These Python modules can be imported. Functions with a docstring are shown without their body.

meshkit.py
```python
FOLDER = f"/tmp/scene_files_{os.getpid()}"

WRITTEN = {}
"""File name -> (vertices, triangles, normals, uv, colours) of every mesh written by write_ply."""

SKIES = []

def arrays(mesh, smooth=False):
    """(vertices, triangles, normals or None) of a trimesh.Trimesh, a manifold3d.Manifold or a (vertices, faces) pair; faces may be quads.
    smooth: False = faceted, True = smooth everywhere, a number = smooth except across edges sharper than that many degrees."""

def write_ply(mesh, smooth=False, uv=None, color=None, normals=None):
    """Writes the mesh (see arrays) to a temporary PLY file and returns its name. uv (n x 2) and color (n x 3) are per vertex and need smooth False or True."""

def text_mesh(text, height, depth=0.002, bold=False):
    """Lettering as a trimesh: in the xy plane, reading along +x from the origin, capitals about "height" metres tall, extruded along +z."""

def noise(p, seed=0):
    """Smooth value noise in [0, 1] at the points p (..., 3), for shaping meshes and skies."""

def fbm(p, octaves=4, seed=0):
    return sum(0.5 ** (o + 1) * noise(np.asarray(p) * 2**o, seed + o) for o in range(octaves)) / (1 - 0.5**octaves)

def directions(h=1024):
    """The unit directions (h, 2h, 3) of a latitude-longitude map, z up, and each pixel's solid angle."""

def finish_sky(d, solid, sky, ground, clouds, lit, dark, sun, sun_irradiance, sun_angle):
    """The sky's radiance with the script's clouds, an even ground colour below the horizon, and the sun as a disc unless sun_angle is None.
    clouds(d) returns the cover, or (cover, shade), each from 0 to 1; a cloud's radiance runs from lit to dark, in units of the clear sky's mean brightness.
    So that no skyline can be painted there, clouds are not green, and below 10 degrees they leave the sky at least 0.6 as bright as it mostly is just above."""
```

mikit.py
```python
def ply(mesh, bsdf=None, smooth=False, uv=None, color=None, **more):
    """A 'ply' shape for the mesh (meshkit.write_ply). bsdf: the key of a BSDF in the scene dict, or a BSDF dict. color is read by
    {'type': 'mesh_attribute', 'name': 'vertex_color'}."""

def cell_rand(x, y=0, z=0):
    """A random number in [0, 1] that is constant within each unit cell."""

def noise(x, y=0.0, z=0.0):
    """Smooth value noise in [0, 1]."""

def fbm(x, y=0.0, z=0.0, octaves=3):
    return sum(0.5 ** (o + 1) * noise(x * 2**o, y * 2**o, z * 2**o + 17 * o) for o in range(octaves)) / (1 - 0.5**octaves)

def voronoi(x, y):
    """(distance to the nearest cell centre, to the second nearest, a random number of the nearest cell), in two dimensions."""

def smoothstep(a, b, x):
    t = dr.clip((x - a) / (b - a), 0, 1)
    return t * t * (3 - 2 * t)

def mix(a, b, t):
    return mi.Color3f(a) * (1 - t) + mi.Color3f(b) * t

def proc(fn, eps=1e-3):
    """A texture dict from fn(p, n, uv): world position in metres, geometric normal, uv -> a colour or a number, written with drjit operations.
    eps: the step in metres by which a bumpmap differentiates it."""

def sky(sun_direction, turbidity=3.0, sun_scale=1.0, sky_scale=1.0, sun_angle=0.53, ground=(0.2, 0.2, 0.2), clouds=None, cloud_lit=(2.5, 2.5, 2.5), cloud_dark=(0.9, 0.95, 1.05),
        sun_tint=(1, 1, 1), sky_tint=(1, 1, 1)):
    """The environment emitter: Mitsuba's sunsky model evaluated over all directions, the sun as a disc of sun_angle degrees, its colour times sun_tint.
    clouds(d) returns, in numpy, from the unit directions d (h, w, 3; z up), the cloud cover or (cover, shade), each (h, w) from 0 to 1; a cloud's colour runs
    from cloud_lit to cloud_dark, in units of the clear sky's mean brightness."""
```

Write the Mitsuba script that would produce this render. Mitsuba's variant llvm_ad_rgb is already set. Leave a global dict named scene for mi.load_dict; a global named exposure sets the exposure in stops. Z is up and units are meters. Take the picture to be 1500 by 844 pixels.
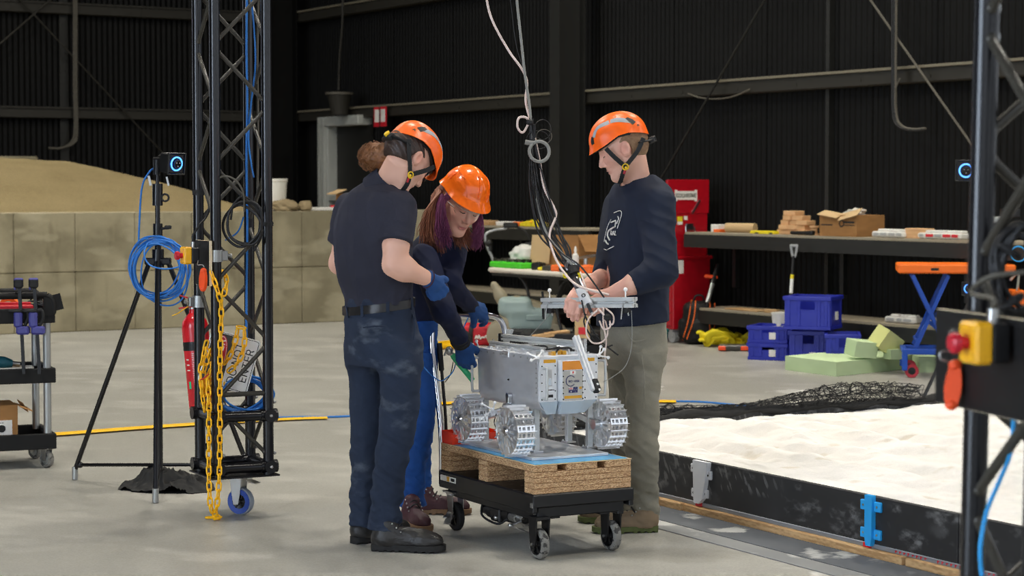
import math, random
import numpy as np, trimesh, mitsuba as mi, mikit, meshkit
import manifold3d as m3
import drjit as dr
from mikit import proc, noise, fbm, voronoi, cell_rand, smoothstep, mix

T = mi.ScalarTransform4f
scene, labels = {'type': 'scene'}, {}
exposure = 0.32

# ---- camera: eye 1.52 m above the slab, long lens, tilted down a little
FPX, EYE, TILT = 3000.0, 1.52, math.atan(0.049)
CT, ST = math.cos(TILT), math.sin(TILT)
scene['camera'] = {'type': 'thinlens', 'fov': 2 * math.degrees(math.atan(750 / FPX)), 'fov_axis': 'x', 'near_clip': 0.1, 'far_clip': 200.0,
                   'aperture_radius': 0.0065, 'focus_distance': 8.7,
                   'to_world': T().look_at(origin=[0, 0, EYE], target=[0, CT, EYE - ST], up=[0, 0, 1])}

# ---- light: warm-white high-bay lamps under the roof, bluish daylight through a big glazed roller door to the left behind the camera,
# and overcast sky over the open end of the hall behind the camera
DOOR_RGB = (6.6, 7.7, 9.2)
scene['sky'] = mikit.sky((0.2, -0.6, 0.7), sun_scale=0.0, sky_scale=9.5, clouds=lambda d: (np.full(d.shape[:2], 0.93), 0.25 + 0.25 * d[..., 2]),
                         cloud_lit=(1.0, 1.03, 1.08), cloud_dark=(0.8, 0.87, 0.97), ground=(0.2, 0.2, 0.2))
LAMPS = [(-3.6, 7.6), (3.6, 7.6), (-3.6, 13.5), (3.4, 13.5), (-2.6, 19.5), (1.9, 18.6), (-6.4, 19.0), (7.0, 10.5), (0.0, 10.4)]
LAMP_Z, LAMP_R, LAMP_RGB = 7.6, 0.34, (114.0, 108.0, 95.0)


def lin(*c):
    c = c[0] if len(c) == 1 else c
    return [((x / 255 + 0.055) / 1.055) ** 2.4 if x > 10 else x / 255 / 12.92 for x in c]


# ---- materials
def mat(name, c, rough=0.5, metal=0.0, spec=0.5, bump=None, bscale=1.0, tex=None, raw=False, **more):
    """One BSDF of the scene under this name; c is sRGB 0-255; tex or bump are fn(p, n, uv)."""
    b = {'type': 'principled', 'base_color': tex if isinstance(tex, dict) else proc(tex) if tex else {'type': 'rgb', 'value': lin(c)}, 'roughness': rough, 'metallic': metal, 'specular': spec, **more}
    if bump:
        b = {'type': 'bumpmap', 'arbitrary': proc(bump, 2e-3), 'scale': bscale, 'bsdf': b}
    scene['m_' + name] = b if raw else {'type': 'twosided', 'bsdf': b}
    return name


def C(*c):
    return mi.Color3f(*lin(*c))


# ---- pixel of the 1500 x 844 photograph -> point: at forward distance d, or at height z
def ray(u, v):
    a, b = (u - 750) / FPX, (422 - v) / FPX
    return np.array([a, CT + b * ST, -ST + b * CT])


def W(u, v, d):
    r = ray(u, v)
    return np.array([0, 0, EYE]) + r * (d / r[1])


def G(u, v, z=0.0):
    r = ray(u, v)
    return np.array([0, 0, EYE]) + r * ((z - EYE) / r[2])


def px(p):
    """The other way round (for measuring only)."""
    q = np.asarray(p, float) - [0, 0, EYE]
    f, up = q[1] * CT - q[2] * ST, q[1] * ST + q[2] * CT
    return 750 + FPX * q[0] / f, 422 - FPX * up / f


A = np.array


def nrm(v):
    v = np.asarray(v, float)
    return v / (np.linalg.norm(v) + 1e-12)


def frame(x=None, z=None, hint=(0, 0, 1)):
    """Columns of a rotation with the given x or z axis."""
    if x is not None:
        x = nrm(x); h = A(hint, float)
        y = np.cross(h, x)
        if np.linalg.norm(y) < 1e-6: y = np.cross([0, 1, 0], x)
        y = nrm(y)
        return np.stack([x, y, np.cross(x, y)], 1)
    z = nrm(z)
    x = np.cross(hint, z)
    if np.linalg.norm(x) < 1e-6: x = np.cross([0, 1, 0], z)
    x = nrm(x)
    return np.stack([x, np.cross(z, x), z], 1)


def rotz(deg):
    a = math.radians(deg)
    return A([[math.cos(a), -math.sin(a), 0], [math.sin(a), math.cos(a), 0], [0, 0, 1.0]])


def catmull(pts, n=8, closed=False):
    p = np.asarray(pts, float)
    q = np.vstack([p[-1:], p, p[:2]]) if closed else np.vstack([2 * p[0] - p[1], p, 2 * p[-1] - p[-2]])
    out = []
    for i in range(len(q) - 3):
        for t in np.arange(n) / n:
            a, b, c, d = q[i:i + 4]
            out.append(0.5 * (2 * b + (c - a) * t + (2 * a - 5 * b + 4 * c - d) * t * t + (3 * b - a - 3 * c + d) * t ** 3))
    if not closed: out.append(p[-1])
    return A(out)


class MB:
    """Collects shapes of one mesh. R, o: frame in which later points are given."""

    def __init__(s, o=(0, 0, 0), R=None):
        s.v, s.f, s.n, s.o, s.R = [], [], 0, A(o, float), np.eye(3) if R is None else R

    def add(s, v, f):
        v, f = np.asarray(v, float), np.asarray(f, int)
        if f.shape[1] == 4: f = np.vstack([f[:, [0, 1, 2]], f[:, [0, 2, 3]]])
        s.v.append(v @ s.R.T + s.o); s.f.append(f + s.n); s.n += len(v)
        return s

    def tm(s, m):
        if hasattr(m, 'to_mesh'):
            q = m.to_mesh(); return s.add(q.vert_properties[:, :3], q.tri_verts)
        return s.add(m.vertices, m.faces)

    def box(s, c, size, R=None, bev=0.0):
        h = A(size, float) / 2
        b = min(bev, h.min() * 0.95)
        if b > 0:
            S = A([[x, y, z] for x in (-1, 1) for y in (-1, 1) for z in (-1, 1)], float)
            pts = np.vstack([S * (h - [0, b, b]), S * (h - [b, 0, b]), S * (h - [b, b, 0])])
            m = m3.Manifold.hull_points(pts).to_mesh()
            v, f = m.vert_properties[:, :3].astype(float), m.tri_verts
        else:
            v = A([[x, y, z] for x in (-1, 1) for y in (-1, 1) for z in (-1, 1)], float) * h
            f = A([[0, 1, 3, 2], [4, 6, 7, 5], [0, 4, 5, 1], [2, 3, 7, 6], [0, 2, 6, 4], [1, 5, 7, 3]])
        if R is not None: v = v @ A(R).T
        return s.add(v + A(c, float), f)

    def span(s, lo, hi, bev=0.0):
        lo, hi = A(lo, float), A(hi, float)
        return s.box((lo + hi) / 2, np.abs(hi - lo), bev=bev)

    def bar(s, p0, p1, w, h=None, hint=(0, 0, 1), bev=0.0, ext=0.0):
        """A bar with rectangular section, w across and h along the hint."""
        p0, p1 = A(p0, float), A(p1, float)
        return s.box((p0 + p1) / 2, (np.linalg.norm(p1 - p0) + 2 * ext, w, h or w), frame(x=p1 - p0, hint=hint), bev)

    def cyl(s, p0, p1, r, r2=None, n=12, cap=True):
        p0, p1 = A(p0, float), A(p1, float)
        r2 = r if r2 is None else r2
        R = frame(z=p1 - p0)
        a = np.arange(n) * 2 * np.pi / n
        ring = np.stack([np.cos(a), np.sin(a), a * 0], 1)
        v = [p0 + (ring * r) @ R.T, p1 + (ring * r2) @ R.T]
        i = np.arange(n); j = (i + 1) % n
        f = [np.stack([i, j, j + n], 1), np.stack([i, j + n, i + n], 1)]
        if cap:
            v += [[p0], [p1]]
            f += [np.stack([j, i, i * 0 + 2 * n], 1), np.stack([i + n, j + n, i * 0 + 2 * n + 1], 1)]
        return s.add(np.vstack(v), np.vstack(f))

    def tube(s, pts, r, n=8, closed=False, cap=True, flat=None, hint=None):
        """A swept tube; r a number or one per point; flat = (width, height) makes a strap."""
        p = np.asarray(pts, float); m = len(p)
        t = (np.roll(p, -1, 0) - np.roll(p, 1, 0)) if closed else np.gradient(p, axis=0)
        t /= np.linalg.norm(t, axis=1, keepdims=True) + 1e-12
        r = np.broadcast_to(r, (m,))
        a0 = A(hint, float) if hint is not None else A([0, 0, 1.0]) if abs(t[0, 2]) < 0.9 else A([1.0, 0, 0])
        x = nrm(a0 - t[0] * (a0 @ t[0]))
        ang = np.arange(n) * 2 * np.pi / n + (np.pi / n if n == 4 else 0)
        cs, sn = np.cos(ang), np.sin(ang)
        if n == 4: cs, sn = cs * 1.4142, sn * 1.4142
        fw, fh = flat or (1, 1)
        V = []
        for k in range(m):
            if hint is not None: x = A(hint, float)
            x = nrm(x - t[k] * (x @ t[k]))
            y = np.cross(t[k], x)
            V.append(p[k] + r[k] * (cs[:, None] * fw * y + sn[:, None] * fh * x))
        V = np.vstack(V)
        K = m if closed else m - 1
        i, j = np.meshgrid(np.arange(K), np.arange(n), indexing='ij')
        i2 = (i + 1) % m; j2 = (j + 1) % n
        F = np.stack([i * n + j, i * n + j2, i2 * n + j2, i2 * n + j], -1).reshape(-1, 4)
        F = np.vstack([F[:, [0, 1, 2]], F[:, [0, 2, 3]]])
        F = F[:, ::-1]
        if cap and not closed:
            V = np.vstack([V, p[:1], p[-1:]])
            jj = np.arange(n); kk = (jj + 1) % n
            F = np.vstack([F, np.stack([jj, kk, jj * 0 + m * n], 1), np.stack([kk + (m - 1) * n, jj + (m - 1) * n, jj * 0 + m * n + 1], 1)])
        return s.add(V, F)

    def lathe(s, prof, o=(0, 0, 0), axis=(0, 0, 1), n=24, R=None):
        """prof: (radius, height) pairs, turned about the axis through o."""
        pr = np.asarray(prof, float); m = len(pr)
        R = frame(z=axis) if R is None else R
        a = np.arange(n) * 2 * np.pi / n
        V = np.stack([pr[:, None, 0] * np.cos(a), pr[:, None, 0] * np.sin(a), np.broadcast_to(pr[:, None, 1], (m, n))], -1).reshape(-1, 3)
        i, j = np.meshgrid(np.arange(m - 1), np.arange(n), indexing='ij'); j2 = (j + 1) % n
        F = np.stack([i * n + j, i * n + j2, (i + 1) * n + j2, (i + 1) * n + j], -1).reshape(-1, 4)
        return s.add(V @ R.T + A(o, float), F)

    def sph(s, c, r, sub=2, R=None):
        m = trimesh.creation.icosphere(sub, 1.0)
        v = m.vertices * r
        if R is not None: v = v @ A(R).T
        return s.add(v + A(c, float), m.faces)

    def prism(s, poly, R, o, depth, holes=()):
        """A polygon in the x, y of R, pushed along the z of R from o by depth."""
        cs = m3.CrossSection([np.asarray(poly, float)], m3.FillRule.EvenOdd) if not holes else m3.CrossSection([np.asarray(poly, float)] + [np.asarray(h, float) for h in holes], m3.FillRule.EvenOdd)
        m = m3.Manifold.extrude(cs, depth).to_mesh()
        return s.add(m.vert_properties[:, :3] @ A(R).T + A(o, float), m.tri_verts)

    def torus(s, c, axis, R, r, n=32, k=8):
        a = np.arange(n) * 2 * np.pi / n; Q = frame(z=axis)
        return s.tube(A(c, float) + np.stack([np.cos(a) * R, np.sin(a) * R, a * 0], 1) @ Q.T, r, k, closed=True, hint=nrm(axis))

    def text(s, txt, h, o, x, y, depth=0.0015, bold=False, center=True):
        m = meshkit.text_mesh(txt, h, depth, bold)
        v = np.array(m.vertices)
        if center: v[:, :2] -= (v[:, :2].max(0) + v[:, :2].min(0)) / 2
        x, y = nrm(x), nrm(y)
        return s.add(v @ np.stack([x, y, np.cross(x, y)], 1).T + A(o, float), m.faces)

    def mesh(s):
        return np.vstack(s.v), np.vstack(s.f)


SEEN = {}


def key_of(name, parent=None):
    k = f'{parent}__{name}' if parent else name
    i = SEEN.get(k, 0); SEEN[k] = i + 1
    return k if i == 0 else f'{k}_{i:03d}'


def say(key, label=None, cat=None, group=None, kind=None):
    d = labels.setdefault(key, {})
    for a, b in (('label', label), ('category', cat), ('group', group), ('kind', kind)):
        if b: d[a] = b
    return key


def thing(name, label, cat, group=None, kind=None):
    return say(key_of(name), label, cat, group, kind)


def put(name, m, mt, parent=None, smooth=30, label=None, cat=None, group=None, kind=None, color=None, **more):
    k = key_of(name, parent)
    if isinstance(m, MB): m = m.mesh()
    scene[k] = mikit.ply(m, 'm_' + mt, smooth=smooth, color=color, **more)
    if label or cat or group or kind: say(k, label, cat, group, kind)
    return k


def puts(name, m, mt, parent=None, **k):
    """Every shape collected in m becomes an entry of its own."""
    at = 0
    for v, f in zip(m.v, m.f):
        put(name, (v, f - at), mt, parent, **k); at += len(v)


def copy(name, src, parent=None, M=None, mt=None, **l):
    k = key_of(name, parent)
    scene[k] = dict(scene[src])
    if M is not None: scene[k]['to_world'] = T(np.asarray(M).tolist())
    if mt: scene[k]['bsdf'] = {'type': 'ref', 'id': 'm_' + mt}
    if l: say(k, **l)
    return k


def M4(o=(0, 0, 0), R=None):
    m = np.eye(4); m[:3, 3] = o
    if R is not None: m[:3, :3] = R
    return m


# ---- signed distance modelling for bodies, cloth and soft things
def d_cone(p, a, b, ra, rb=None):
    a, b = A(a, float), A(b, float); rb = ra if rb is None else rb
    ba = b - a
    t = np.clip(((p - a) @ ba) / max(ba @ ba, 1e-9), 0, 1)
    return np.linalg.norm(p - a - t[:, None] * ba, axis=1) - (ra + (rb - ra) * t)


def d_ell(p, c, r, R=None):
    q = p - A(c, float)
    if R is not None: q = q @ A(R)
    r = A(r, float)
    k0 = np.linalg.norm(q / r, axis=1); k1 = np.linalg.norm(q / (r * r), axis=1) + 1e-9
    return k0 * (k0 - 1) / k1


def d_box(p, c, h, R=None, r=0.0):
    q = p - A(c, float)
    if R is not None: q = q @ A(R)
    q = np.abs(q) - (A(h, float) - r)
    return np.linalg.norm(np.maximum(q, 0), axis=1) + np.minimum(q.max(1), 0) - r


def smin(a, b, k):
    h = np.maximum(k - np.abs(a - b), 0) / k
    return np.minimum(a, b) - h * h * k * 0.25


def union(ds, k=0.02):
    out = ds[0]
    for d in ds[1:]: out = smin(out, d, k)
    return out


def surf(fn, lo, hi, h):
    """Surface nets of fn(points) = 0."""
    lo, hi = A(lo, float), A(hi, float)
    n = np.ceil((hi - lo) / h).astype(int) + 1
    ax = [lo[i] + np.arange(n[i]) * h for i in range(3)]
    P = np.stack(np.meshgrid(*ax, indexing='ij'), -1).reshape(-1, 3)
    D = np.concatenate([fn(q) for q in np.array_split(P, max(1, len(P) // 200000))]).reshape(n)
    S = D < 0
    cells = n - 1
    acc = np.zeros((*cells, 3)); cnt = np.zeros(cells)
    sl = lambda o: tuple(slice(o[i], o[i] + cells[i]) for i in range(3))
    cor = [(a, b, c) for a in (0, 1) for b in (0, 1) for c in (0, 1)]
    for a in cor:
        for k in range(3):
            if a[k]: continue
            b = list(a); b[k] = 1
            da, db = D[sl(a)], D[sl(b)]
            x = (da < 0) != (db < 0)
            t = np.where(x, da / np.where(x, da - db, 1), 0)
            for c in range(3):
                acc[..., c] += np.where(x, a[c] + (t if c == k else 0), 0)
            cnt += x
    has = cnt > 0
    idx = -np.ones(cells, int); idx[has] = np.arange(has.sum())
    g = np.stack(np.nonzero(has), 1)
    V = lo + h * (g + acc[has] / cnt[has][:, None])
    Fs = []
    for k in range(3):
        i, j = [(1, 2), (2, 0), (0, 1)][k]
        a = [slice(1, cells[q]) for q in range(3)]; a[k] = slice(0, cells[k])
        b = list(a); b[k] = slice(1, cells[k] + 1)
        s0, s1 = S[tuple(a)], S[tuple(b)]
        e = np.stack(np.nonzero(s0 != s1), 1)
        if not len(e): continue
        flip = s1[tuple(e.T)]
        off = np.ones(3, int); off[k] = 0
        e = e + off
        def cell(di, dj):
            q = e.copy(); q[:, i] -= di; q[:, j] -= dj
            return idx[tuple(q.T)]
        quad = np.stack([cell(1, 1), cell(0, 1), cell(0, 0), cell(1, 0)], 1)
        quad[flip] = quad[flip][:, ::-1]
        Fs.append(quad)
    F = np.vstack(Fs)
    F = np.vstack([F[:, [0, 1, 2]], F[:, [0, 2, 3]]])
    return V, F


def sdf_mesh(fn, pts, pad, h):
    pts = np.asarray(pts, float)
    return surf(fn, pts.min(0) - pad, pts.max(0) + pad, h)


def npn(P, s, seed=0, o=3):
    """Noise around zero for displacing."""
    return meshkit.fbm(np.asarray(P) * s, o, seed) - 0.5


# ---- directions of the hall: r runs along the long wall towards us, a across to it
RW, AW = A([0.5216, -0.8532, 0]), A([0.8532, 0.5216, 0])
CORNER = A([-3.09, 28.95, 0])
RH = np.stack([AW, -RW, A([0, 0, 1.0])], 1)
# ================= surfaces of the hall
def conc(p, n, uv):
    a = fbm(p.x * 0.55, p.y * 0.55, 3.0, 4); b = fbm(p.x * 2.3 + p.y * 0.7, p.y * 3.1, 7.0, 4); g = noise(p.x * 160, p.y * 160, 1.0)
    c = mix(lin(164, 162, 154), lin(148, 146, 138), smoothstep(0.35, 0.7, a))
    c = mix(c, C(192, 189, 180), smoothstep(0.5, 0.8, b) * 0.3)
    c = mix(c, C(120, 116, 106), smoothstep(0.66, 0.82, fbm(p.x * 1.3 + 40, p.y * 1.3, 2.0, 5)) * 0.5)
    d = smoothstep(0.55, 0.72, fbm(p.x * 9, p.y * 5, 4.0, 4))
    for x, y, r in ((1.02, 9.15, .38), (1.42, 8.2, .4), (1.62, 7.75, .35), (1.0, 15.6, .3), (2.1, 15.2, .25)):
        e = dr.sqrt(dr.square(p.x - x) + dr.square(p.y - y)) / r + 1.1 * (fbm(p.x * 8 + x, p.y * 8, 5.0, 3) - 0.5)
        c = mix(c, C(222, 221, 216), (1 - smoothstep(0.45, 0.75, e)) * (0.35 + 0.45 * d))
    return c * (0.93 + 0.14 * g)


mat('concrete_floor', None, 0.42, spec=0.35, tex=conc, bump=lambda p, n, uv: fbm(p.x * 30, p.y * 30, 0, 3), bscale=0.0012)


def cast(p, n, uv):
    a = fbm(p.x * 1.7 + p.y, p.z * 2.2, 5.0, 4); b = fbm(p.x * 9, p.z * 3, p.y * 9, 3)
    c = mix(lin(160, 151, 125), lin(132, 124, 101), smoothstep(0.35, 0.68, a))
    c = mix(c, C(112, 104, 82), smoothstep(0.58, 0.8, b) * 0.45)
    c = mix(c, C(186, 178, 152), smoothstep(0.55, 0.75, fbm(p.x * 3 + 9, p.z * 7, 2.0, 3)) * 0.4)
    return c * (0.94 + 0.12 * noise(p.x * 120, p.y * 120, p.z * 120))


mat('cast_concrete', None, 0.9, spec=0.2, tex=cast, bump=lambda p, n, uv: fbm(p.x * 25, p.y * 25, p.z * 25, 3), bscale=0.004)
mat('pile_sand', None, 0.95, spec=0.1, tex=lambda p, n, uv: mix(lin(168, 151, 113), lin(146, 129, 93), fbm(p.x * 2, p.y * 2, p.z * 6, 4)) * (0.9 + 0.2 * noise(p.x * 90, p.y * 90, p.z * 90)),
    bump=lambda p, n, uv: fbm(p.x * 14, p.y * 14, p.z * 14, 4), bscale=0.012)
mat('black_cladding', (12, 12, 11), 0.6, spec=0.18)
mat('girt_steel', (44, 42, 36), 0.55, spec=0.4)
mat('column_steel', (26, 26, 23), 0.5)
mat('dark_roof', (60, 60, 60), 0.7)
mat('galvanised', (176, 178, 176), 0.42, metal=0.85)
mat('lamplit_lip', (112, 106, 90), 0.6)  # girt steel in a paler tone: lamp light on the rail edges, painted in
mat('black_cable', (26, 26, 27), 0.5)
mat('dusty_cable', (84, 80, 70), 0.6)
mat('sign_red', (196, 30, 44), 0.5)
mat('white_paint', (228, 226, 220), 0.5)
mat('grey_frame', (168, 170, 164), 0.45)
scene['m_lamp_light'] = {'type': 'diffuse', 'reflectance': {'type': 'rgb', 'value': 0.6}}

put('floor', MB().span((-16, -9, -0.25), (16, 32, 0)), 'concrete_floor', smooth=False, kind='structure')


def wl(t, z, off=0.0):      # long back wall on the left: t metres from the corner, off metres into the hall
    return CORNER - AW * t + RW * off + A([0, 0, z])


def wr(s, z, off=0.0):      # long wall on the right: s metres from the corner
    return CORNER + RW * s - AW * off + A([0, 0, z])


def hit(u, v, o, n):
    q = ray(u, v); e = A([0, 0, EYE])
    return e + q * (((o - e) @ n) / (q @ n))


def on_r(u, v, off=0.0):
    q = hit(u, v, wr(0, 0, off), AW) - CORNER
    return q @ RW, q[2]


def on_l(u, v, off=0.0):
    q = hit(u, v, wl(0, 0, off), RW) - CORNER
    return -(q @ AW), q[2]


PITCH, SHEET = 0.0762, 10
xs = np.arange(SHEET * 8 + 1) / 8 * PITCH
prof = np.stack([xs, 0.008 * np.cos(xs / PITCH * 2 * np.pi)], 1)
v = np.vstack([np.c_[prof, prof[:, 0] * 0], np.c_[prof, prof[:, 0] * 0 + 9.0]])
i = np.arange(len(prof) - 1)
sheet = (v, np.stack([i, i + 1, i + 1 + len(prof), i + len(prof)], 1))
first = None
for side, dirv, nv, cnt, bow in (('wall_right', RW, -AW, 26, 0), ('wall_left', -AW, RW, 14, 0)):
    b = MB()
    o0 = CORNER - nv * 0.06
    b.bar(o0 + A([0, 0, 4.5]), o0 + dirv * (cnt * SHEET * PITCH) + A([0, 0, 4.5]), 0.05, 9.0)
    put(side, b, 'black_cladding', smooth=False, kind='structure')
    for k in range(cnt):
        R = np.stack([dirv, nv, A([0, 0, 1.0])], 1)
        o = CORNER + dirv * (k * SHEET * PITCH) + nv * (0.005 * (k % 2))
        if first is None:
            first = put('cladding_sheet', sheet, 'black_cladding', side, smooth=40); scene[first]['to_world'] = T(M4(o, R).tolist())
        else:
            copy('cladding_sheet', first, side, M4(o, R))
put('ceiling', MB().span((-16, -3, 8.95), (16, 32, 9.05)), 'dark_roof', smooth=False, kind='structure')

# girts (horizontal rails on the walls)
for z in (2.57, 3.94):
    for side, fn, L in (('wall_right', wr, 19.8), ('wall_left', wl, 10.6)):
        m = MB()
        m.bar(fn(0, z - 0.07, 0.10), fn(L, z - 0.07, 0.10), 0.14, 0.14, bev=0.01)
        q = np.arange(0.5, L - .2, 0.9)
        for s in q:
            m.cyl(fn(s, z - 0.09, 0.16), fn(s, z - 0.09, 0.178), 0.014, n=6)
        g = put('girt', m, 'girt_steel', side)
        put('lip', MB().bar(fn(0, z - 0.003, 0.185), fn(L, z - 0.003, 0.185), 0.035, 0.024), 'lamplit_lip' if side == 'wall_right' else 'girt_steel', g, smooth=False)  # right-wall lip is coloured as if lit from above; left-wall lip stays plain


def icol(name, s, fl, dep, parent, fn=wr, mt='column_steel'):
    m = MB()
    m.bar(fn(s, 4.5, 0.19 + dep), fn(s, 4.5, 0.19 + dep + 0.016), 9.0, fl, hint=RW)
    m.bar(fn(s, 4.5, 0.2), fn(s, 4.5, 0.2 + 0.016), 9.0, fl, hint=RW)
    m.bar(fn(s, 4.5, 0.2), fn(s, 4.5, 0.19 + dep), 9.0, 0.012, hint=RW)
    put(name, m, mt, parent, smooth=False)


icol('column', on_r(816, 250, 0.5)[0], 0.19, 0.33, 'wall_right')
icol('column', 0.45, 0.25, 0.4, 'wall_right', mt='black_cladding')
m = MB(); s = on_r(1209, 100, 0.1)[0]
m.bar(wr(s, 0, 0.03), wr(s, 9, 0.03), 0.09, 0.05, hint=RW)
put('post', m, 'column_steel', 'wall_right', smooth=False)
m = MB(); t = on_l(103, 100, 0.3)[0]
m.bar(wl(t, 0, 0.03), wl(t, 9, 0.03), 0.12, 0.05, hint=RW)
put('post', m, 'column_steel', 'wall_left', smooth=False)


def rod(fn, on, a, b, off, side, mt, r=0.012):
    (s0, z0), (s1, z1) = on(*a, off), on(*b, off)
    p0, p1 = fn(s0, z0, off), fn(s1, z1, off)
    d = p1 - p0
    put('brace_rod', MB().cyl(p0 - d * 0.15, p1 + d * 0.15, r, n=8), mt, side)


rod(wr, on_r, (1275, 0), (1425, 214), 0.25, 'wall_right', 'dusty_cable', 0.011)
rod(wr, on_r, (1120, 0), (972, 255), 0.25, 'wall_right', 'column_steel', 0.012)
rod(wl, on_l, (0, 64), (76, -2), 0.25, 'wall_left', 'girt_steel', 0.014)
rod(wl, on_l, (30, 0), (232, 217), 0.25, 'wall_left', 'girt_steel', 0.012)


def wall_path(fn, on, pts, off, n=8):
    out = []
    for u, v in pts:
        s, z = on(u, v, off); out.append(fn(s, z, off))
    return catmull(out, n)


# cables and fittings on the walls
h = thing('hanging_wall_cable', 'bundle of dark cables hanging down the black wall and hooking left above the sand heap', 'cable')
for k in range(3):
    put('cable', MB().tube(wall_path(wl, on_l, [(108 + 2 * k, -440), (108 + 2 * k, -200), (108 + 2 * k, -8), (108 + 2 * k, 120), (109 + 2 * k, 190), (103 + 3 * k, 209), (88, 217), (74 - 1.5 * k, 217)], 0.26), 0.012 + 0.002 * k, 7), 'dusty_cable', h)
h = thing('hanging_wall_cable', 'bundle of dark cables running down the black wall and hooking right, beyond the lift table', 'cable')
for k in range(3):
    put('cable', MB().tube(wall_path(wr, on_r, [(1307 + 3 * k, -700), (1307 + 3 * k, -300), (1307 + 3 * k, -8), (1307 + 2.6 * k, 100), (1308 + 2.6 * k, 165), (1315 + 3 * k, 184), (1333 + 2 * k, 191 - k), (1356, 190 - k)], 0.27), 0.011, 7), ('black_cable', 'black_cable', 'dusty_cable')[k], h)
put('cable', MB().tube(wall_path(wr, on_r, [(1318, 115), (1312, 130), (1311, 150), (1312, 165)], 0.3), 0.007, 6), 'dusty_cable', h)
h = put('sagging_cable', MB().tube(wall_path(wr, on_r, [(1008, 137), (1025, 143), (1050, 145), (1075, 141), (1098, 131)], 0.2), 0.008, 6), 'dusty_cable', label='thin cable sagging under the wall rail above the red tool cabinet', cat='cable')

# door frame with dark door leaf, safety sign, old wall lamp
s0, z1 = on_r(490, 173); s1 = on_r(531, 173)[0] + 0.35
m = MB()
m.bar(wr(s0 + .1, 0, .12), wr(s0 + .1, z1, .12), 0.26, 0.2, hint=-AW, bev=.01)
m.bar(wr(s0 + .03, 0, .2), wr(s0 + .03, z1, .2), 0.05, 0.12, hint=-AW)
m.bar(wr(s0 + .16, 0, .2), wr(s0 + .16, z1, .2), 0.03, 0.12, hint=-AW)
m.bar(wr(s0, z1 - .06, .14), wr(s1, z1 - .06, .14), 0.22, 0.13, bev=.01)
put('door_1', m, 'grey_frame', smooth=False, kind='structure')
m = MB(); m.bar(wr(s0 + .2, z1 / 2, .05), wr(s1, z1 / 2, .05), 0.06, z1 - .1)
put('door_leaf', m, 'column_steel', 'door_1', smooth=False)
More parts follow.
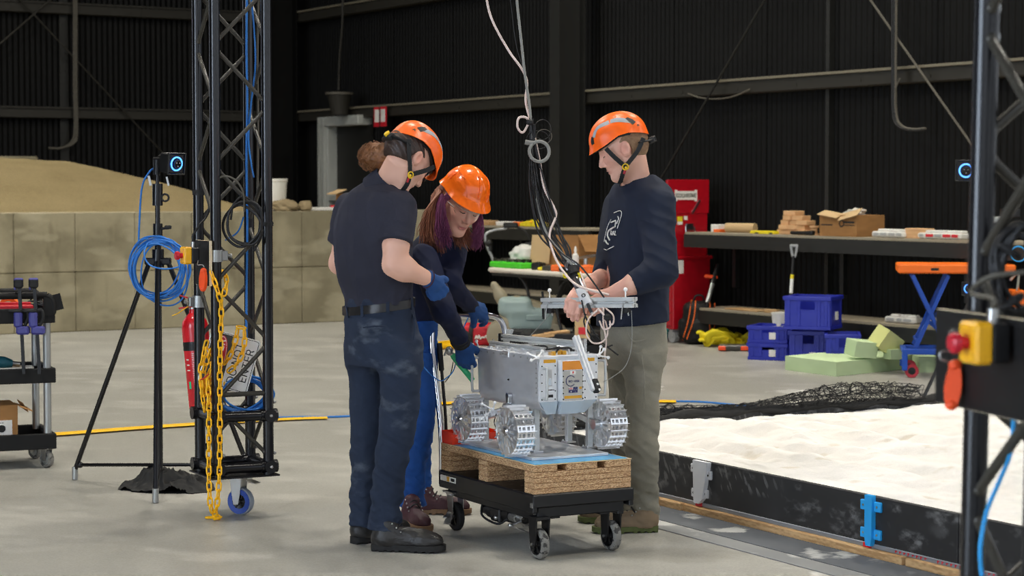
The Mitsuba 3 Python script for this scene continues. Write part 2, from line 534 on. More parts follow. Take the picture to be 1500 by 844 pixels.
m = MB(); m.bar(wr(s0 + .22, 1.38, .16), wr(s1, 1.38, .16), 0.1, 0.06)
put('push_bar', m, 'grey_frame', 'door_1')
sg = thing('hose_reel_sign', 'small red sign with two white panels on the black wall', 'sign')
(a0, z0), (a1, z1b) = on_r(548, 157, .24), on_r(566, 185, .24)
m = MB(); m.bar(wr(a0, (z0 + z1b) / 2, .24), wr(a1, (z0 + z1b) / 2, .24), 0.01, z0 - z1b)
put('plate', m, 'sign_red', sg, smooth=False)
for k in (0.27, 0.76):
    a = a0 + (a1 - a0) * k
    m = MB(); m.bar(wr(a - .055, z0 - .115, .248), wr(a + .055, z0 - .115, .248), 0.004, 0.16)
    put('panel', m, 'white_paint', sg, smooth=False)
m = MB(); a = (a0 + a1) / 2; m.bar(wr(a - .012, (z0 + z1b) / 2, .248), wr(a + .012, (z0 + z1b) / 2, .248), .004, z0 - z1b)
put('divider', m, 'black_cable', sg, smooth=False)
wlp = thing('wall_lamp', 'old dark bell shaped lamp on the black wall above the grey door', 'lamp')
s, z = on_r(497, 150, .35); c = wr(s, z, .35)
put('hood', MB().lathe([(.13, .1), (.16, .1), (.155, .07), (.12, -.1), (.11, -.16), (0, -.16)], c, n=16), 'girt_steel', wlp)
put('rim', MB().lathe([(.145, .13), (.185, .13), (.185, .1), (.145, .1)], c, n=16), 'dusty_cable', wlp)
put('pipe', MB().tube(wall_path(wr, on_r, [(502, -450), (502, -200), (502, -5), (501, 40), (497, 90), (496, 132)], .35), .014, 7), 'girt_steel', wlp)

# ================= retaining wall of cast blocks with the sand heap behind it
RB = A([-3.75, 22.1, 0])
rwall = thing('retaining_wall', 'low wall of two courses of grey cast concrete blocks in front of the sand heap', 'wall')
rng = random.Random(3)
for c in range(2):
    for k in range(-9, 7):
        L, H = 0.66, 0.63
        x0 = -1.0 + k * L
        x1 = min(x0 + L, 4.1)
        m = MB()
        o = RB + AW * ((x0 + x1) / 2) + A([0, 0, c * H + H / 2]) - RW * (0.3 + rng.uniform(-.008, .008))
        m.bar(o - AW * ((x1 - x0) / 2 - .0015), o + AW * ((x1 - x0) / 2 - .0015), 0.6, H - .004, bev=0.009)
        put('concrete_block', m, 'cast_concrete', rwall, smooth=False)
nx, ny = 110, 50
X, Y = np.meshgrid(np.linspace(-6.5, 3.7, nx), np.linspace(0.0, 4.2, ny), indexing='ij')
ridge = np.interp(X, [-6.5, -3.4, -2.2, -1.2, -0.2, 0.4, 0.9, 1.4, 1.9, 4], [1.55, 1.78, 1.9, 1.9, 1.84, 1.72, 1.6, 1.42, 1.22, 1.15])
P = np.stack([X, Y, X * 0], -1)
Z = 1.22 + (ridge - 1.22) * np.clip(np.sin(np.clip(Y / 2.1, 0, 1.0) * np.pi / 2), 0, 1) ** 0.9 - 0.15 * np.clip(Y - 2.1, 0, 9) + 0.05 * npn(P, 1.1) * np.clip(Y * 2, 0, 1) + 0.02 * npn(P, 6)
V = (RB + X[..., None] * AW - (Y[..., None] + .63) * RW); V[..., 2] = Z
I, J = np.meshgrid(np.arange(nx - 1), np.arange(ny - 1), indexing='ij')
Fq = np.stack([I * ny + J, (I + 1) * ny + J, (I + 1) * ny + J + 1, I * ny + J + 1], -1).reshape(-1, 4)
put('sand_heap', (V.reshape(-1, 3), Fq), 'pile_sand', smooth=True, label='big heap of beige sand behind the concrete block wall', cat='sand heap', kind='stuff')
m = MB(); a = W(-40, 262, 25.6); m.bar(a, W(50, 262, 25.9), 0.6, 0.56, bev=.02)
put('concrete_slab', m, 'cast_concrete', smooth=False, label='grey concrete block rising behind the sand heap at its back', cat='block')

# small things on top of the block wall
TOP = 1.262


def rt(u, off=0.3):     # a point on the wall's top at image column u
    q = hit(u, 300, RB - RW * off, RW); q[2] = TOP
    return q


mat('white_plastic', (225, 222, 210), 0.45)
mat('rock', (150, 132, 100), 0.9)
mat('cardboard', None, 0.85, spec=0.2, tex=lambda p, n, uv: mix(lin(168, 124, 78), lin(146, 104, 62), fbm(p.x * 12, p.y * 12, p.z * 30, 3)))
mat('cardboard_pale', (196, 166, 122), 0.85)
b = rt(402, .43); b[2] = TOP
bk = thing('plastic_bucket', 'white plastic bucket on the concrete wall beside the truss tower', 'bucket')
put('body', MB().lathe([(0, 0.002), (.125, .002), (.142, .3), (.142, .36), (.132, .36), (.12, .03)], b), 'white_plastic', bk)
put('rim', MB().lathe([(.145, .36), (.152, .355), (.152, .33), (.143, .325)], b), 'white_plastic', bk)


def lump(c, r, seed, amp=0.35, R=None):
    m = trimesh.creation.icosphere(3, 1.0); v = np.array(m.vertices)
    v = v * (1 + amp * npn(v, 1.6, seed)[:, None] * 2)
    v = v * r
    if R is not None: v = v @ R.T
    return v + A(c, float), np.array(m.faces)


put('rock', lump(rt(418, .14) + [0, 0, .05], (.16, .12, .075), 4), 'rock', smooth=35, label='larger brown rock lying on the concrete wall before the white bucket', cat='rock')
put('rock', lump(rt(447, .14) + [0, 0, .05], (.075, .07, .065), 9), 'rock', smooth=35, label='small brown rock on the concrete wall, right of the larger rock', cat='rock')
m = MB(); o = rt(472, .36) + [0, 0, .012]
m.box(o, (.42, .3, .02), RH); m.box(o + [.03, .02, .016], (.3, .2, .012), rotz(40))
put('paper_stack', m, 'white_paint', smooth=False, label='flat pile of white sheets on the concrete wall behind the man in the polo shirt', cat='paper')
put('red_marker', MB().cyl(o + [.09, .05, .03], o + [.23, .12, .03], .015), 'sign_red', label='short red tube lying on the white sheets', cat='tube')
bx = thing('open_carton', 'small open cardboard carton on the concrete wall before the grey door', 'box')
o = rt(513, .35) + [0, 0, .095]
put('body', MB().box(o, (.26, .22, .19), RH), 'cardboard', bx, smooth=False)
m = MB(); m.box(o + RH @ A([-.19, -.03, .115]), (.16, .22, .006), RH @ trimesh.transformations.rotation_matrix(-.35, [0, 1, 0])[:3, :3])
put('flap', m, 'cardboard_pale', bx, smooth=False)

# high-bay lamps under the roof, outside the view; they light the hall
for x, y in LAMPS:
    l = thing('high_bay_lamp', 'round high-bay lamp hanging under the roof, out of the picture', 'lamp', 'high-bay lamps')
    put('hood', MB().lathe([(.05, .3), (.1, .3), (LAMP_R + .03, .02), (LAMP_R + .03, -.02), (LAMP_R + .01, -.02)], (x, y, LAMP_Z)), 'dark_roof', l)
    put('rod', MB().cyl((x, y, LAMP_Z + .28), (x, y, 8.95), .015, n=6), 'dark_roof', l)
    v, f = MB().lathe([(0.001, 0), (LAMP_R, 0)], (x, y, LAMP_Z - .01), n=20).mesh()
    put('diffuser', (v, f), 'lamp_light', l, smooth=False)
    scene[f'{l}__diffuser']['emitter'] = {'type': 'area', 'radiance': {'type': 'rgb', 'value': list(LAMP_RGB)}}

# daylight: tall glazed roller door in the side wall, out of the picture to the left behind the camera
DX, DY0, DY1, DZ0, DZ1 = -8.6, -3.4, 2.4, .3, 4.9
m = MB()
for y in np.linspace(DY0, DY1, 4): m.bar((DX + .03, y, 0), (DX + .03, y, DZ1), .12, .12)
for z in (DZ0, (DZ0 + DZ1) / 2, DZ1): m.bar((DX + .03, DY0, z), (DX + .03, DY1, z), .1, .1)
put('door_2', m, 'girt_steel', smooth=False, kind='structure')
v, f = A([[DX, DY0, DZ0], [DX, DY1, DZ0], [DX, DY1, DZ1], [DX, DY0, DZ1]]), A([[0, 1, 2], [0, 2, 3]])
put('daylight_glazing', (v, f), 'lamp_light', 'door_2', smooth=False)
scene['door_2__daylight_glazing']['emitter'] = {'type': 'area', 'radiance': {'type': 'rgb', 'value': list(DOOR_RGB)}}
m = MB()
for y0, y1, z0, z1 in ((-9, DY0, 0, 9), (DY1, 14, 0, 9), (DY0, DY1, DZ1, 9), (DY0, DY1, 0, DZ0)): m.span((DX - .1, y0, z0), (DX - .02, y1, z1))
put('wall_side', m, 'black_cladding', smooth=False, kind='structure')
# ================= lift trolley, pallet and rover in the middle
E1, E2, K0 = A([-.472, .8816, 0]), A([.8816, .472, 0]), A([.088, 8.29, 0])      # along the trolley (away), across it (right), near corner
KR = np.stack([E1, E2, A([0, 0, 1.0])], 1) * A([1, 1, 1.0])
KRL = np.stack([E2, E1, A([0, 0, 1.0])], 1)


def Q(a, b, z):
    return K0 + E1 * a + E2 * b + A([0, 0, z])


def loc(p):      # trolley coordinates of a point
    q = np.asarray(p, float) - K0
    return A([q @ E1, q @ E2, q[2]])


class TB(MB):     # boxes given by spans in trolley coordinates
    def __init__(s):
        super().__init__(K0, KR)


mat('black_steel', (19, 19, 20), 0.4, spec=0.4)
mat('black_deck', None, 0.45, tex=lambda p, n, uv: mix(lin(24, 24, 25), lin(150, 146, 140), smoothstep(0.62, 0.8, fbm(p.x * 22, p.y * 60, p.z * 20, 4)) * 0.55))
mat('chrome', (225, 225, 228), 0.07, metal=1.0)
mat('zinc', (188, 188, 186), 0.3, metal=0.95)
mat('tyre_grey', None, 0.8, tex=lambda p, n, uv: mix(lin(120, 118, 112), lin(60, 58, 55), smoothstep(0.5, 0.65, fbm(p.x * 60, p.y * 60, p.z * 60, 3))))
mat('black_rubber', (24, 24, 25), 0.7)
mat('aluminium', (222, 224, 226), 0.22, metal=1.0)
mat('bright_aluminium', (240, 241, 242), 0.2, metal=0.82)
mat('satin_panel', None, 0.42, metal=0.6, tex=lambda p, n, uv: mix(lin(226, 227, 230), lin(200, 200, 202), fbm(p.x * 14, p.y * 14, p.z * 22, 4)), bump=lambda p, n, uv: fbm(p.x * 9, p.y * 9, p.z * 6, 3), bscale=0.010)
mat('painted_alu', (224, 226, 228), 0.38, metal=0.25)
mat('plate_grey', (184, 181, 174), 0.4, metal=0.3)
mat('pale_facet', (196, 206, 214), 0.4, metal=0.3)
mat('extrusion', (196, 198, 196), 0.42, metal=0.35)
mat('kapton', (228, 140, 20), 0.25, spec=0.7, clearcoat=0.6)
mat('gold_strip', (216, 158, 40), 0.35)
mat('marker_white', (240, 240, 238), 0.5)
mat('blue_sheet', (92, 168, 214), 0.3, spec=0.5)
mat('tray_red', (226, 58, 22), 0.4)
mat('navy_print', (34, 36, 86), 0.5)
mat('red_print', (205, 40, 50), 0.5)
mat('yellow_paint', (238, 184, 18), 0.4)


def chip(p, n, uv):
    a = noise(p.x * 210, p.y * 210, p.z * 230)
    c = mix(lin(198, 162, 122), lin(160, 122, 86), smoothstep(0.3, 0.7, a))
    c = mix(c, C(222, 192, 152), smoothstep(0.62, 0.8, noise(p.x * 150, p.y * 150, p.z * 300 + 5)))
    return mix(c, C(104, 74, 48), smoothstep(0.66, 0.82, noise(p.x * 170 + 9, p.y * 170, p.z * 330)) * 0.7)


mat('chipboard', None, 0.8, spec=0.2, tex=chip)
mat('pale_ply', (205, 180, 140), 0.7)

cart = thing('lift_trolley', 'black scissor lift trolley with chrome push handle, carrying the rover on a pallet', 'trolley')
L, Wd = .868, .473
m = TB(); m.span((0, 0, .255), (L, Wd, .268), .004)
put('deck', m, 'black_deck', cart)
m = TB()
m.span((-.002, -.004, .192), (L, .018, .266), .004); m.span((-.002, Wd - .018, .192), (L, Wd + .004, .266), .004)
m.span((-.004, -.004, .214), (.014, Wd + .004, .267), .004); m.span((L - .014, -.004, .2), (L + .004, Wd + .004, .267), .004)
put('skirt', m, 'black_steel', cart)
m = TB()
m.span((.02, .03, .168), (.06, Wd - .03, .213), .004)
m.span((.02, .03, .155), (L - .02, .06, .192), .004); m.span((.02, Wd - .06, .155), (L - .02, Wd - .03, .192), .004); m.span((L - .06, .03, .155), (L - .02, Wd - .03, .19), .004)
m.span((.03, .1, .16), (L - .1, .14, .19)); m.span((.03, Wd - .14, .16), (L - .1, Wd - .1, .19))
put('base_frame', m, 'black_steel', cart)
m = TB(); m.span((.0, -.006, .215), (.02, -.003, .235))
m.cyl((.035, .028, .19), (.035, .02, .19), .009)
puts('pivot_bolt', m, 'zinc', cart)
# pump, spring and pedal below
m = TB(); m.cyl((.3, .07, .14), (.5, .07, .135), .035, n=14); m.span((.36, .03, .1), (.44, .06, .16), .006); m.cyl((.48, .07, .135), (.56, .07, .13), .022)
put('pump', m, 'black_steel', cart)
a = np.linspace(0, 7 * 2 * np.pi, 90)
m = TB(); m.tube(np.stack([.24 + a / a[-1] * .09, .06 + .018 * np.cos(a), .135 + .018 * np.sin(a)], 1), .0032, 5)
put('spring', m, 'zinc', cart)
m = TB(); m.tube(catmull([(.55, .05, .16), (.5, .02, .12), (.42, .01, .105), (.34, .02, .1), (.3, .04, .125)], 6), .005, 6)
put('hose', m, 'black_rubber', cart)
m = TB(); m.torus((.17, .03, .1), (0, .4, 1), .035, .003, 20, 5); m.cyl((.2, .05, .13), (.2, .0, .115), .006); m.sph((.2, .0, .115), .011, 1); m.sph((.33, .0, .13), .01, 1)
puts('pedal_linkage', m, 'zinc', cart)


def wheel(a, b, r, w, parent, face=-1, tread='tyre_grey'):
    o = Q(a, b, r)
    wk = put('wheel', MB().lathe([(r - .018, -w / 2 - .001), (r - .006, -w / 2), (r, -w / 2 + .006), (r, w / 2 - .006), (r - .006, w / 2), (r - .018, w / 2 + .001)], o, E2, 36), tread, parent, label='grey tyre on a black hub')
    m = MB().lathe([(0, -w / 2 + .004), (.014, -w / 2 + .003), (.018, -w / 2 + .01), (r - .026, -w / 2 + .008), (r - .02, -w / 2 - .003), (r - .017, -w / 2 - .003), (r - .017, w / 2 + .003), (r - .026, w / 2 - .008), (.018, w / 2 - .01), (0, w / 2 - .003)], o, E2, 28)
    for q in range(5):
        t = q * 2 * np.pi / 5 + .3
        d = E1 * math.cos(t) + A([0, 0, math.sin(t)])
        m.bar(o + d * .015 - E2 * (w / 2 - .006), o + d * (r - .02) - E2 * (w / 2 - .006), .012, .012, hint=E2)
    put('hub', m, 'black_steel', wk)
    put('axle_bolt', MB().cyl(o - E2 * (w / 2 + .022), o + E2 * (w / 2 + .022), .006, n=8), 'zinc', wk)


for u, vv in ((790, 819), (895, 806)):
    c = loc(G(u, vv))
    a, b = c[0], c[1]
    wheel(a, b, .063, .034, cart)
    m = TB()
    for sgn in (-1, 1):
        y = b + sgn * .03
        m.prism([(-.034, .105), (.034, .105), (.024, 0), (.012, -.022), (-.012, -.022), (-.024, 0)], np.stack([A([1.0, 0, 0]), A([0, 0, 1.0]), A([0, -1.0, 0])], 1), (a, y + .003, .07), .006)
    m.span((a - .034, b - .033, .166), (a + .034, b + .033, .176))
    put('fork', m, 'black_steel', cart)
for b in (.06, Wd - .06):
    a = loc(G(668, 777))[0] if b < .2 else .83
    b = loc(G(668, 777))[1] if b < .2 else b
    wheel(a, b, .063, .03, cart, tread='black_rubber')
    m = TB()
    for sgn in (-1, 1):
        m.prism([(-.02, .1), (.035, .1), (.03, .05), (.014, -.014), (-.014, -.014), (-.02, .02)], np.stack([A([1.0, 0, 0]), A([0, 0, 1.0]), A([0, -1.0, 0])], 1), (a, b + sgn * .026 + .002, .066), .004)
    m.cyl((a + .01, b, .16), (a + .01, b, .172), .04); m.span((a - .045, b - .04, .168), (a + .055, b + .04, .176))
    m.bar((a - .005, b - .03, .085), (a - .05, b - .07, .04), .03, .004); m.bar((a - .02, b - .05, .075), (a - .05, b - .08, .07), .02, .004)
    put('caster_fork', m, 'zinc', cart, smooth=20)
hp = [Q(.885, .02, .2), Q(.89, .02, .42), Q(.935, .02, .62), Q(.985, .02, .8), Q(1.0, .035, .9), Q(1.005, .09, .935), Q(1.005, .2, .938), Q(1.005, .33, .935), Q(1.0, .385, .9), Q(.985, .40, .8), Q(.935, .40, .62), Q(.89, .40, .42), Q(.885, .40, .2)]
put('push_handle', MB().tube(catmull(hp, 8), .0135, 14), 'chrome', cart, smooth=True)
m = MB(); m.tube(catmull([Q(.905, .05, .2), Q(.905, .05, .45), Q(.95, .055, .66), Q(.985, .06, .78)], 6), .007, 8); m.cyl(Q(.965, .058, .7), Q(.995, .062, .82), .012)
put('release_lever', m, 'black_rubber', cart)
m = MB(); m.torus(Q(1.005, .13, .9), E2, .045, .008, 18, 6)
put('cable_tie_hook', m, 'black_rubber', cart)
m = TB(); m.span((L - .17, -.0065, .226), (L - .02, -.004, .25)); put('maker_plate', m, 'white_paint', cart, smooth=False)
m = TB(); m.span((L - .11, -.0075, .228), (L - .085, -.0055, .249)); put('plate_panel', m, 'gold_strip', cart, smooth=False)
m = TB().span((L - .16, -.0075, .232), (L - .125, -.0055, .245))
put('plate_print', m, 'black_rubber', cart, smooth=False)

# pallet of chipboard
pal = thing('chipboard_pallet', 'low pallet of stacked chipboard under the rover, standing on the black trolley', 'pallet')
P0, P1, B0, B1 = .006, .862, .005, .468
for k, (a0, a1) in enumerate(((P0, .088), (.42, .5), (.78, P1))):
    for j in range(4):
        m = TB(); dz = .0225
        e = [.0, .0015, -.001, .001][j]
        m.span((a0 + e, B0 + e, .269 + j * dz), (a1 + e, B1 + e, .269 + j * dz + dz - .001), .0015)
        put('bearer_board', m, 'chipboard', pal, smooth=False)
for b0, b1 in ((B0, .115), (.16, .305), (.345, B1)):
    m = TB(); m.span((P0, b0, .3595), (P1, b1, .386), .002); put('top_plank', m, 'chipboard', pal, smooth=False)
m = TB(); m.span((P0 - .002, B0 - .002, .3865), (P1, B1 + .002, .3895)); put('cover_sheet', m, 'pale_ply', pal, smooth=False)
m = TB(); m.span((.012, .012, .3897), (.84, .455, .3922), .001)
put('blue_mat', m, 'blue_sheet', smooth=False, label='thin glossy light blue sheet lying on the chipboard pallet under the metal plate', cat='mat')

# base plate with the posts that carry the rover
pn = loc(G(779, 671, .405)); pr = loc(G(896, 664, .405))
pa0, pb0, pb1 = pn[0], pn[1], min(pr[1], .452)
stand = thing('rover_stand', 'flat aluminium plate with square upright posts that hold the rover above the trolley', 'stand')
m = TB(); m.span((pa0, pb0, .393), (pa0 + .68, pb1, .405), .0015); put('base_plate', m, 'satin_panel', stand)
ZB = .585
posts = [(785, 662), (863, 656), (833, 648), (711, 645), (779, 636)]
PST = [loc(G(u, v, .406)) for u, v in posts]
for a, b, _ in PST:
    m = TB(); m.span((a - .0125, b - .0125, .405), (a + .0125, b + .0125, ZB + .02), .002)
    put('post', m, 'extrusion', stand)
    m = TB(); m.span((a - .024, b - .024, .4052), (a + .024, b + .024, .412), .001); m.cyl((a - .018, b - .018, .41), (a - .018, b - .018, .418), .004, n=6); m.cyl((a + .018, b - .018, .41), (a + .018, b - .018, .418), .004, n=6)
    put('foot_bracket', m, 'aluminium', stand, smooth=20)
for a, b, n_ in ((.79, .06, 0), (.80, .17, 1)):
    t = thing('red_tray', ('open red plastic tray on the pallet at the foot of the chrome handle', 'red plastic tray behind the far wheel of the rover')[n_], 'tray')
    m = TB(); x, y = .05, .06
    m.span((a - x, b - y, .3925), (a + x, b + y, .396)); m.span((a - x, b - y, .3925), (a - x + .003, b + y, .43)); m.span((a + x - .003, b - y, .3925), (a + x, b + y, .448)); m.span((a - x, b - y, .3925), (a + x, b - y + .003, .445)); m.span((a - x, b + y - .003, .3925), (a + x, b + y, .445))
    put('body', m, 'tray_red', t, smooth=False)
    m = TB(); m.span((a - x - .004, b - y - .004, .43), (a - x + .001, b + y + .004, .436)); put('lip', m, 'tray_red', t, smooth=False)

# ---------------- rover
rov = thing('rover', 'silver four-wheeled planetary rover with spoked metal wheels, held up on posts', 'rover')
f0 = loc(G(790, 523, .817)); r0 = loc(G(696, 507, .822))
RA0, RB0 = f0[0], f0[1]; RA1 = RA0 + .56; RB1 = RB0 + .285; ZT, ZBm = .818, .575
RM = TB
# shell: sides that lean in at the bottom
def shell(a0, a1, b0, b1, zt, zb, tuck, ch):
    pts = []
    for a, s in ((a0, 1), (a1, -1)):
        for b, q in ((b0, 1), (b1, -1)):
            pts += [(a, b, zt), (a, b + q * .006, zb + ch), (a + s * tuck, b + q * .03, zb)]
    return m3.Manifold.hull_points(np.asarray(pts, float))
m = RM(); m.tm(shell(RA0 + .03, RA1, RB0 + .004, RB1 - .004, ZT - .008, ZBm + .012, .03, .05)); put('chassis', m, 'painted_alu', rov, smooth=20)
m = RM()
nseg = 10
zz = np.r_[ZT, ZBm + .07, [ZBm + .07 - .06 * math.sin(t) for t in np.linspace(.2, 1.5, 6)]]
bb = np.r_[RB0 - .003, RB0 + .002, [RB0 + .002 + .045 * (1 - math.cos(t)) for t in np.linspace(.2, 1.5, 6)]]
V = np.vstack([np.stack([np.full(len(zz), a), bb + o, zz], 1) for o in (0, .003) for a in (RA0 + .012, RA1 - .004)])
k = len(zz); i = np.arange(k - 1); ed = []
for x, y in ((0, k), (3 * k, 2 * k)): ed.append(np.stack([i + x, i + 1 + x, i + 1 + y, i + y], 1))
ed.append(np.stack([i, i + 2 * k, i + 1 + 2 * k, i + 1], 1)); ed.append(np.stack([i + k, i + 1 + k, i + 1 + 3 * k, i + 3 * k], 1)); ed.append(A([[0, k, 3 * k, 2 * k]]))
m.add(V, np.vstack(ed)); put('side_panel', m, 'satin_panel', rov, smooth=40, label='large plain satin metal side panel')
m = RM(); m.span((RA0 + .012, RB1 + .001, ZBm + .04), (RA1 - .004, RB1 + .004, ZT)); put('side_panel', m, 'satin_panel', rov, smooth=False)
m = RM()
for t in np.linspace(.04, .96, 9):
    for z in (ZT - .012, ): m.cyl((RA0 + .012 + t * (RA1 - RA0 - .03), RB0 - .0065, z), (RA0 + .012 + t * (RA1 - RA0 - .03), RB0 - .002, z), .0035, n=6)
for z in np.linspace(ZBm + .09, ZT - .03, 7): m.cyl((RA0 + .02, RB0 - .006, z), (RA0 + .02, RB0, z), .003, n=6)
puts('panel_screw', m, 'zinc', rov)
# front end: two flanking facets, raised centre panel, sloping chin
zc = ZBm + .052
def facet(b0, b1, out_, name, mt, zlo=None, zhi=None, inset=.0):
    m = RM()
    pts = [(RA0 + .03, b0 - inset, zhi), (RA0 + .03, b1 + inset, zhi), (RA0 + out_, b0, zhi), (RA0 + out_, b1, zhi), (RA0 + out_, b0, zlo), (RA0 + out_, b1, zlo), (RA0 + .03, b0 - inset, zlo), (RA0 + .03, b1 + inset, zlo)]
    m.tm(m3.Manifold.hull_points(np.asarray(pts, float)))
    put(name, m, mt, rov, smooth=False)
wB = RB1 - RB0
c0, c1 = RB0 + wB * .335, RB0 + wB * .70
facet(RB0 + .004, c0 - .012, .0, 'flank_panel', 'painted_alu', zc, ZT - .004)
facet(c1 + .012, RB1 - .004, .0, 'flank_panel', 'painted_alu', zc, ZT - .004)
facet(c0, c1, -.024, 'centre_panel', 'painted_alu', zc, ZT - .02, .012)
def chin(b0, b1, b0b, b1b, o, mt, ob):
    m = RM(); zl = ZBm - .004
    m.tm(m3.Manifold.hull_points(A([(RA0 + o, b0, zc), (RA0 + o, b1, zc), (RA0 + .04, b0, zc), (RA0 + .04, b1, zc), (RA0 + ob, b0b, zl), (RA0 + ob, b1b, zl), (RA0 + .06, b0b, zl), (RA0 + .06, b1b, zl)], float)))
    put('chin_panel', m, mt, rov, smooth=False)
chin(RB0 + .004, c0 - .006, RB0 + .05, c0 - .001, 0, 'pale_facet', .03)
chin(c1 + .006, RB1 - .004, c1 + .001, RB1 - .05, 0, 'pale_facet', .03)
chin(c0, c1, c0 + .008, c1 - .008, -.024, 'pale_facet', .012)
fx = lambda b, z, o=0: (RA0 - .0245 - o, b, z)
m = RM(); m.span((RA0 - .026, c0 + .002, ZT - .058), (RA0 - .022, c1 - .002, ZT - .022)); put('foil_strip', m, 'kapton', rov, smooth=False, label='orange gold foil strip')
for b0, b1 in ((RB0 + .02, c0 - .018), (c1 + .016, RB1 - .02)):
    m = RM(); m.span((RA0 - .002, b0, ZT - .028), (RA0 + .002, b1, ZT - .014)); put('foil_strip', m, 'gold_strip', rov, smooth=False)
m = RM(); m.span((RA0 - .026, c0 + .01, zc + .012), (RA0 - .022, c1 - .01, zc + .024)); put('foil_strip', m, 'gold_strip', rov, smooth=False)
m = RM(); m.span((RA0 - .0265, c1 - .022, zc + .05), (RA0 - .022, c1 - .01, zc + .06)); put('foil_patch', m, 'gold_strip', rov, smooth=False)
for b0, b1 in ((RB0 + .03, c0 - .03), (c1 + .03, RB1 - .03)):
    m = RM(); m.span((RA0 - .0015, b0, zc + .06), (RA0 + .02, b1, ZT - .05), .006); put('recess_frame', m, 'aluminium', rov)
    m = RM(); m.span((RA0 - .003, b0 + .006, zc + .066), (RA0 + .02, b1 - .006, ZT - .09), .004); put('recess_cover', m, 'pale_facet', rov)
m = RM(); q = RA0 - .0255
for t in np.linspace(0, 1, 6):
    for b in (c0 + .005, c1 - .005): m.cyl((q + .002, b, zc + .01 + t * .12), (q - .002, b, zc + .01 + t * .12), .0028, n=6)
for t in np.linspace(0, 1, 5):
    for b in (RB0 + .012, c0 - .02, c1 + .02, RB1 - .012): m.cyl((RA0 + .001, b, zc + .01 + t * .14), (RA0 - .003, b, zc + .01 + t * .14), .0028, n=6)
puts('front_screw', m, 'black_steel', rov)
m = RM(); m.span((RA0 - .0252, c0 + .004, zc + .003), (RA0 - .0235, c1 - .004, ZT - .06)); put('centre_plate', m, 'plate_grey', rov, smooth=False)
# prints on the front: round logo with lettering, flag, warning marks
cb = (c0 + c1) / 2
m = RM()
t = np.linspace(.7, 5.6, 30)
m.tube(np.stack([t * 0 + q - .001, cb - .012 + .022 * np.cos(t), zc + .086 + .022 * np.sin(t)], 1), .0012, 4)
m.text('RO-VER', .0095, (q - .0012, cb + .004, zc + .084), (0, 1, 0), (0, 0, 1), .0008, True)
put('logo_print', m, 'navy_print', rov, smooth=False, label='dark circle with the lettering RO-VER')
m = RM(); m.span((q - .0012, cb - .021, zc + .036), (q, cb + .021, zc + .060)); fl = put('flag', m, 'navy_print', rov, smooth=False, label='small blue flag with white stars')
m = RM()
def star(b, z, r):
    p = [((r if k % 2 == 0 else r * .45) * math.sin(k * math.pi / 7), (r if k % 2 == 0 else r * .45) * math.cos(k * math.pi / 7)) for k in range(14)]
    m.prism(p, np.stack([A([0, 1.0, 0]), A([0, 0, 1.0]), A([1.0, 0, 0])], 1), (q - .0022, b, z), .001)
star(cb - .0105, zc + .0415, .0034)
for b, z, r in ((.0105, .0395, .0018), (.0105, .0565, .0018), (.0055, .0485, .0018), (.0155, .05, .0018), (.012, .046, .001)): star(cb + b, zc + z, r)
m.bar((q - .0015, cb - .021, zc + .048), (q - .0015, cb, zc + .06), .001, .0022); m.bar((q - .0015, cb - .021, zc + .06), (q - .0015, cb, zc + .048), .001, .0022)
m.span((q - .0020, cb - .0125, zc + .048), (q - .001, cb - .0085, zc + .06)); m.span((q - .0020, cb - .021, zc + .052), (q - .001, cb, zc + .056))
put('star', m, 'white_paint', fl, smooth=False)
m = RM(); m.span((q - .0026, cb - .0115, zc + .048), (q - .0018, cb - .0095, zc + .06)); m.span((q - .0026, cb - .021, zc + .053), (q - .0018, cb, zc + .055)); put('cross', m, 'red_print', fl, smooth=False)
m = RM(); m.span((q - .001, cb - .014, ZT - .078), (q, cb + .012, ZT - .062)); put('label_plate', m, 'white_paint', rov, smooth=False)
m = RM(); m.span((q - .0018, cb - .004, ZT - .074), (q, cb + .003, ZT - .066)); put('label_dot', m, 'red_print', rov, smooth=False)
m = RM(); y = RB0 + .045
m.span((RA0 - .0015, y - .006, zc + .018), (RA0 - .0005, y + .02, zc + .03)); m.span((RA0 - .0015, y - .006, zc + .048), (RA0 - .0005, y + .026, zc + .051))
puts('small_print', m, 'black_steel', rov, smooth=False)
# top deck, rails, electronics
m = RM(); m.span((RA0 + .01, RB0, ZT - .006), (RA1, RB1, ZT), .001); put('top_deck', m, 'painted_alu', rov, smooth=False)
rng = random.Random(5)
m = RM()
for k in range(70):
    a, b = rng.uniform(RA0 + .05, RA1 - .03), rng.uniform(RB0 + .02, RB1 - .02); s = rng.uniform(.006, .018)
    m.span((a - s, b - s, ZT), (a + s, b + s, ZT + rng.uniform(.004, .016)))
for k in range(60):
    a, b = rng.uniform(RA0 + .02, RA1 - .02), rng.choice((RB0 + .012, RB1 - .012, rng.uniform(RB0, RB1))); m.cyl((a, b, ZT), (a, b, ZT + .007), .004, n=6)
put('deck_fittings', m, 'bright_aluminium', rov, smooth=False, kind='stuff')
m = RM()
for k in range(6):
    a, b = rng.uniform(RA0 + .03, RA0 + .12), rng.uniform(RB0 + .05, RB1 - .04); m.cyl((a, b, ZT), (a, b, ZT + .016), .01, n=10)
puts('gold_connector', m, 'gold_strip', rov)
m = RM(); m.tube(catmull([(RA0 + .04, RB0 + .1, ZT + .01), (RA0 + .08, RB0 + .14, ZT + .03), (RA0 + .16, RB0 + .13, ZT + .012), (RA0 + .26, RB0 + .17, ZT + .02), (RA0 + .4, RB0 + .12, ZT + .012)], 6), .004, 6)
m.tube(catmull([(RA0 + .06, RB0 + .2, ZT + .01), (RA0 + .03, RB0 + .15, ZT + .03), (RA0 + .09, RB0 + .08, ZT + .02)], 6), .004, 6)
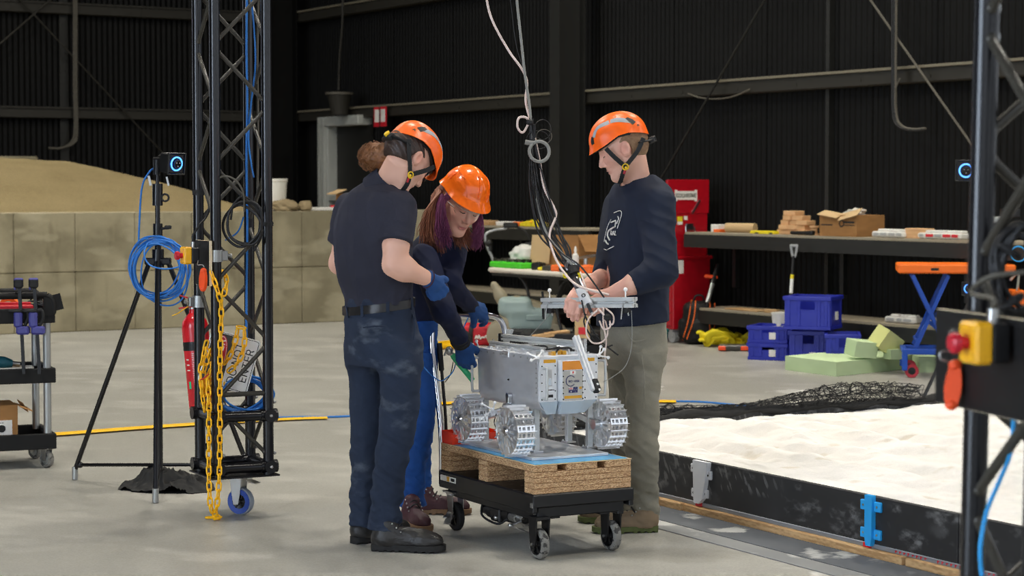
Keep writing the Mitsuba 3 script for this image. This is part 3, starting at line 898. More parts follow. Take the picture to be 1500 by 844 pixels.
puts('wire', m, 'black_rubber', rov)
def extr(p0, p1, w, name, mt, parent, hint=(0, 0, 1), label=None):
    """Slotted aluminium profile."""
    R = frame(z=A(p1, float) - A(p0, float), hint=hint); h = w / 2; s = w * .13; d = w * .3
    poly = []
    for k in range(4):
        t = k * math.pi / 2; c_, s_ = math.cos(t), math.sin(t)
        for x, y in ((h, -h), (h, -s), (h - d * .35, -s), (h - d, -s * .6), (h - d, s * .6), (h - d * .35, s), (h, s)): poly.append((x * c_ - y * s_, x * s_ + y * c_))
    m = MB().prism(poly, R, p0, float(np.linalg.norm(A(p1, float) - A(p0, float))))
    return put(name, m, mt, parent, smooth=False, label=label)
d0, d1 = loc(W(731, 494, 9.03)), loc(W(862, 524, 8.62))
extr(Q(RA1 - .02, RB0 + .10, ZT + .045), Q(RA0 + .06, RB0 + .235, ZT + .04), .026, 'rail', 'extrusion', rov)
extr(Q(RA1 - .03, RB0 + .05, ZT + .02), Q(RA0 + .1, RB0 + .07, ZT + .02), .02, 'rail', 'extrusion', rov)
extr(Q(RA1 - .03, RB1 - .04, ZT + .02), Q(RA0 + .1, RB1 - .05, ZT + .02), .02, 'rail', 'extrusion', rov)
for k in (0, 1):
    o = W(738 + 5 * k, 504, 9.03); extr(o, o + A([.022, 0, .065]), .014, 'stub_profile', 'extrusion', rov)
m = MB(); o = W(733.5, 509, 9.0); m.cyl(o, o + A([0, 0, .062]), .0105, n=14); put('antenna_post', m, 'black_steel', rov)
m = MB(); o = W(722.5, 507, 9.0); m.cyl(o, o + A([0, 0, .014]), .0075); m.cyl(o + A([0, 0, .014]), o + A([0, 0, .03]), .004); put('antenna_plug', m, 'zinc', rov)
m = RM(); m.span((RA0 + .05, RB0 + .17, ZT), (RA0 + .16, RB0 + .25, ZT + .03), .003); m.span((RA0 + .08, RB0 + .26, ZT), (RA0 + .12, RB0 + .275, ZT + .06)); put('hinge_block', m, 'aluminium', rov, smooth=20)
m = RM()
for k in range(5): m.cyl((RA0 + .049, RB0 + .18 + .014 * k, ZT + .016), (RA0 + .052, RB0 + .18 + .014 * k, ZT + .016), .005)
puts('hinge_bolt', m, 'black_steel', rov)
# slanting profile leaning over the front, with its black end bracket
p0, p1 = W(843, 493, 8.47), W(871, 572, 8.36)
extr(p0, p1, .024, 'mast_profile', 'painted_alu', rov, hint=tuple(-E1), label='slotted aluminium profile leaning down over the front')
m = MB(); d = nrm(p1 - p0); m.box(p1 - d * .02 + E2 * .012, (.03, .026, .055), frame(z=d, hint=tuple(E2)), .003); put('mast_bracket', m, 'black_rubber', rov)
m = MB()
for k in (-.03, -.005): m.cyl(p1 + d * k + E2 * .015 - E1 * .012, p1 + d * k + E2 * .015 - E1 * .02, .005)
puts('mast_bolt', m, 'marker_white', rov)
# carry handles
def grab(p0, p1, out_, r=.006):
    o = A(out_, float)
    return MB(K0, KR).tube(catmull([A(p0), A(p0) + o * .7, A(p0) * .93 + A(p1) * .07 + o, A(p0) * .07 + A(p1) * .93 + o, A(p1) + o * .7, A(p1)], 5), r, 8)
put('grab_handle', grab((RA0 + .002, RB0 + .018, zc + .015), (RA0 + .002, RB0 + .018, ZT - .05), (-.035, 0, 0)), 'extrusion', rov, smooth=True)
put('grab_handle', grab((RA0 + .03, RB1 + .004, zc + .015), (RA0 + .03, RB1 + .004, ZT - .03), (-.012, .04, 0)), 'extrusion', rov, smooth=True)
put('grab_handle', grab((RA1 - .01, RB0 + .004, zc + .0), (RA1 - .01, RB0 + .004, ZT - .045), (.012, -.03, 0)), 'extrusion', rov, smooth=True)
# tracking markers: white balls on rods
def markers(u, v, d, ends):
    o = W(u, v, d); m = MB(); m.sph(o, .009, 1)
    for du, dv, dd in ends:
        e = W(u + du, v + dv, d + dd); m.cyl(o, e, .0035, n=8); m.sph(e, .0075, 2)
    put('tracking_marker', m, 'marker_white', rov, label='white balls on short rods')
markers(702, 512, 9.0, [(-16, 3, .0), (-10, -7, .05), (-4, -12, -.05)])
markers(788, 524, 8.48, [(-15, -6, .02), (-10, 4, -.03), (6, -9, .03)])
markers(877, 521, 8.62, [(14, 3, .03), (8, -9, 0), (3, -13, .04)])
markers(722, 600, 8.7, [(-16, -8, 0), (-11, 8, .02), (3, -10, -.02), (-16, 14, 0)])
# latch and small fittings on the side panel
m = RM(); a = loc(W(742, 590, 8.7)); m.span((a[0] - .012, RB0 - .02, .6), (a[0] + .012, RB0, .63), .004); m.cyl((a[0], RB0 - .02, .633), (a[0], RB0, .633), .013, n=16); put('latch', m, 'chrome', rov)
m = RM(); a = loc(W(745, 517, 8.75)); m.span((a[0] - .03, RB0 - .008, ZT - .022), (a[0] + .03, RB0 - .001, ZT + .004), .002); put('hinge_plate', m, 'bright_aluminium', rov, smooth=False)
m = RM()
for k in (-.018, -.005, .012, .022): m.cyl((a[0] + k, RB0 - .011, ZT - .009), (a[0] + k, RB0 - .006, ZT - .009), .004, n=7)
puts('hinge_screw', m, 'zinc', rov)
m = RM(); a = loc(W(740, 555, 8.72)); m.cyl((a[0], RB0 - .004, .70), (a[0], RB0, .70), .004); put('plug', m, 'black_steel', rov)

# wheels: spoked faces, perforated tread, grousers
WR_, WW = .0985, .082


def spoke_face(o, sgn):
    """Cut-out disc of a wheel."""
    c = m3.CrossSection.circle(WR_ - .004, 48) - m3.CrossSection.circle(.016, 20)
    for k in range(12):
        t = k * 2 * math.pi / 12
        for r0, r1, w in ((.036, .062, .0072), (.070, .090, .0095)):
            tt = t + (0 if r0 < .05 else math.pi / 12)
            h = m3.CrossSection.batch_hull([m3.CrossSection.circle(w * .8, 10).translate((r0 * math.cos(tt), r0 * math.sin(tt))), m3.CrossSection.circle(w, 10).translate((r1 * math.cos(tt) * .97, r1 * math.sin(tt) * .97))])
            c = c - h
    q = m3.Manifold.extrude(c, .006).to_mesh()
    R = np.stack([E1, A([0, 0, 1.0]), np.cross(E1, [0, 0, 1.0])], 1)
    v = q.vert_properties[:, :3].astype(float)
    v[:, 2] += sgn * 0 - .003
    rr = np.hypot(v[:, 0], v[:, 1]); v[:, 2] += .012 * sgn * np.clip(1 - rr / WR_, 0, 1)
    return v @ R.T + o, q.tri_verts


def rover_wheel(c, turn):
    wk = put('wheel', MB().lathe([(WR_ - .006, -WW / 2), (WR_, -WW / 2), (WR_, -WW / 2 + .006), (WR_ - .006, -WW / 2 + .006), (WR_ - .006, -WW / 2)], c, E2, 48), 'bright_aluminium', rov, label='open metal wheel with cut-out tread plates')
    put('rim_ring', MB().lathe([(WR_ - .006, WW / 2), (WR_, WW / 2), (WR_, WW / 2 - .006), (WR_ - .006, WW / 2 - .006), (WR_ - .006, WW / 2)], c, E2, 48), 'bright_aluminium', wk)
    put('rim_ring', MB().lathe([(WR_ - .004, -.004), (WR_, -.004), (WR_, .004), (WR_ - .004, .004), (WR_ - .004, -.004)], c, E2, 48), 'bright_aluminium', wk)
    for s in (-1, 1):
        put('spoke_disc', spoke_face(c + E2 * (s * (WW / 2 - .007)), s), 'bright_aluminium', wk, smooth=25)
    m = MB().lathe([(0, -WW / 2 - .012), (.012, -WW / 2 - .012), (.022, -WW / 2 - .004), (.026, -WW / 2 + .01), (.02, WW / 2), (0, WW / 2)], c, E2, 20)
    for k in range(8):
        t = k * math.pi / 4; p = c + .021 * (E1 * math.cos(t) + A([0, 0, math.sin(t)])); m.cyl(p - E2 * (WW / 2 + .012), p - E2 * (WW / 2 - .004), .003, n=6)
    put('hub', m, 'chrome', wk)
    first = None
    N = 22
    for k in range(N):
        t = turn + k * 2 * math.pi / N
        d = E1 * math.cos(t) + A([0, 0, math.sin(t)]); q = -E1 * math.sin(t) + A([0, 0, math.cos(t)])
        m = MB(); R = np.stack([q, E2, d], 1)
        hw = math.pi * WR_ / N * .92
        for s in (-1, 1):     # tread plate with square openings
            for e in (-1, 1): m.box(c + d * (WR_ - .0015) + q * (e * hw * .8) + E2 * (s * WW * .25), (hw * .36, WW * .48, .0022), R)
            m.box(c + d * (WR_ - .0015) + E2 * (s * WW * .26), (hw * 1.3, WW * .08, .0022), R)
        m.box(c + d * (WR_ + .0035) + q * hw, (.0022, WW + .008, .011), R)
        put('tread_plate', m, 'bright_aluminium', wk, smooth=False)


def drive_arm(c, b):
    p = loc(c)
    m = RM(); m.cyl((p[0], p[1] + WW / 2, p[2]), (p[0], b, p[2]), .016, n=14); m.cyl((p[0], p[1] + WW / 2 - .03, p[2]), (p[0], p[1] + WW / 2 + .02, p[2]), .03, n=16)
    return m


cs = [(G(742, 632, .512), 1), (G(675.5, 614, .51), 1), (G(878, 621.5, .512), -1)]
wl_ = [c + E2 * (WW / 2) for c, s in cs]
wl_.append(wl_[2] + (wl_[1] - wl_[0]))
for k, c in enumerate(wl_):
    rover_wheel(c, .1 + .13 * k)
for s, (i0, i1) in enumerate(((0, 1), (2, 3))):
    a0, a1 = loc(wl_[i0]), loc(wl_[i1])
    bm = RB0 + .012 if s == 0 else RB1 - .012
    m = RM(); mid = (a0 + a1) / 2; mid[2] = .575; mid[1] = bm
    sg_ = 1 if s == 0 else -1
    for p in (a0, a1):
        e = p.copy(); e[1] += sg_ * (WW / 2 + .012); m.bar(e, mid, .02, .03, bev=.004); m.cyl(e - A([0, sg_ * .04, 0]), e + A([0, sg_ * .02, 0]), .022, n=16)
    m.cyl(mid - A([0, sg_ * .03, 0]), mid + A([0, sg_ * .03, 0]), .024, n=16)
    put('rocker_arm', m, 'aluminium', rov, smooth=25)
m = RM(); a0 = loc(W(727, 606, 8.72)); m.tube(catmull([a0, a0 + [.0, -.01, -.04], a0 + [-.02, -.0, -.07], a0 + [-.05, .02, -.07]], 6), .0022, 5); put('motor_cable', m, 'black_rubber', rov)
# ================= people
from scipy.interpolate import PchipInterpolator

mat('skin_pale', None, 0.48, spec=0.4, tex={'type': 'mesh_attribute', 'name': 'vertex_color'})
fab = lambda s: (lambda p, n, uv: noise(p.x * s, p.y * s, p.z * s))


def cloth(name, c, c2, sc=6.0, rough=0.85, dust=None, sheen=0.3):
    def t(p, n, uv):
        a = mix(lin(c), lin(c2), fbm(p.x * sc, p.y * sc, p.z * sc, 4)) * (0.93 + 0.14 * noise(p.x * 380, p.y * 380, p.z * 380))
        if dust:
            a = mix(a, mi.Color3f(*lin(dust)), smoothstep(0.57, 0.8, fbm(p.x * 9 + 3, p.y * 9, p.z * 13, 5)) * 0.45)
        return a
    return mat(name, None, rough, spec=0.25, tex=t, sheen=sheen, bump=fab(260), bscale=0.0012)


cloth('polo_fabric', (52, 52, 64), (42, 43, 54))
cloth('navy_work_fabric', (44, 54, 72), (34, 42, 58), dust=(112, 120, 130))
cloth('jersey_fabric', (26, 32, 58), (21, 26, 48))
cloth('blue_trouser_fabric', (34, 78, 146), (25, 60, 116))
cloth('sweat_fabric', (34, 41, 58), (28, 34, 49))
cloth('olive_trouser_fabric', (142, 138, 124), (120, 116, 102), dust=(150, 147, 138))
cloth('glove_knit', (44, 82, 138), (33, 64, 112))
mat('glove_cuff', (58, 40, 66), 0.9)
mat('leather_black', None, 0.4, tex=lambda p, n, uv: mix(lin(32, 31, 31), lin(48, 46, 44), fbm(p.x * 30, p.y * 30, p.z * 30, 3)), bump=lambda p, n, uv: noise(p.x * 240, p.y * 240, p.z * 240), bscale=0.0015)
mat('sole_black', (30, 29, 28), 0.8)
mat('leather_maroon', (62, 30, 38), 0.6)
mat('sole_tan', (112, 86, 62), 0.8)
mat('suede_tan', (128, 110, 88), 0.9)
mat('suede_green', (84, 92, 52), 0.9)
mat('belt_leather', (30, 29, 30), 0.35)
mat('helmet_orange', (255, 104, 18), 0.33, spec=0.5, clearcoat=0.25)
mat('helmet_gloss', (255, 112, 8), 0.16, spec=0.6, clearcoat=0.8)
mat('helmet_dark', (22, 22, 23), 0.5)
mat('reflective_grey', (160, 164, 170), 0.45)
mat('strap_black', (26, 26, 27), 0.7)
mat('clip_yellow', (228, 186, 30), 0.45)
mat('clip_red', (170, 30, 44), 0.45)
mat('hair_brown', None, 0.55, tex=lambda p, n, uv: mix(lin(150, 98, 58), lin(84, 54, 34), fbm(p.x * 60, p.y * 60, p.z * 60, 3)))
mat('hair_dark', None, 0.5, tex=lambda p, n, uv: mix(lin(66, 46, 36), lin(40, 28, 24), fbm(p.x * 90, p.y * 90, p.z * 90, 2)))
mat('hair_fair', None, 0.6, tex=lambda p, n, uv: mix(lin(150, 116, 84), lin(112, 82, 58), fbm(p.x * 130, p.y * 130, p.z * 130, 2)))
mat('hair_copper', None, 0.5, tex=lambda p, n, uv: mix(lin(186, 126, 96), lin(132, 82, 64), fbm(p.x * 70, p.y * 70, p.z * 25, 3)))
mat('hair_purple', None, 0.5, tex=lambda p, n, uv: mix(lin(150, 76, 120), lin(104, 52, 86), fbm(p.x * 70, p.y * 70, p.z * 25, 3)))
mat('eye_white', (225, 220, 214), 0.2)
mat('eye_dark', (40, 34, 32), 0.3)
scene['m_clear_lens'] = {'type': 'thindielectric', 'int_ior': 1.5}


def rows(rs, side, fwd):
    """(v, left u, right u, depth, depth/width ratio) -> loft sections (z, x, y, half width, half depth)."""
    out = []
    for v, ul, ur, d, asp in rs:
        c = W((ul + ur) / 2, v, d)
        h = (ur - ul) / 2 * d / FPX
        w = h / math.hypot(side[0], asp * fwd[0])
        out.append((c[2], c[0], c[1], w, w * asp))
    return sorted(out)


def loft_f(secs, side, fwd, e=2.25):
    s = A(secs); f = PchipInterpolator(s[:, 0], s[:, 1:])
    z0, z1 = s[0, 0], s[-1, 0]

    def d(p):
        z = np.clip(p[:, 2], z0, z1); q = f(z)
        dx, dy = p[:, 0] - q[:, 0], p[:, 1] - q[:, 1]
        a = np.abs(dx * side[0] + dy * side[1]) / q[:, 2]; b = np.abs(dx * fwd[0] + dy * fwd[1]) / q[:, 3]
        k = (a ** e + b ** e) ** (1 / e)
        r = (k - 1) * np.minimum(q[:, 2], q[:, 3]) * .95
        dz = np.maximum(p[:, 2] - z1, z0 - p[:, 2])
        return np.where(dz > 0, np.hypot(np.maximum(r, 0), dz), np.maximum(r, dz))
    f_lo, f_hi = z0, z1
    d.lo = s[:, 1:3].min(0) - s[:, 3:].max(); d.hi = s[:, 1:3].max(0) + s[:, 3:].max(); d.z = (z0, z1)
    return d


def folds(p, amp, f=9.0, seed=0, zs=1.6, skew=.6):
    q = np.stack([p[:, 0] * f, p[:, 1] * f, p[:, 2] * f * zs + p[:, 0] * f * skew], 1)
    n = meshkit.fbm(q, 2, seed)
    return amp * (np.maximum(0, 1 - np.abs(2 * n - 1) * 2.2) ** 1.5 - .35)


def crease(p, amp, f, seed=0, zs=2.0, skew=1.0):
    q = np.stack([p[:, 0] * f, p[:, 1] * f, p[:, 2] * f * zs + p[:, 0] * f * skew], 1)
    n = np.abs(2 * meshkit.noise(q + .6 * meshkit.noise(q * .7, seed + 9)[:, None], seed) - 1)
    return amp * (n ** .7 - .55)


def clipz(fn, zmin=None, zmax=None):
    def d(p):
        r = fn(p)
        if zmin is not None: r = np.maximum(r, zmin - p[:, 2])
        if zmax is not None: r = np.maximum(r, p[:, 2] - zmax)
        return r
    return d


# ---- head: x right, y forward, z up, origin between the ears
def head_sdf(q, slim=1.0, fem=0.0):
    x = q * A([1, 1, 1.0])
    ax = np.stack([np.abs(x[:, 0]), x[:, 1], x[:, 2]], 1)
    d = d_ell(ax, (0, -.014, .045), (.076, .096, .094))
    d = smin(d, d_ell(ax, (0, .032, -.022), (.062, .066, .088)), .04)
    d = smin(d, d_cone(ax, (.05, .0, -.052), (.012, .072, -.1), .02, .019), .03)
    d = smin(d, d_ell(ax, (0, .078, -.1), (.02, .018, .016)), .03)
    d = smin(d, d_ell(ax, (.043, .062, -.018), (.022, .022, .02)), .03)
    d = smin(d, d_cone(ax, (0, .09, .032), (.036, .082, .034), .0105, .009), .018)
    d = -smin(-d, d_ell(ax, (.033, .104, .010), (.019, .015, .012)), .014)
    d = smin(d, d_ell(ax, (.032, .0805, .008), (.0155, .0125, .012)), .006)
    d = smin(d, d_cone(ax, (0, .092, .022), (0, .117, -.026), .0085, .011), .014)
    d = smin(d, d_ell(ax, (.011, .103, -.032), (.0085, .012, .0085)), .008)
    d = -smin(-d, d_ell(ax, (.006, .107, -.041), (.0035, .006, .004)), .004)
    d = smin(d, d_ell(ax, (0, .088, -.055), (.022, .013, .012)), .016)
    d = smin(d, d_ell(ax, (0, .0965, -.0595), (.021, .008, .0055)), .006)
    d = smin(d, d_ell(ax, (0, .0945, -.071), (.018, .008, .0058)), .006)
    d = -smin(-d, d_ell(ax, (0, .106, -.0652), (.026, .01, .0016)), .003)
    e = d_ell(ax, (.079, -.006, -.002), (.011, .021, .033), trimesh.transformations.rotation_matrix(.3, [1, 0, 0])[:3, :3])
    e = -smin(-e, d_ell(ax, (.09, -.002, .002), (.009, .012, .02)), .006)
    return smin(d, e, .012)


def head_piece(o, R, neck_to, skin, h=.0042, nr=(.056, .062), lips=(178, 104, 98)):
    """Head with neck as world mesh and vertex colours."""
    nk = (A(neck_to, float) - o) @ R

    def fn(q):
        return smin(head_sdf(q), d_cone(q, (0, -.028, -.045), nk, *nr), .03)
    lo = np.minimum([-.1, -.12, -.125], nk - .08); hi = np.maximum([.1, .135, .145], nk + .08)
    V, F = surf(fn, lo, hi, h)
    c = np.tile(A(lin(skin)), (len(V), 1))
    def tint(w, col):
        nonlocal c
        c = c * (1 - w[:, None]) + A(lin(col)) * w[:, None]
    g = lambda ctr, s: np.exp(-(((V - A(ctr)) / A(s)) ** 2).sum(1))
    sx = np.stack([np.abs(V[:, 0]), V[:, 1], V[:, 2]], 1)
    gs = lambda ctr, s: np.exp(-(((sx - A(ctr)) / A(s)) ** 2).sum(1))
    tint(.30 * gs((.045, .07, -.025), (.025, .03, .022)), (214, 120, 104))
    tint(.3 * g((0, .115, -.03), (.014, .014, .014)), (205, 120, 104))
    tint(.45 * gs((.08, 0, 0), (.02, .025, .035)), (212, 122, 106))
    tint(np.clip(1.3 * gs((0, .108, -.066), (.024, .02, .0095)), 0, .85), lips)
    return V @ R.T + o, F, c


def brow_lash(key, o, R, mt):
    for s in (-1, 1):
        m = MB(o, R); m.tube(catmull([(s * .016, .0985, .031), (s * .03, .096, .036), (s * .046, .085, .032)], 4), [.002, .002, .0025, .003, .003, .003, .002, .002, .001], 5, flat=(1.3, .7)); put('eyebrow', m, mt, key, smooth=True)
        m = MB(o, R); m.tube(catmull([(s * .019, .0925, .005), (s * .032, .0945, .0015), (s * .046, .0875, .005)], 4), .0014, 5); put('eyelashes', m, 'hair_dark', key, smooth=True)


# ---- helmets, in head coordinates
def dome(th, al, rx, ry, rz, c, off=0.0, ridge=0.0):
    """Point of the shell: th azimuth (0 right, 90 front), al angle from the crown."""
    sx, sy, sz = np.sin(al) * np.cos(th), np.sin(al) * np.sin(th), np.cos(al)
    k = 1 + ridge * np.exp(-(sx / .28) ** 2) * np.clip(sz + .2, 0, 1)
    return np.stack([sx * (rx + off) * (0.5 + .5 * k), sy * (ry + off) * k, sz * (rz + off) * k], -1) + A(c)


def shell_mesh(o, R, edge, prm, t=.005, n=72, m=22, brim=None):
    th = np.arange(n) * 2 * np.pi / n
    ae = edge(th)
    s = np.linspace(0.001, 1, m)
    al = ae[:, None] * s[None]
    tt = np.broadcast_to(th[:, None], al.shape)
    a = dome(tt, al, *prm[:4], 0.0, prm[4]); b = dome(tt, al, *prm[:4], -t, prm[4])
    if brim is not None:     # flare of the lower edge
        w = brim(th)[:, None] * np.clip((s[None] - .84) / .16, 0, 1) ** 1.6
        d = np.stack([np.cos(tt), np.sin(tt), -.35 + 0 * tt], -1)
        a = a + d * w[..., None]; b = b + d * w[..., None]
    V = np.vstack([a.reshape(-1, 3), b.reshape(-1, 3)])
    i, j = np.meshgrid(np.arange(n), np.arange(m - 1), indexing='ij'); i2 = (i + 1) % n
    q = np.stack([i * m + j, i * m + j + 1, i2 * m + j + 1, i2 * m + j], -1).reshape(-1, 4)
    k = np.arange(n); k2 = (k + 1) % n
    rim = np.stack([k * m + m - 1, k * m + m - 1 + n * m, k2 * m + m - 1 + n * m, k2 * m + m - 1], 1)
    F = np.vstack([q, q[:, ::-1] + n * m, rim])
    return V @ R.T + o, F


def patch(o, R, prm, pts, off=.0012, w=None, n=6):
    """A strip on the shell: centre line of (azimuth, crown angle) in degrees, half width in degrees of crown angle."""
    p = catmull(np.radians(np.asarray(pts, float)), n); w = np.interp(np.linspace(0, 1, len(p)), np.linspace(0, 1, len(w)), np.radians(w))
    g = np.linspace(-1, 1, 5)
    t = np.gradient(p, axis=0); t[:, 0] *= np.sin(np.clip(p[:, 1], .2, 2)); t /= np.linalg.norm(t, axis=1, keepdims=True)
    nn = np.stack([-t[:, 1] / np.sin(np.clip(p[:, 1], .2, 2)), t[:, 0]], 1)
    a = p[:, None] + nn[:, None] * (g[None, :, None] * w[:, None, None])
    V = np.concatenate([dome(a[..., 0], a[..., 1], *prm[:4], off, prm[4]).reshape(-1, 3), dome(a[..., 0], a[..., 1], *prm[:4], -.002, prm[4]).reshape(-1, 3)])
    K = len(p); i, j = np.meshgrid(np.arange(K - 1), np.arange(4), indexing='ij')
    q = np.stack([i * 5 + j, i * 5 + j + 1, (i + 1) * 5 + j + 1, (i + 1) * 5 + j], -1).reshape(-1, 4)
    N = K * 5; k = np.arange(K - 1) * 5
    sd = np.vstack([np.stack([k, k + 5, k + 5 + N, k + N], 1), np.stack([k + 4, k + 4 + N, k + 9 + N, k + 9], 1), A([[0, N, 1 + N, 1], [1, N + 1, N + 2, 2], [2, N + 2, N + 3, 3], [3, N + 3, N + 4, 4]]), A([[0, 1, 1 + N, N], [1, 2, N + 2, N + 1], [2, 3, N + 3, N + 2], [3, 4, N + 4, N + 3]]) + (K - 1) * 5])
    return V @ R.T + o, np.vstack([q, q[:, ::-1] + N, sd])


def rescue_helmet(par, o, R, knob='helmet_dark'):
    prm = (.096, .130, .111, (0, .0, .054), .035)
    deg = np.degrees
    def edge(th):
        t = (np.degrees(th) + 360) % 360
        return np.radians(np.interp(t, [0, 30, 55, 75, 90, 105, 125, 150, 180, 200, 225, 250, 270, 290, 315, 340, 360], [84, 92, 95, 96, 96, 96, 95, 92, 84, 87, 98, 107, 109, 107, 98, 87, 84]))
    h = put('helmet', shell_mesh(o, R, edge, prm, .006, brim=lambda t: .006 + .012 * np.clip(np.sin(t), 0, 1) ** 3), 'helmet_orange', par, smooth=50, label='orange climbing style safety helmet')
    inner = (.086, .114, .1, (0, .005, .052), 0.0)
    put('liner', shell_mesh(o, R, lambda t: edge(t) + .06, inner, .008), 'helmet_dark', h, smooth=50)
    for s in (0, 1):
        f = (lambda a: 180 - a) if s else (lambda a: a)
        put('reflective_strip', patch(o, R, prm, [(f(57), 66), (f(50), 50), (f(36), 44), (f(8), 44)], w=[5, 5, 5.5, 5.5]), 'reflective_grey', h, smooth=30)
        put('reflective_strip', patch(o, R, prm, [(f(4), 44), (f(-14), 48), (f(-30), 59), (f(-37), 68)], w=[5.5, 6.5, 6, 3]), 'reflective_grey', h, smooth=30)
        put('vent', patch(o, R, prm, [(f(62), 80), (f(63), 72), (f(62), 63)], w=[5, 6, 3], off=.0015), 'helmet_dark', h, smooth=30)
        put('vent', patch(o, R, prm, [(f(-43), 74), (f(-40), 64), (f(-37), 54)], w=[6, 6, 3], off=.0015), 'helmet_dark', h, smooth=30)
        put('small_print', patch(o, R, prm, [(f(-52), 84), (f(-49), 80), (f(-46), 84)], w=[.8, 1.2, .8], off=.001), 'helmet_dark', h, smooth=30)
    # cradle knob at the nape, chin strap with its clip
    m = MB(o, R); m.box((0, -.128, -.012), (.05, .03, .03), None, .006); m.tube(catmull([(-.085, -.07, .0), (-.06, -.11, -.008), (0, -.125, -.01), (.06, -.11, -.008), (.085, -.07, .0)], 6), .008, 8, flat=(1.5, .5)); put('cradle', m, 'helmet_dark', h)
    m = MB(o, R); m.cyl((0, -.138, -.012), (0, -.15, -.012), .013, n=16); put('cradle_knob', m, knob, h)
    for s in (-1, 1):
        m = MB(o, R)
        cl = A((s * .072, .026, -.072))
        m.tube(catmull([(s * .088, .072, .035), (s * .086, .055, -.01), cl], 6), .0085, 4, flat=(1.1, .25), hint=R.T @ R @ A([s * 1.0, .2, 0]))
        m.tube(catmull([(s * .085, -.095, .01), (s * .09, -.05, -.03), (s * .082, -.005, -.055), cl], 6), .0085, 4, flat=(1.1, .25), hint=A([s * 1.0, 0, 0.0]))
        m.tube(catmull([cl, (s * .06, .05, -.098), (s * .03, .07, -.124), (0, .075, -.127)], 6), .0085, 4, flat=(1.1, .25), hint=A([s * 1.0, 0, -.4]))
        put('chin_strap', m, 'strap_black', h, smooth=30)
        m = MB(o, R); m.torus(cl + A([s * .004, 0, 0]), (s, .1, 0), .013, .0035, 14, 6); m.cyl(cl + A([s * .002, .0, -.004]), cl + A([s * .008, .0, -.004]), .006, n=10); put('strap_clip', m, 'clip_yellow', h)
        m = MB(o, R); p = A((s * .066, .04, -.088)); m.box(p, (.006, .018, .022), frame(z=(s * -.3, .6, -.7)), .002); put('buckle', m, 'clip_red', h)
    return h


def cap_helmet(par, o, R):
    prm = (.102, .124, .113, (0, -.012, .06), .03)
    def edge(th):
        t = (np.degrees(th) + 360) % 360
        return np.radians(np.interp(t, [0, 40, 70, 90, 110, 140, 180, 220, 250, 270, 290, 320, 360], [92, 92, 90, 90, 90, 92, 92, 98, 103, 104, 103, 98, 92]))
    h = put('helmet', shell_mesh(o, R, edge, prm, .004, brim=lambda t: .008 + .034 * np.clip(np.sin(t), 0, 1) ** 1.5 + .012 * np.clip(-np.sin(t), 0, 1)), 'helmet_gloss', par, smooth=50, label='glossy orange peaked hard hat')
    put('crown_rib', patch(o, R, prm, [(90, 72), (90, 55), (90, 38), (90, 24)], w=[3, 3.5, 4, 5], off=.004), 'helmet_gloss', h, smooth=40)
    for s in (0, 1):
        f = (lambda a: 180 - a) if s else (lambda a: a)
        put('side_rib', patch(o, R, prm, [(f(60), 80), (f(52), 60), (f(30), 45), (f(-20), 42)], w=[1.5, 2, 2, 1.5], off=.004), 'helmet_gloss', h, smooth=40)
        put('vent_cover', patch(o, R, prm, [(f(-24), 62), (f(-2), 62)], w=[9, 9], off=.004), 'helmet_orange', h, smooth=40)
    put('maker_print', patch(o, R, prm, [(83, 79), (90, 79), (97, 79)], w=[.8, 1, .8], off=.001), 'helmet_dark', h, smooth=30)
    put('liner', shell_mesh(o, R, lambda t: edge(t) + .02, (.09, .11, .1, (0, -.012, .057), 0.0), .006), 'helmet_dark', h, smooth=50)
    return h


def lens(par, o, R, pts, h=.019):
    c = catmull(pts, 6); n = len(c); e = np.clip(1 - np.abs(np.linspace(-1, 1, n)) ** 6, .25, 1)[:, None] * A([0, 0, 1.0]) * h
    V = np.vstack([c + e, c - e * A([0, 0, 1.0]) * .95]) @ R.T + o; i = np.arange(n - 1)
    return put('safety_glasses', (V, np.stack([i, i + 1, i + 1 + n, i + n], 1)), 'clear_lens', par, smooth=True)


# ---- hands: list of bones in hand coordinates (x towards the thumb, y to the fingertips, z back of the hand)
def hand_bones(curl=(.5, .5, .55, .6), thumb=(.35, .5), spread=.06, fat=1.0, s=1.0):
    B = [((.02, .012, 0), (.027, .085, .002), .014, .0125), ((.006, .01, .002), (.006, .09, .004), .0145, .0125), ((-.012, .012, .001), (-.014, .086, .002), .0145, .012), ((-.024, .018, -.003), (-.031, .078, -.002), .013, .0108)]
    base = [(.027, .085, .002), (.006, .09, .004), (-.014, .086, .002), (-.031, .078, -.002)]
    L = [(.042, .026, .02), (.046, .03, .021), (.042, .027, .02), (.034, .02, .018)]
    rr = [.0095, .0098, .0092, .0082]
    tips = []
    for k in range(4):
        p = A(base[k]); a = 0.0; sp = spread * (1.2 - k) * 1.0
        c = curl[k]
        for j in range(3):
            a += c * (1.15, 1.25, .8)[j]
            d = A([math.sin(sp) * math.cos(a), math.cos(sp) * math.cos(a), -math.sin(a)])
            q = p + d * L[k][j]
            B.append((tuple(p), tuple(q), rr[k] * (1, .94, .86)[j], rr[k] * (.94, .86, .78)[j])); p = q
        tips.append(p)
    p = A([.024, .022, -.006]); t0, t1 = thumb
    for j, l in enumerate((.042, .034, .027)):
        a = t0 + j * t1 * .6
        d = nrm(A([math.cos(a) * .75, .75, -.25 - math.sin(a) * .5 - .25 * j * t1]) - A([j * t1 * .55, 0, 0]))
        q = p + d * l
        B.append((tuple(p), tuple(q), (.0155, .0118, .0105)[j], (.0118, .0105, .0086)[j])); p = q
    return [(A(a) * s, A(b) * s, ra * fat * s, rb * fat * s) for a, b, ra, rb in B]


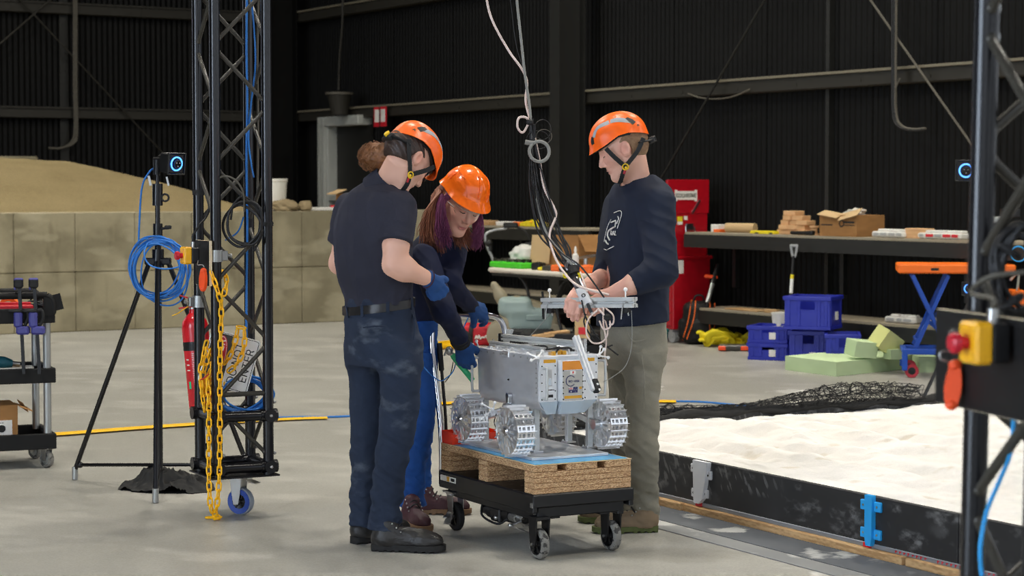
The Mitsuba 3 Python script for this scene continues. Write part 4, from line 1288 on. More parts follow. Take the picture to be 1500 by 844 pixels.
def limb_mesh(bones_k, lo_hi_pad=.03, h=.0035, wr=0.0, seed=0):
    """Union of (bones, blend) groups in world coordinates."""
    allp = A([p for bs, k in bones_k for b in bs for p in b[:2]])

    def fn(p):
        out = None
        for bs, k in bones_k:
            d = union([d_cone(p, *b) for b in bs], k)
            out = d if out is None else smin(out, d, .012)
        return out + (folds(p, wr, 14, seed) if wr else 0)
    return surf(fn, allp.min(0) - lo_hi_pad - .02, allp.max(0) + lo_hi_pad + .02, h)


def to_world(bones, o, R):
    return [(R @ a + o, R @ b + o, ra, rb) for a, b, ra, rb in bones]


def hand_frame(y, z, mirror=False):
    y = nrm(y); z = nrm(A(z, float) - y * (y @ A(z, float))); x = np.cross(y, z)
    if mirror: x = -x
    return np.stack([x, y, z], 1)


# ---- boots: x forward from heel, y sideways, z up
def boot(par, heel, ang, Lb, up_mt, sole_mt, name='boot', tall=.15, lace='strap_black', lean=(0, 0), wid=.05, toe_cap=True, label=None):
    R = rotz(ang); o = A(heel, float)
    S = Lb / .30

    def upper(p):
        q = (p - o) @ R / S
        d = d_ell(q, (.225, 0, .045), (.075, .047, .042))
        d = smin(d, d_ell(q, (.13, 0, .05), (.11, .042, .05)), .03)
        d = smin(d, d_ell(q, (.05, 0, .05), (.052, .038, .05)), .03)
        d = smin(d, d_cone(q, (.058, 0, .06), (.062 + lean[0], lean[1], tall - .02), .044, .043), .04)
        d = np.maximum(d, .022 - q[:, 2])
        return d * S + folds(p, .0035, 16, 3)
    lo, hi = A([-.03, -.07, 0]) * S, A([.33, .07, tall + .06]) * S
    cs = A([[x, y, z] for x in (lo[0], hi[0]) for y in (lo[1], hi[1]) for z in (lo[2], hi[2])]) @ R.T + o
    k = put(name, surf(upper, cs.min(0), cs.max(0), .006), up_mt, par, smooth=True, label=label)
    oc = [(.0, .0), (.006, -.026), (.04, -.04), (.1, -.038), (.16, -.043), (.22, -.053), (.27, -.047), (.298, -.028), (.305, 0)]
    oc = catmull(oc + [(x, -y) for x, y in oc[-2:0:-1]], 3, True) * S
    m = MB(o, R); m.prism(oc * A([1.02, 1.04]) - A([.002, 0]), np.eye(3), (0, 0, .008), .022 * S)
    for i in range(9):     # tread blocks
        x = (.012 + i * .033) * S
        if 3 < i < 5: continue
        w = np.interp(x / S, [0, .04, .1, .22, .27, .3], [.022, .038, .036, .051, .045, .022]) * S
        m.box((x, 0, .006), (.02 * S, 2 * w, .012), None, .002)
    put('sole', m, sole_mt, k, smooth=30)
    for i in range(4):     # laces over the tongue
        t = i / 3
        x, z = (.145 - .06 * t) * S, (.088 + .05 * t) * S
        m = MB(o, R); m.tube(catmull([(x - .012, -.03 * S, z - .008), (x, 0, z + .012), (x - .012, .03 * S, z - .008)], 5), .0028, 6); put('lace', m, lace, k, smooth=True)
    for i in range(4):
        t = i / 3
        for s in (-1, 1):
            p = A([(.128 - .055 * t) * S, s * .036 * S, (.084 + .05 * t) * S]); m = MB(o, R); m.sph(p, .0042, 1); put('eyelet', m, 'zinc', k)
    if toe_cap:
        m = MB(o, R); m.tube(catmull([(.19 * S, -.044 * S, .035), (.2 * S, -.03 * S, .073 * S), (.195 * S, 0, .088 * S), (.2 * S, .03 * S, .073 * S), (.19 * S, .044 * S, .035)], 6), .0035, 6); put('toe_seam', m, up_mt, k, smooth=True)
    return k


def strands(rng, roots, tips, n, r=.004, wav=.01, sag=.02, seg=12, mid=None):
    m = MB()
    for _ in range(n):
        t = rng.random(); u = rng.random()
        a, b = roots(t, u), tips(t, u)
        s = np.linspace(0, 1, seg)[:, None]
        c = (a + b) / 2 + A([0, 0, sag]) + (mid(t, u) if mid else 0)
        p = a * (1 - s) ** 2 + 2 * c * s * (1 - s) + b * s * s
        ph = rng.random() * 6; w = wav * (.5 + rng.random())
        p = p + np.stack([np.sin(s[:, 0] * 7 + ph), np.cos(s[:, 0] * 6 + ph * 1.7), .3 * np.sin(s[:, 0] * 5 + ph)], 1) * w * s
        m.tube(p, r * np.linspace(1, .25, seg) * (.6 + .8 * rng.random()), 5, flat=(1.4, .6))
    return m


def pelvis_legs(par, mt, pelvis, legs, side, fwd, hem, h=.007, wr=.013, extra=None, name='trousers', label=None):
    P_ = loft_f(rows(pelvis, side, fwd), side, fwd)
    Ls = [loft_f(rows(l, A([1.0, 0, 0]), A([0, 1.0, 0])), A([1.0, 0, 0]), A([0, 1.0, 0]), 2.0) for l in legs]

    def fn(p):
        d = union([f(p) for f in Ls], .012)
        d = smin(d, P_(p), .05)
        zk = np.clip((.62 - p[:, 2]) / .5, 0, 1)
        return d + folds(p, wr * .5, 6.0, 2, 1.2) + crease(p, .013, 11, 5, 2.3, 1.3) * (.3 + .7 * zk) + crease(p, .006, 22, 8, 2.0, -1.0) * (.2 + .8 * zk)
    lo = np.r_[np.min([f.lo for f in Ls + [P_]], 0) - .03, min(f.z[0] for f in Ls) - .02]; hi = np.r_[np.max([f.hi for f in Ls + [P_]], 0) + .03, P_.z[1] + .02]
    return put(name, surf(fn, lo, hi, h), mt, par, smooth=True, label=label), P_, Ls


def ring_on(loftf, z, off, n=64, rise=None):
    """Closed line round a loft at height z."""
    pts = []
    c = (A([*(loftf.lo), 0]) + A([*(loftf.hi), 0])) / 2
    for t in np.arange(n) * 2 * np.pi / n:
        d = A([math.cos(t), math.sin(t), 0]); zz = z + (rise(t) if rise else 0)
        s = np.linspace(0, .4, 160); P = A([c[0], c[1], zz]) + s[:, None] * d
        v = loftf(P); k = np.argmax(v > 0) if (v > 0).any() else len(s) - 1
        pts.append(P[k] + d * off)
    return A(pts)
def body_of(par, pieces):
    V, F, Cc, n = [], [], [], 0
    for v, f, c in pieces:
        f = np.asarray(f); v = np.asarray(v)
        V.append(v); F.append(f + n); n += len(v)
        Cc.append(np.tile(A(lin(c)), (len(v), 1)) if np.ndim(c) == 1 else c)
    return put('body', (np.vstack(V), np.vstack(F)), 'skin_pale', par, smooth=True, color=np.vstack(Cc))


def axes(phi):
    f = A([math.cos(math.radians(phi)), math.sin(math.radians(phi)), 0]); return f, A([f[1], -f[0], 0])


def head_R(phi, pitch, roll=0.0):
    f, r = axes(phi); p = math.radians(pitch)
    y = f * math.cos(p) + A([0, 0, -math.sin(p)]); x = r; z = np.cross(x, y)
    if roll:
        c, s = math.cos(math.radians(roll)), math.sin(math.radians(roll)); x, z = x * c + z * s, z * c - x * s
    return np.stack([x, y, z], 1)


# ---------------- 1: man in the polo shirt, seen from behind
p1 = thing('person', 'person with hair bun in dark polo shirt and navy trousers, back turned', 'person')
F1, S1 = axes(38)
sk = (226, 176, 153)
Ho = W(597, 233, 8.5); HR = head_R(38, 50)
nb = W(560, 280, 8.57)
hv = head_piece(Ho, HR, nb, sk, nr=(.045, .054))
T1 = [(268, 532, 592, 8.58, .85), (274, 523, 596, 8.57, .75), (282, 512, 599, 8.56, .66), (300, 500, 603, 8.56, .62), (345, 489, 602, 8.56, .64), (400, 494, 603, 8.57, .66), (436, 506, 602, 8.58, .68), (460, 507, 605, 8.58, .7)]
LT = loft_f(rows(T1, S1, F1), S1, F1)
sh_r, el_r, wr_r = W(588, 303, 8.43), W(577, 388, 8.36), W(632, 411, 8.47)
sh_l, el_l, wr_l = W(512, 305, 8.72), W(498, 386, 8.78), W(560, 420, 8.95)
arm_r = [(sh_r, W(580, 360, 8.37), .056, .05), (W(580, 360, 8.37), el_r, .05, .043), (el_r, W(592, 394, 8.38), .044, .048), (W(592, 394, 8.38), wr_r, .047, .029)]
arm_l = [(sh_l, el_l, .055, .042), (el_l, wr_l, .044, .028)]
core = loft_f([(s[0], s[1], s[2], s[3] * .86, s[4] * .86) for s in rows(T1, S1, F1)], S1, F1)
body_of(p1, [hv, (*limb_mesh([(arm_r, .03)], .05, .006), sk), (*limb_mesh([(arm_l, .03)], .05, .008), sk), (*surf(core, [*core.lo, core.z[0]], [*core.hi, core.z[1] + .02], .016), sk)])
brow_lash(p1, Ho, HR, 'hair_dark')
rescue_helmet(p1, Ho, HR, 'clip_yellow')


def shirt1(p):
    d = LT(p) + crease(p, .009, 15.0, 7, .3, .8) + crease(p, .010, 12.0, 3, 1.0, -1.2) * np.clip((1.28 - p[:, 2]) / .25, 0.2, 1)
    r = d_cone(p, sh_r, W(582, 350, 8.375), .066, .069); r = np.maximum(r, (p - W(583, 356, 8.375)) @ nrm(W(580, 360, 8.37) - sh_r))
    l = d_cone(p, sh_l, W(502, 352, 8.75), .066, .066); l = np.maximum(l, (p - W(501, 357, 8.75)) @ nrm(el_l - sh_l))
    return smin(d, smin(r, l, .01) + folds(p, .006, 9, 4), .028)


lo = np.r_[LT.lo - .1, LT.z[0]]; hi = np.r_[LT.hi + .1, LT.z[1] + .03]
hem = lambda p: W(550, 449, 8.58)[2] + .02 * ((p[:, 0] - W(550, 449, 8.58)[0]) / .15)
put('polo_shirt', surf(lambda p: np.maximum(np.maximum(shirt1(p), -d_cone(p, W(560, 292, 8.56), nb + (Ho - nb) * .8, .06, .058)), hem(p) - p[:, 2]), lo, hi, .0075), 'polo_fabric', p1, smooth=True, label='dark charcoal short sleeved polo shirt')
m = MB(); a = np.linspace(0, 2 * np.pi, 40)[:-1]; ax = frame(z=Ho - nb, hint=tuple(S1)); cN = nb + (Ho - nb) * .10
ring = lambda r, k: cN + (Ho - nb) * k + (np.stack([np.cos(a) * r, np.sin(a) * r * .95, a * 0], 1) @ ax.T)
V = np.vstack([ring(.096, -.12), ring(.083, .16), ring(.076, .30), ring(.072, .28), ring(.078, .0)]); n_ = len(a); i = np.arange(n_); j = (i + 1) % n_
m.add(V, np.vstack([np.stack([i + k * n_, j + k * n_, j + (k + 1) * n_, i + (k + 1) * n_], 1) for k in range(4)])); put('collar', m, 'polo_fabric', p1, smooth=40)
pel = [(436, 508, 602, 8.58, .72), (455, 506, 607, 8.58, .74), (480, 505, 611, 8.58, .78), (510, 508, 614, 8.59, .8), (535, 512, 616, 8.6, .75)]
legR = [(500, 552, 614, 8.52, 1), (560, 556, 617, 8.49, 1), (610, 556, 612, 8.48, 1), (645, 553, 605, 8.49, 1), (700, 546, 594, 8.52, 1), (745, 543, 588, 8.54, 1), (774, 540, 590, 8.55, 1)]
legL = [(500, 507, 572, 8.68, 1), (560, 512, 566, 8.68, 1), (610, 513, 562, 8.68, 1), (650, 513, 558, 8.68, 1), (700, 514, 553, 8.67, 1), (745, 514, 550, 8.66, 1), (768, 513, 552, 8.66, 1)]
tr, P1, L1 = pelvis_legs(p1, 'navy_work_fabric', pel, [legR, legL], S1, F1, 0, label='dusty navy work trousers')
zb = W(550, 445, 8.58)[2]; rise = lambda t: .022 * math.cos(t)
put('belt', MB().tube(ring_on(P1, zb - .010, .006, rise=rise), 1.0, 4, closed=True, flat=(.0035, .0175), hint=(0, 0, 1.0)), 'belt_leather', p1, smooth=20)
rg = ring_on(P1, zb - .012, .010, rise=rise)
for k in (2, 14, 36, 43, 50, 57):
    p = rg[k]; d = nrm(p - rg.mean(0)); m = MB(); m.box(p, (.004, .014, .05), frame(x=d), .001); put('belt_loop', m, 'navy_work_fabric', tr)
m = MB(); m.tube([W(532, 480, 8.40), W(548, 478, 8.37), W(566, 478, 8.34)], .0035, 5); put('pocket_seam', m, 'navy_work_fabric', tr)
m = MB(); m.tube(catmull([W(601, 452, 8.52), W(608, 475, 8.46), W(606, 498, 8.43)], 5), .004, 5); put('pocket_seam', m, 'navy_work_fabric', tr)
boot(p1, W(545, 814, 8.53) * A([1, 1, 0]), -8, .305, 'leather_black', 'sole_black', tall=.135, label='black leather work boot with lugged sole')
boot(p1, W(517, 806, 8.68) * A([1, 1, 0]), 40, .30, 'leather_black', 'sole_black', tall=.135)
# right glove, knuckles down, held in front of the waist
gR = hand_frame(W(645, 432, 8.52) - W(630, 410, 8.47), W(640, 405, 8.3) - W(634, 420, 8.47), True)
gb = to_world(hand_bones((.9, .95, 1.0, 1.0), (.2, .5), .03, 1.14), wr_r, gR)
put('glove', limb_mesh([(gb, .009), ([(W(626, 408, 8.46), wr_r + gR @ A([0, .02, 0]), .036, .033)], .01)], .03, .0038, .0015), 'glove_knit', p1, smooth=True)
m = MB(); d = nrm(wr_r - W(592, 394, 8.38)); m.torus(W(627, 409, 8.465), d, .0365, .0045, 24, 6); put('glove_cuff', m, 'glove_cuff', p1, smooth=True)
# hair: cap under the helmet and frizzy bun
def cap1(q):
    d = d_ell(q, (0, -.03, .02), (.083, .1, .1)) + .002 * np.sin(q[:, 2] * 300 + q[:, 1] * 120)
    d = np.maximum(d, q[:, 1] - .055 - .3 * q[:, 2]); d = np.maximum(d, -.03 + .45 * q[:, 1] - q[:, 2])
    return np.maximum(d, -(np.linalg.norm(q * A([0, 1, 1.0]) - A([0, -.0, -.01]), axis=1) - .03))
V, F = surf(cap1, [-.1, -.14, -.1], [.1, .1, .14], .005); put('hair', (V @ HR.T + Ho, F), 'hair_dark', p1, smooth=True)
bc = W(549, 230, 8.56)
V, F = surf(lambda p: smin(d_ell(p, bc, (.06, .058, .054)), d_cone(p, bc, W(586, 219, 8.5), .044, .05), .03) + .02 * npn(p, 26, 3) + .014 * npn(p, 60, 4), bc - .12, bc + .14, .0045)
put('hair_bun', (V, F), 'hair_brown', p1, smooth=True, label='frizzy reddish brown hair bun')
rng = random.Random(11); m = MB()
for k in range(420):
    d = nrm(A([rng.gauss(-.3, 1), rng.gauss(0, 1), rng.gauss(0, 1)])); a = bc + d * A([.05, .05, .045]); t = nrm(np.cross(d, A([rng.gauss(0, 1), rng.gauss(0, 1), rng.gauss(0, 1)])))
    e_ = rng.uniform(.5, 1.6); m.tube(catmull([a, a + d * .014 * e_ + t * .012, a + d * .012 * e_ + t * .028], 3), .001, 4)
put('loose_hair', m, 'hair_brown', p1, smooth=True, kind='stuff')
# safety glasses
lens(p1, Ho, HR, [(-.068, .066, .004), (-.05, .098, .006), (0, .122, .008), (.05, .098, .006), (.068, .066, .004)])

# ---------------- 2: woman bending over the rover
p2 = thing('person', 'person with purple and copper hair, safety glasses and orange hard hat bending towards the rover', 'person')
F2, S2 = axes(-48)
sk2 = (222, 168, 146)
Ho2 = W(675, 299, 9.0); HR2 = head_R(-64, 30, 14)
nb2 = W(647, 348, 9.12)
hv2 = head_piece(Ho2, HR2, nb2, sk2, nr=(.05, .056), lips=(186, 108, 104))
T2 = [(338, 628, 668, 9.1, .8), (348, 612, 675, 9.1, .7), (362, 602, 676, 9.09, .62), (385, 600, 672, 9.07, .64), (415, 598, 662, 9.09, .66), (445, 596, 650, 9.13, .68), (470, 596, 640, 9.17, .7), (490, 596, 637, 9.2, .72)]
LT2 = loft_f(rows(T2, S2, F2), S2, F2)
shr2, elr2, wrr2 = W(620, 378, 8.9), W(650, 455, 8.72), W(678, 503, 8.93)
shl2, ell2, wrl2 = W(664, 368, 9.15), W(657, 414, 8.95), W(690, 449, 9.12)
core2 = loft_f([(s[0], s[1], s[2], s[3] * .85, s[4] * .85) for s in rows(T2, S2, F2)], S2, F2)
ab2 = [(shr2, elr2, .045, .038), (elr2, wrr2, .038, .026)]; ab2l = [(shl2, ell2, .045, .038), (ell2, wrl2, .038, .026)]
body_of(p2, [hv2, (*limb_mesh([(ab2, .03)], .05, .009), sk2), (*limb_mesh([(ab2l, .03)], .05, .009), sk2), (*surf(core2, [*core2.lo, core2.z[0]], [*core2.hi, core2.z[1] + .02], .016), sk2)])
brow_lash(p2, Ho2, HR2, 'hair_dark')
cap_helmet(p2, Ho2, HR2)


def top2(p):
    d = LT2(p) + folds(p, .007, 7, 9, .7, 1.2)
    r = union([d_cone(p, shr2, elr2, .062, .052), d_cone(p, elr2, wrr2, .052, .034)], .02) + crease(p, .007, 14, 2, 1.4, 1.5)
    l = union([d_cone(p, shl2, ell2, .06, .052), d_cone(p, ell2, wrl2, .052, .034)], .02) + crease(p, .008, 14, 6, 1.4, 1.2)
    return smin(d, smin(r, l, .01), .03)


pts = A([shr2, elr2, wrr2, shl2, ell2, wrl2]); lo = np.minimum(np.r_[LT2.lo - .04, LT2.z[0] - .01], pts.min(0) - .08); hi = np.maximum(np.r_[LT2.hi + .04, LT2.z[1] + .03], pts.max(0) + .08)
put('jersey_top', surf(lambda p: np.maximum(top2(p), -d_cone(p, nb2, Ho2, .056, .056)), lo, hi, .008), 'jersey_fabric', p2, smooth=True, label='navy long sleeved top')
pel2 = [(470, 597, 640, 9.17, .8), (495, 594, 640, 9.22, .85), (520, 594, 640, 9.25, .9), (545, 596, 640, 9.25, .8)]
lgR = [(515, 605, 640, 9.2, 1.15), (570, 603, 640, 9.15, 1.1), (620, 600, 637, 9.13, 1.1), (655, 597, 629, 9.15, 1.1), (690, 592, 624, 9.2, 1), (725, 588, 622, 9.24, 1), (741, 586, 624, 9.25, 1)]
lgL = [(515, 598, 634, 9.38, 1.1), (570, 600, 634, 9.38, 1), (620, 602, 636, 9.4, 1), (660, 602, 632, 9.45, 1), (700, 604, 630, 9.5, 1), (727, 604, 632, 9.5, 1)]
pelvis_legs(p2, 'blue_trouser_fabric', pel2, [lgR, lgL], S2, F2, 0, wr=.012, label='bright blue work trousers')
boot(p2, W(598, 776, 9.22) * A([1, 1, 0]), -70, .265, 'leather_maroon', 'sole_tan', tall=.14, label='maroon leather shoe with brown sole')
boot(p2, W(606, 757, 9.5) * A([1, 1, 0]), -6, .265, 'leather_maroon', 'sole_tan', tall=.14)
gR = hand_frame(W(686, 548, 8.98) - wrr2, W(672, 522, 8.7) - W(682, 522, 8.95), True)
gb = to_world(hand_bones((.5, .55, .6, .6), (.4, .7), .03, 1.18), wrr2, gR)
put('glove', limb_mesh([(gb, .009), ([(W(676, 500, 8.92), wrr2 + gR @ A([0, .02, 0]), .034, .032)], .01)], .03, .0038), 'glove_knit', p2, smooth=True)
m = MB(); d = nrm(wrr2 - elr2)
for k in range(5): m.torus(W(674, 497, 8.91) + d * (.008 * k - .012) , d + A([.1 * math.sin(k * 2), .1 * math.cos(k * 3), 0]), .037 + .003 * math.sin(k * 2.3), .0075, 18, 6)
put('wrist_wrap', m, 'black_rubber', p2, smooth=True)
gL = hand_frame(W(716, 462, 9.2) - wrl2, W(702, 435, 9.0) - W(702, 455, 9.14))
gb = to_world(hand_bones((.45, .5, .5, .55), (.35, .7), .05, 1.14), wrl2, hand_frame(W(716, 462, 9.2) - wrl2, W(702, 435, 9.0) - W(702, 455, 9.14)))
put('glove', limb_mesh([(gb, .009), ([(W(686, 446, 9.1), wrl2 + gL @ A([0, .02, 0]), .033, .031)], .01)], .03, .0038), 'glove_knit', p2, smooth=True)
m = MB(); d = nrm(wrl2 - ell2); m.torus(W(687, 447, 9.11), d, .034, .005, 20, 6); put('watch_strap', m, 'black_rubber', p2, smooth=True)
m = MB(); m.box(W(689, 441, 9.07), (.028, .008, .03), frame(x=d), .003); put('watch_face', m, 'zinc', p2)
# long hair
rng = random.Random(21)
hl = lambda q: HR2 @ A(q, float) + Ho2
def cap2(q):
    d = d_ell(q, (0, -.025, .02), (.082, .098, .1)); return np.maximum(d, q[:, 1] - .045 - .25 * q[:, 2])
V, F = surf(cap2, [-.1, -.14, -.1], [.1, .1, .14], .006); put('hair', (V @ HR2.T + Ho2, F), 'hair_copper', p2, smooth=True)
# hair falls straight down in the hall on both sides of the face and over the shoulder at the back
def lock(name, mt, root, tip, n, rr=.0048, mid=None, wav=.012):
    put(name, strands(rng, root, tip, n, rr, wav, 0.0, 12, mid), mt, p2, smooth=True)
jit = lambda s: A([rng.gauss(0, s), rng.gauss(0, s), rng.gauss(0, s)])
hair_pts = lambda *c: [hl(q) if len(q) == 3 and abs(q[0]) < 1 else W(*q) for q in c]
def mass(name, mt, chain_, rad, seed, flat_=1.0):
    P = hair_pts(*chain_); bs = [(P[k], P[k + 1], rad[k], rad[k + 1]) for k in range(len(P) - 1)]
    def fn(p):
        d = union([d_cone(p, *b) for b in bs], .02)
        a = meshkit.noise(np.stack([p[:, 0] * 130 + 6 * np.sin(p[:, 2] * 20), p[:, 1] * 130, p[:, 2] * 7], 1), seed)
        return d + .007 * (np.abs(2 * a - 1) - .5) + .008 * npn(p, 22, seed)
    put(name, surf(fn, A(P).min(0) - .06, A(P).max(0) + .06, .0042), mt, p2, smooth=True)
mass('long_hair', 'hair_copper', ((.072, -.07, .03), (.088, -.06, -.03), (633, 325, 9.0), (628, 345, 9.0)), (.02, .018, .015, .006), 3)
mass('long_hair', 'hair_copper', ((.05, -.09, .0), (.03, -.08, -.07), (648, 345, 9.05), (655, 358, 9.05)), (.03, .028, .016, .006), 4)
mass('dyed_hair', 'hair_purple', ((.082, .005, .03), (.092, .0, -.03), (650, 328, 8.97), (655, 347, 8.97)), (.012, .013, .010, .004), 5)
mass('dyed_hair', 'hair_purple', ((-.08, .01, .02), (-.09, .0, -.035), (697, 335, 9.08), (699, 360, 9.07)), (.012, .013, .010, .004), 6)
lock('long_hair', 'hair_copper', lambda t, u: hl((.098 + .01 * u, -.03 - .05 * t, .02 - .05 * u)), lambda t, u: W(612 + 34 * t + 6 * u, 340 + 20 * u + 14 * t, 8.93 + .06 * u) + jit(.008), 260, .0044, lambda t, u: A([-.03, -.02, .02]), .008)
lock('dyed_hair', 'hair_purple', lambda t, u: hl((.1 + .004 * u, -.02 + .035 * t, .02 - .03 * u)), lambda t, u: W(641 + 21 * t, 340 + 26 * u, 8.91 + .03 * u) + jit(.005), 200, .0042, lambda t, u: A([-.02, -.015, 0]), .007)
lock('dyed_hair', 'hair_purple', lambda t, u: hl((-.096 + .006 * u, .0 + .03 * t, .0 - .04 * u)), lambda t, u: W(691 + 13 * t, 346 + 22 * u, 9.01 + .04 * u) + jit(.005), 180, .0042, lambda t, u: A([.02, .0, 0]), .007)
lock('long_hair', 'hair_copper', lambda t, u: hl((.02 - .08 * t, -.07, -.08)), lambda t, u: W(655 + 45 * t, 350 + 16 * u, 9.06) + jit(.007), 170, .0044, None, .008)
# clear safety glasses
g = [(-.068, .066, .008), (-.04, .108, .01), (0, .122, .014), (.04, .108, .01), (.068, .066, .008)]
gl = lens(p2, Ho2, HR2, A(g) - A([0, 0, .006]))
m = MB(Ho2, HR2); m.tube(catmull(g, 6) + A([0, 0, .0135]), .0016, 6); put('glasses_rim', m, 'white_plastic', gl, smooth=True)
m = MB(Ho2, HR2)
for s in (-1, 1): m.tube([(s * .068, .066, .008), (s * .08, .02, .006), (s * .083, -.05, .0)], .0025, 5)
put('glasses_arms', m, 'white_plastic', gl, smooth=True)

# ---------------- 3: man in the navy sweatshirt
p3 = thing('person', 'person with short fair hair in navy sweatshirt and olive grey trousers holding the lifting beam', 'person')
F3, S3 = axes(204)
sk3 = (226, 176, 154)
Ho3 = W(913, 219, 8.97); HR3 = head_R(180, 24)
nb3 = W(934, 280, 9.06)
hv3 = head_piece(Ho3, HR3, nb3, sk3, nr=(.056, .066))
T3 = [(256, 916, 958, 9.06, .9), (264, 908, 968, 9.06, .8), (277, 898, 980, 9.06, .66), (295, 890, 983, 9.06, .6), (340, 883, 980, 9.05, .62), (400, 879, 976, 9.05, .64), (445, 877, 975, 9.06, .66), (485, 878, 975, 9.07, .68)]
LT3 = loft_f(rows(T3, S3, F3), S3, F3)
# left arm (near us), right arm (behind)
shl3, ell3, wrl3 = W(964, 300, 8.9), W(968, 398, 8.74), W(892, 432, 8.83)
shr3, elr3, wrr3 = W(908, 305, 9.22), W(893, 400, 9.12), W(848, 427, 8.85)
fore_l = [(W(962, 404, 8.74), W(930, 415, 8.75), .046, .045), (W(930, 415, 8.75), wrl3, .044, .029)]
fore_r = [(shr3, elr3, .05, .042), (elr3, W(880, 408, 9.06), .043, .043), (W(880, 408, 9.06), wrr3, .042, .029)]
core3 = loft_f([(s[0], s[1], s[2], s[3] * .86, s[4] * .86) for s in rows(T3, S3, F3)], S3, F3)
# hands: the left wraps the actuator from the right with the fingers below the beam, the right grips the beam from behind
hl3 = hand_frame(W(857, 457, 8.83) - wrl3, W(880, 440, 8.4) - W(878, 440, 8.7))
hbl = to_world(hand_bones((.35, .5, .6, .7), (.1, .35), .04, 1.02), wrl3, hl3)
hr3 = hand_frame(W(833, 462, 8.72) - W(848, 428, 8.86), W(826, 442, 8.5) - W(838, 445, 8.75))
hbr = to_world(hand_bones((.62, .68, .74, .8), (.6, .8), .02, 1.04), wrr3, hand_frame(W(834, 458, 8.73) - wrr3, W(818, 438, 8.45) - W(838, 445, 8.75), True))
body_of(p3, [hv3, (*limb_mesh([(fore_l, .02), (hbl, .007)], .04, .0038), (226, 172, 153)), (*limb_mesh([(fore_r[2:], .02), (hbr, .007)], .04, .0038), (226, 172, 153)), (*limb_mesh([([(shl3, ell3, .05, .045), (ell3, W(930, 415, 8.73), .045, .044)], .02), (fore_r[:2], .02)], .05, .01), sk3), (*surf(core3, [*core3.lo, core3.z[0]], [*core3.hi, core3.z[1] + .02], .016), sk3)])
brow_lash(p3, Ho3, HR3, 'hair_fair')
rescue_helmet(p3, Ho3, HR3)


def sweat(p):
    d = LT3(p) + crease(p, .008, 6, 12, .7, 1.2) + crease(p, .009, 9, 13, 1.4, .8) * np.clip((1.15 - p[:, 2]) / .2, 0, 1)
    l = union([d_cone(p, shl3, ell3, .074, .068), d_cone(p, ell3, W(932, 414, 8.73), .066, .052)], .03) + crease(p, .012, 11, 5, 1.6, .8)
    r = union([d_cone(p, shr3, elr3, .07, .064), d_cone(p, elr3, W(884, 407, 9.07), .06, .052)], .03) + crease(p, .010, 11, 6, 1.6, .8)
    return smin(d, smin(l, r, .01), .03)


pts = A([shl3, ell3, wrl3, shr3, elr3, W(880, 408, 9.06)]); lo = np.minimum(np.r_[LT3.lo - .05, LT3.z[0] - .01], pts.min(0) - .09); hi = np.maximum(np.r_[LT3.hi + .05, LT3.z[1] + .03], pts.max(0) + .09)
cutl, cutr = nrm(W(932, 414, 8.73) - ell3), nrm(W(884, 407, 9.07) - elr3)
h0 = W(925, 474, 9.07)


def sweat_cut(p):
    d = np.maximum(sweat(p), -d_cone(p, nb3 - A([0, 0, .02]), Ho3, .061, .058))
    d = np.maximum(d, np.where(np.linalg.norm(p - W(920, 418, 8.73), axis=1) < .13, np.minimum((p - W(927, 416, 8.73)) @ cutl, .05), -1))
    d = np.maximum(d, np.where(np.linalg.norm(p - W(876, 410, 9.05), axis=1) < .09, (p - W(882, 408, 9.07)) @ cutr, -1))
    return np.maximum(d, (h0[2] + .10 * (p[:, 0] - h0[0])) - p[:, 2])


put('sweatshirt', surf(sweat_cut, lo, hi, .0075), 'sweat_fabric', p3, smooth=True, label='navy crew neck sweatshirt with white print')
m = MB(); a = np.linspace(0, 2 * np.pi, 40)[:-1]; ax = frame(z=Ho3 - nb3, hint=tuple(S3)); m.tube(nb3 + (Ho3 - nb3) * .16 + np.stack([np.cos(a) * .073, np.sin(a) * .07, a * 0], 1) @ ax.T, .009, 8, closed=True); put('neck_band', m, 'sweat_fabric', p3, smooth=True)
m = MB(); m.tube([W(941, 411, 8.735), W(927, 416, 8.73)], [.055, .052], 20, cap=False); put('cuff', m, 'sweat_fabric', p3, smooth=40)
# print on the chest, laid on the cloth
def on_chest(u, v, off=.004):
    q = ray(u, v); e = A([0, 0, EYE]); s = np.linspace(8.6, 9.2, 600) / q[1]
    P = e + s[:, None] * q; d = sweat(P); k = np.argmax(d < off)
    return P[k] if (d < off).any() else P[300]
pr = MB()
def stroke(pts, r=.0026, n=6):
    c = catmull(pts, n); pr.tube(A([on_chest(*q) for q in c]), r, 5)
stroke([(899, 312), (904, 310), (909, 309), (910.5, 313), (908, 323), (904, 335)], .0018)
stroke([(895, 321), (890, 332), (886.5, 345), (884.8, 354)], .0018)
stroke([(905, 317), (906, 321), (903, 328)], .003)
stroke([(895, 326), (902, 323)], .0035); stroke([(902, 323), (901, 333)], .003)
stroke([(899, 333), (892, 338), (890, 345), (893, 352)], .0042)
stroke([(887, 352), (888, 355), (891, 358)], .004)
stroke([(885, 365), (889, 366.5)], .002); stroke([(890, 365.5), (894, 363.5), (899, 361)], .002)
put('chest_print', pr, 'white_paint', p3, smooth=True, label='white rounded emblem print')
m = MB(); cU = nrm(on_chest(902, 341) - on_chest(896, 341)); m.text('RAL', .02, on_chest(898.6, 341.5, .006), cU, A([.1, 0, 1.0]), .001, True); put('print_lettering', m, 'white_paint', p3, smooth=False)
pel3 = [(458, 884, 974, 9.07, .7), (485, 881, 974, 9.07, .74), (510, 885, 973, 9.07, .8), (540, 890, 970, 9.08, .8)]
lL = [(515, 915, 973, 8.98, 1.05), (560, 916, 968, 8.95, 1.05), (610, 917, 965, 8.93, 1.05), (650, 916, 965, 8.93, 1.05), (700, 920, 965, 8.98, 1.05), (740, 922, 964, 9.02, 1.05), (764, 920, 965, 9.03, 1.1)]
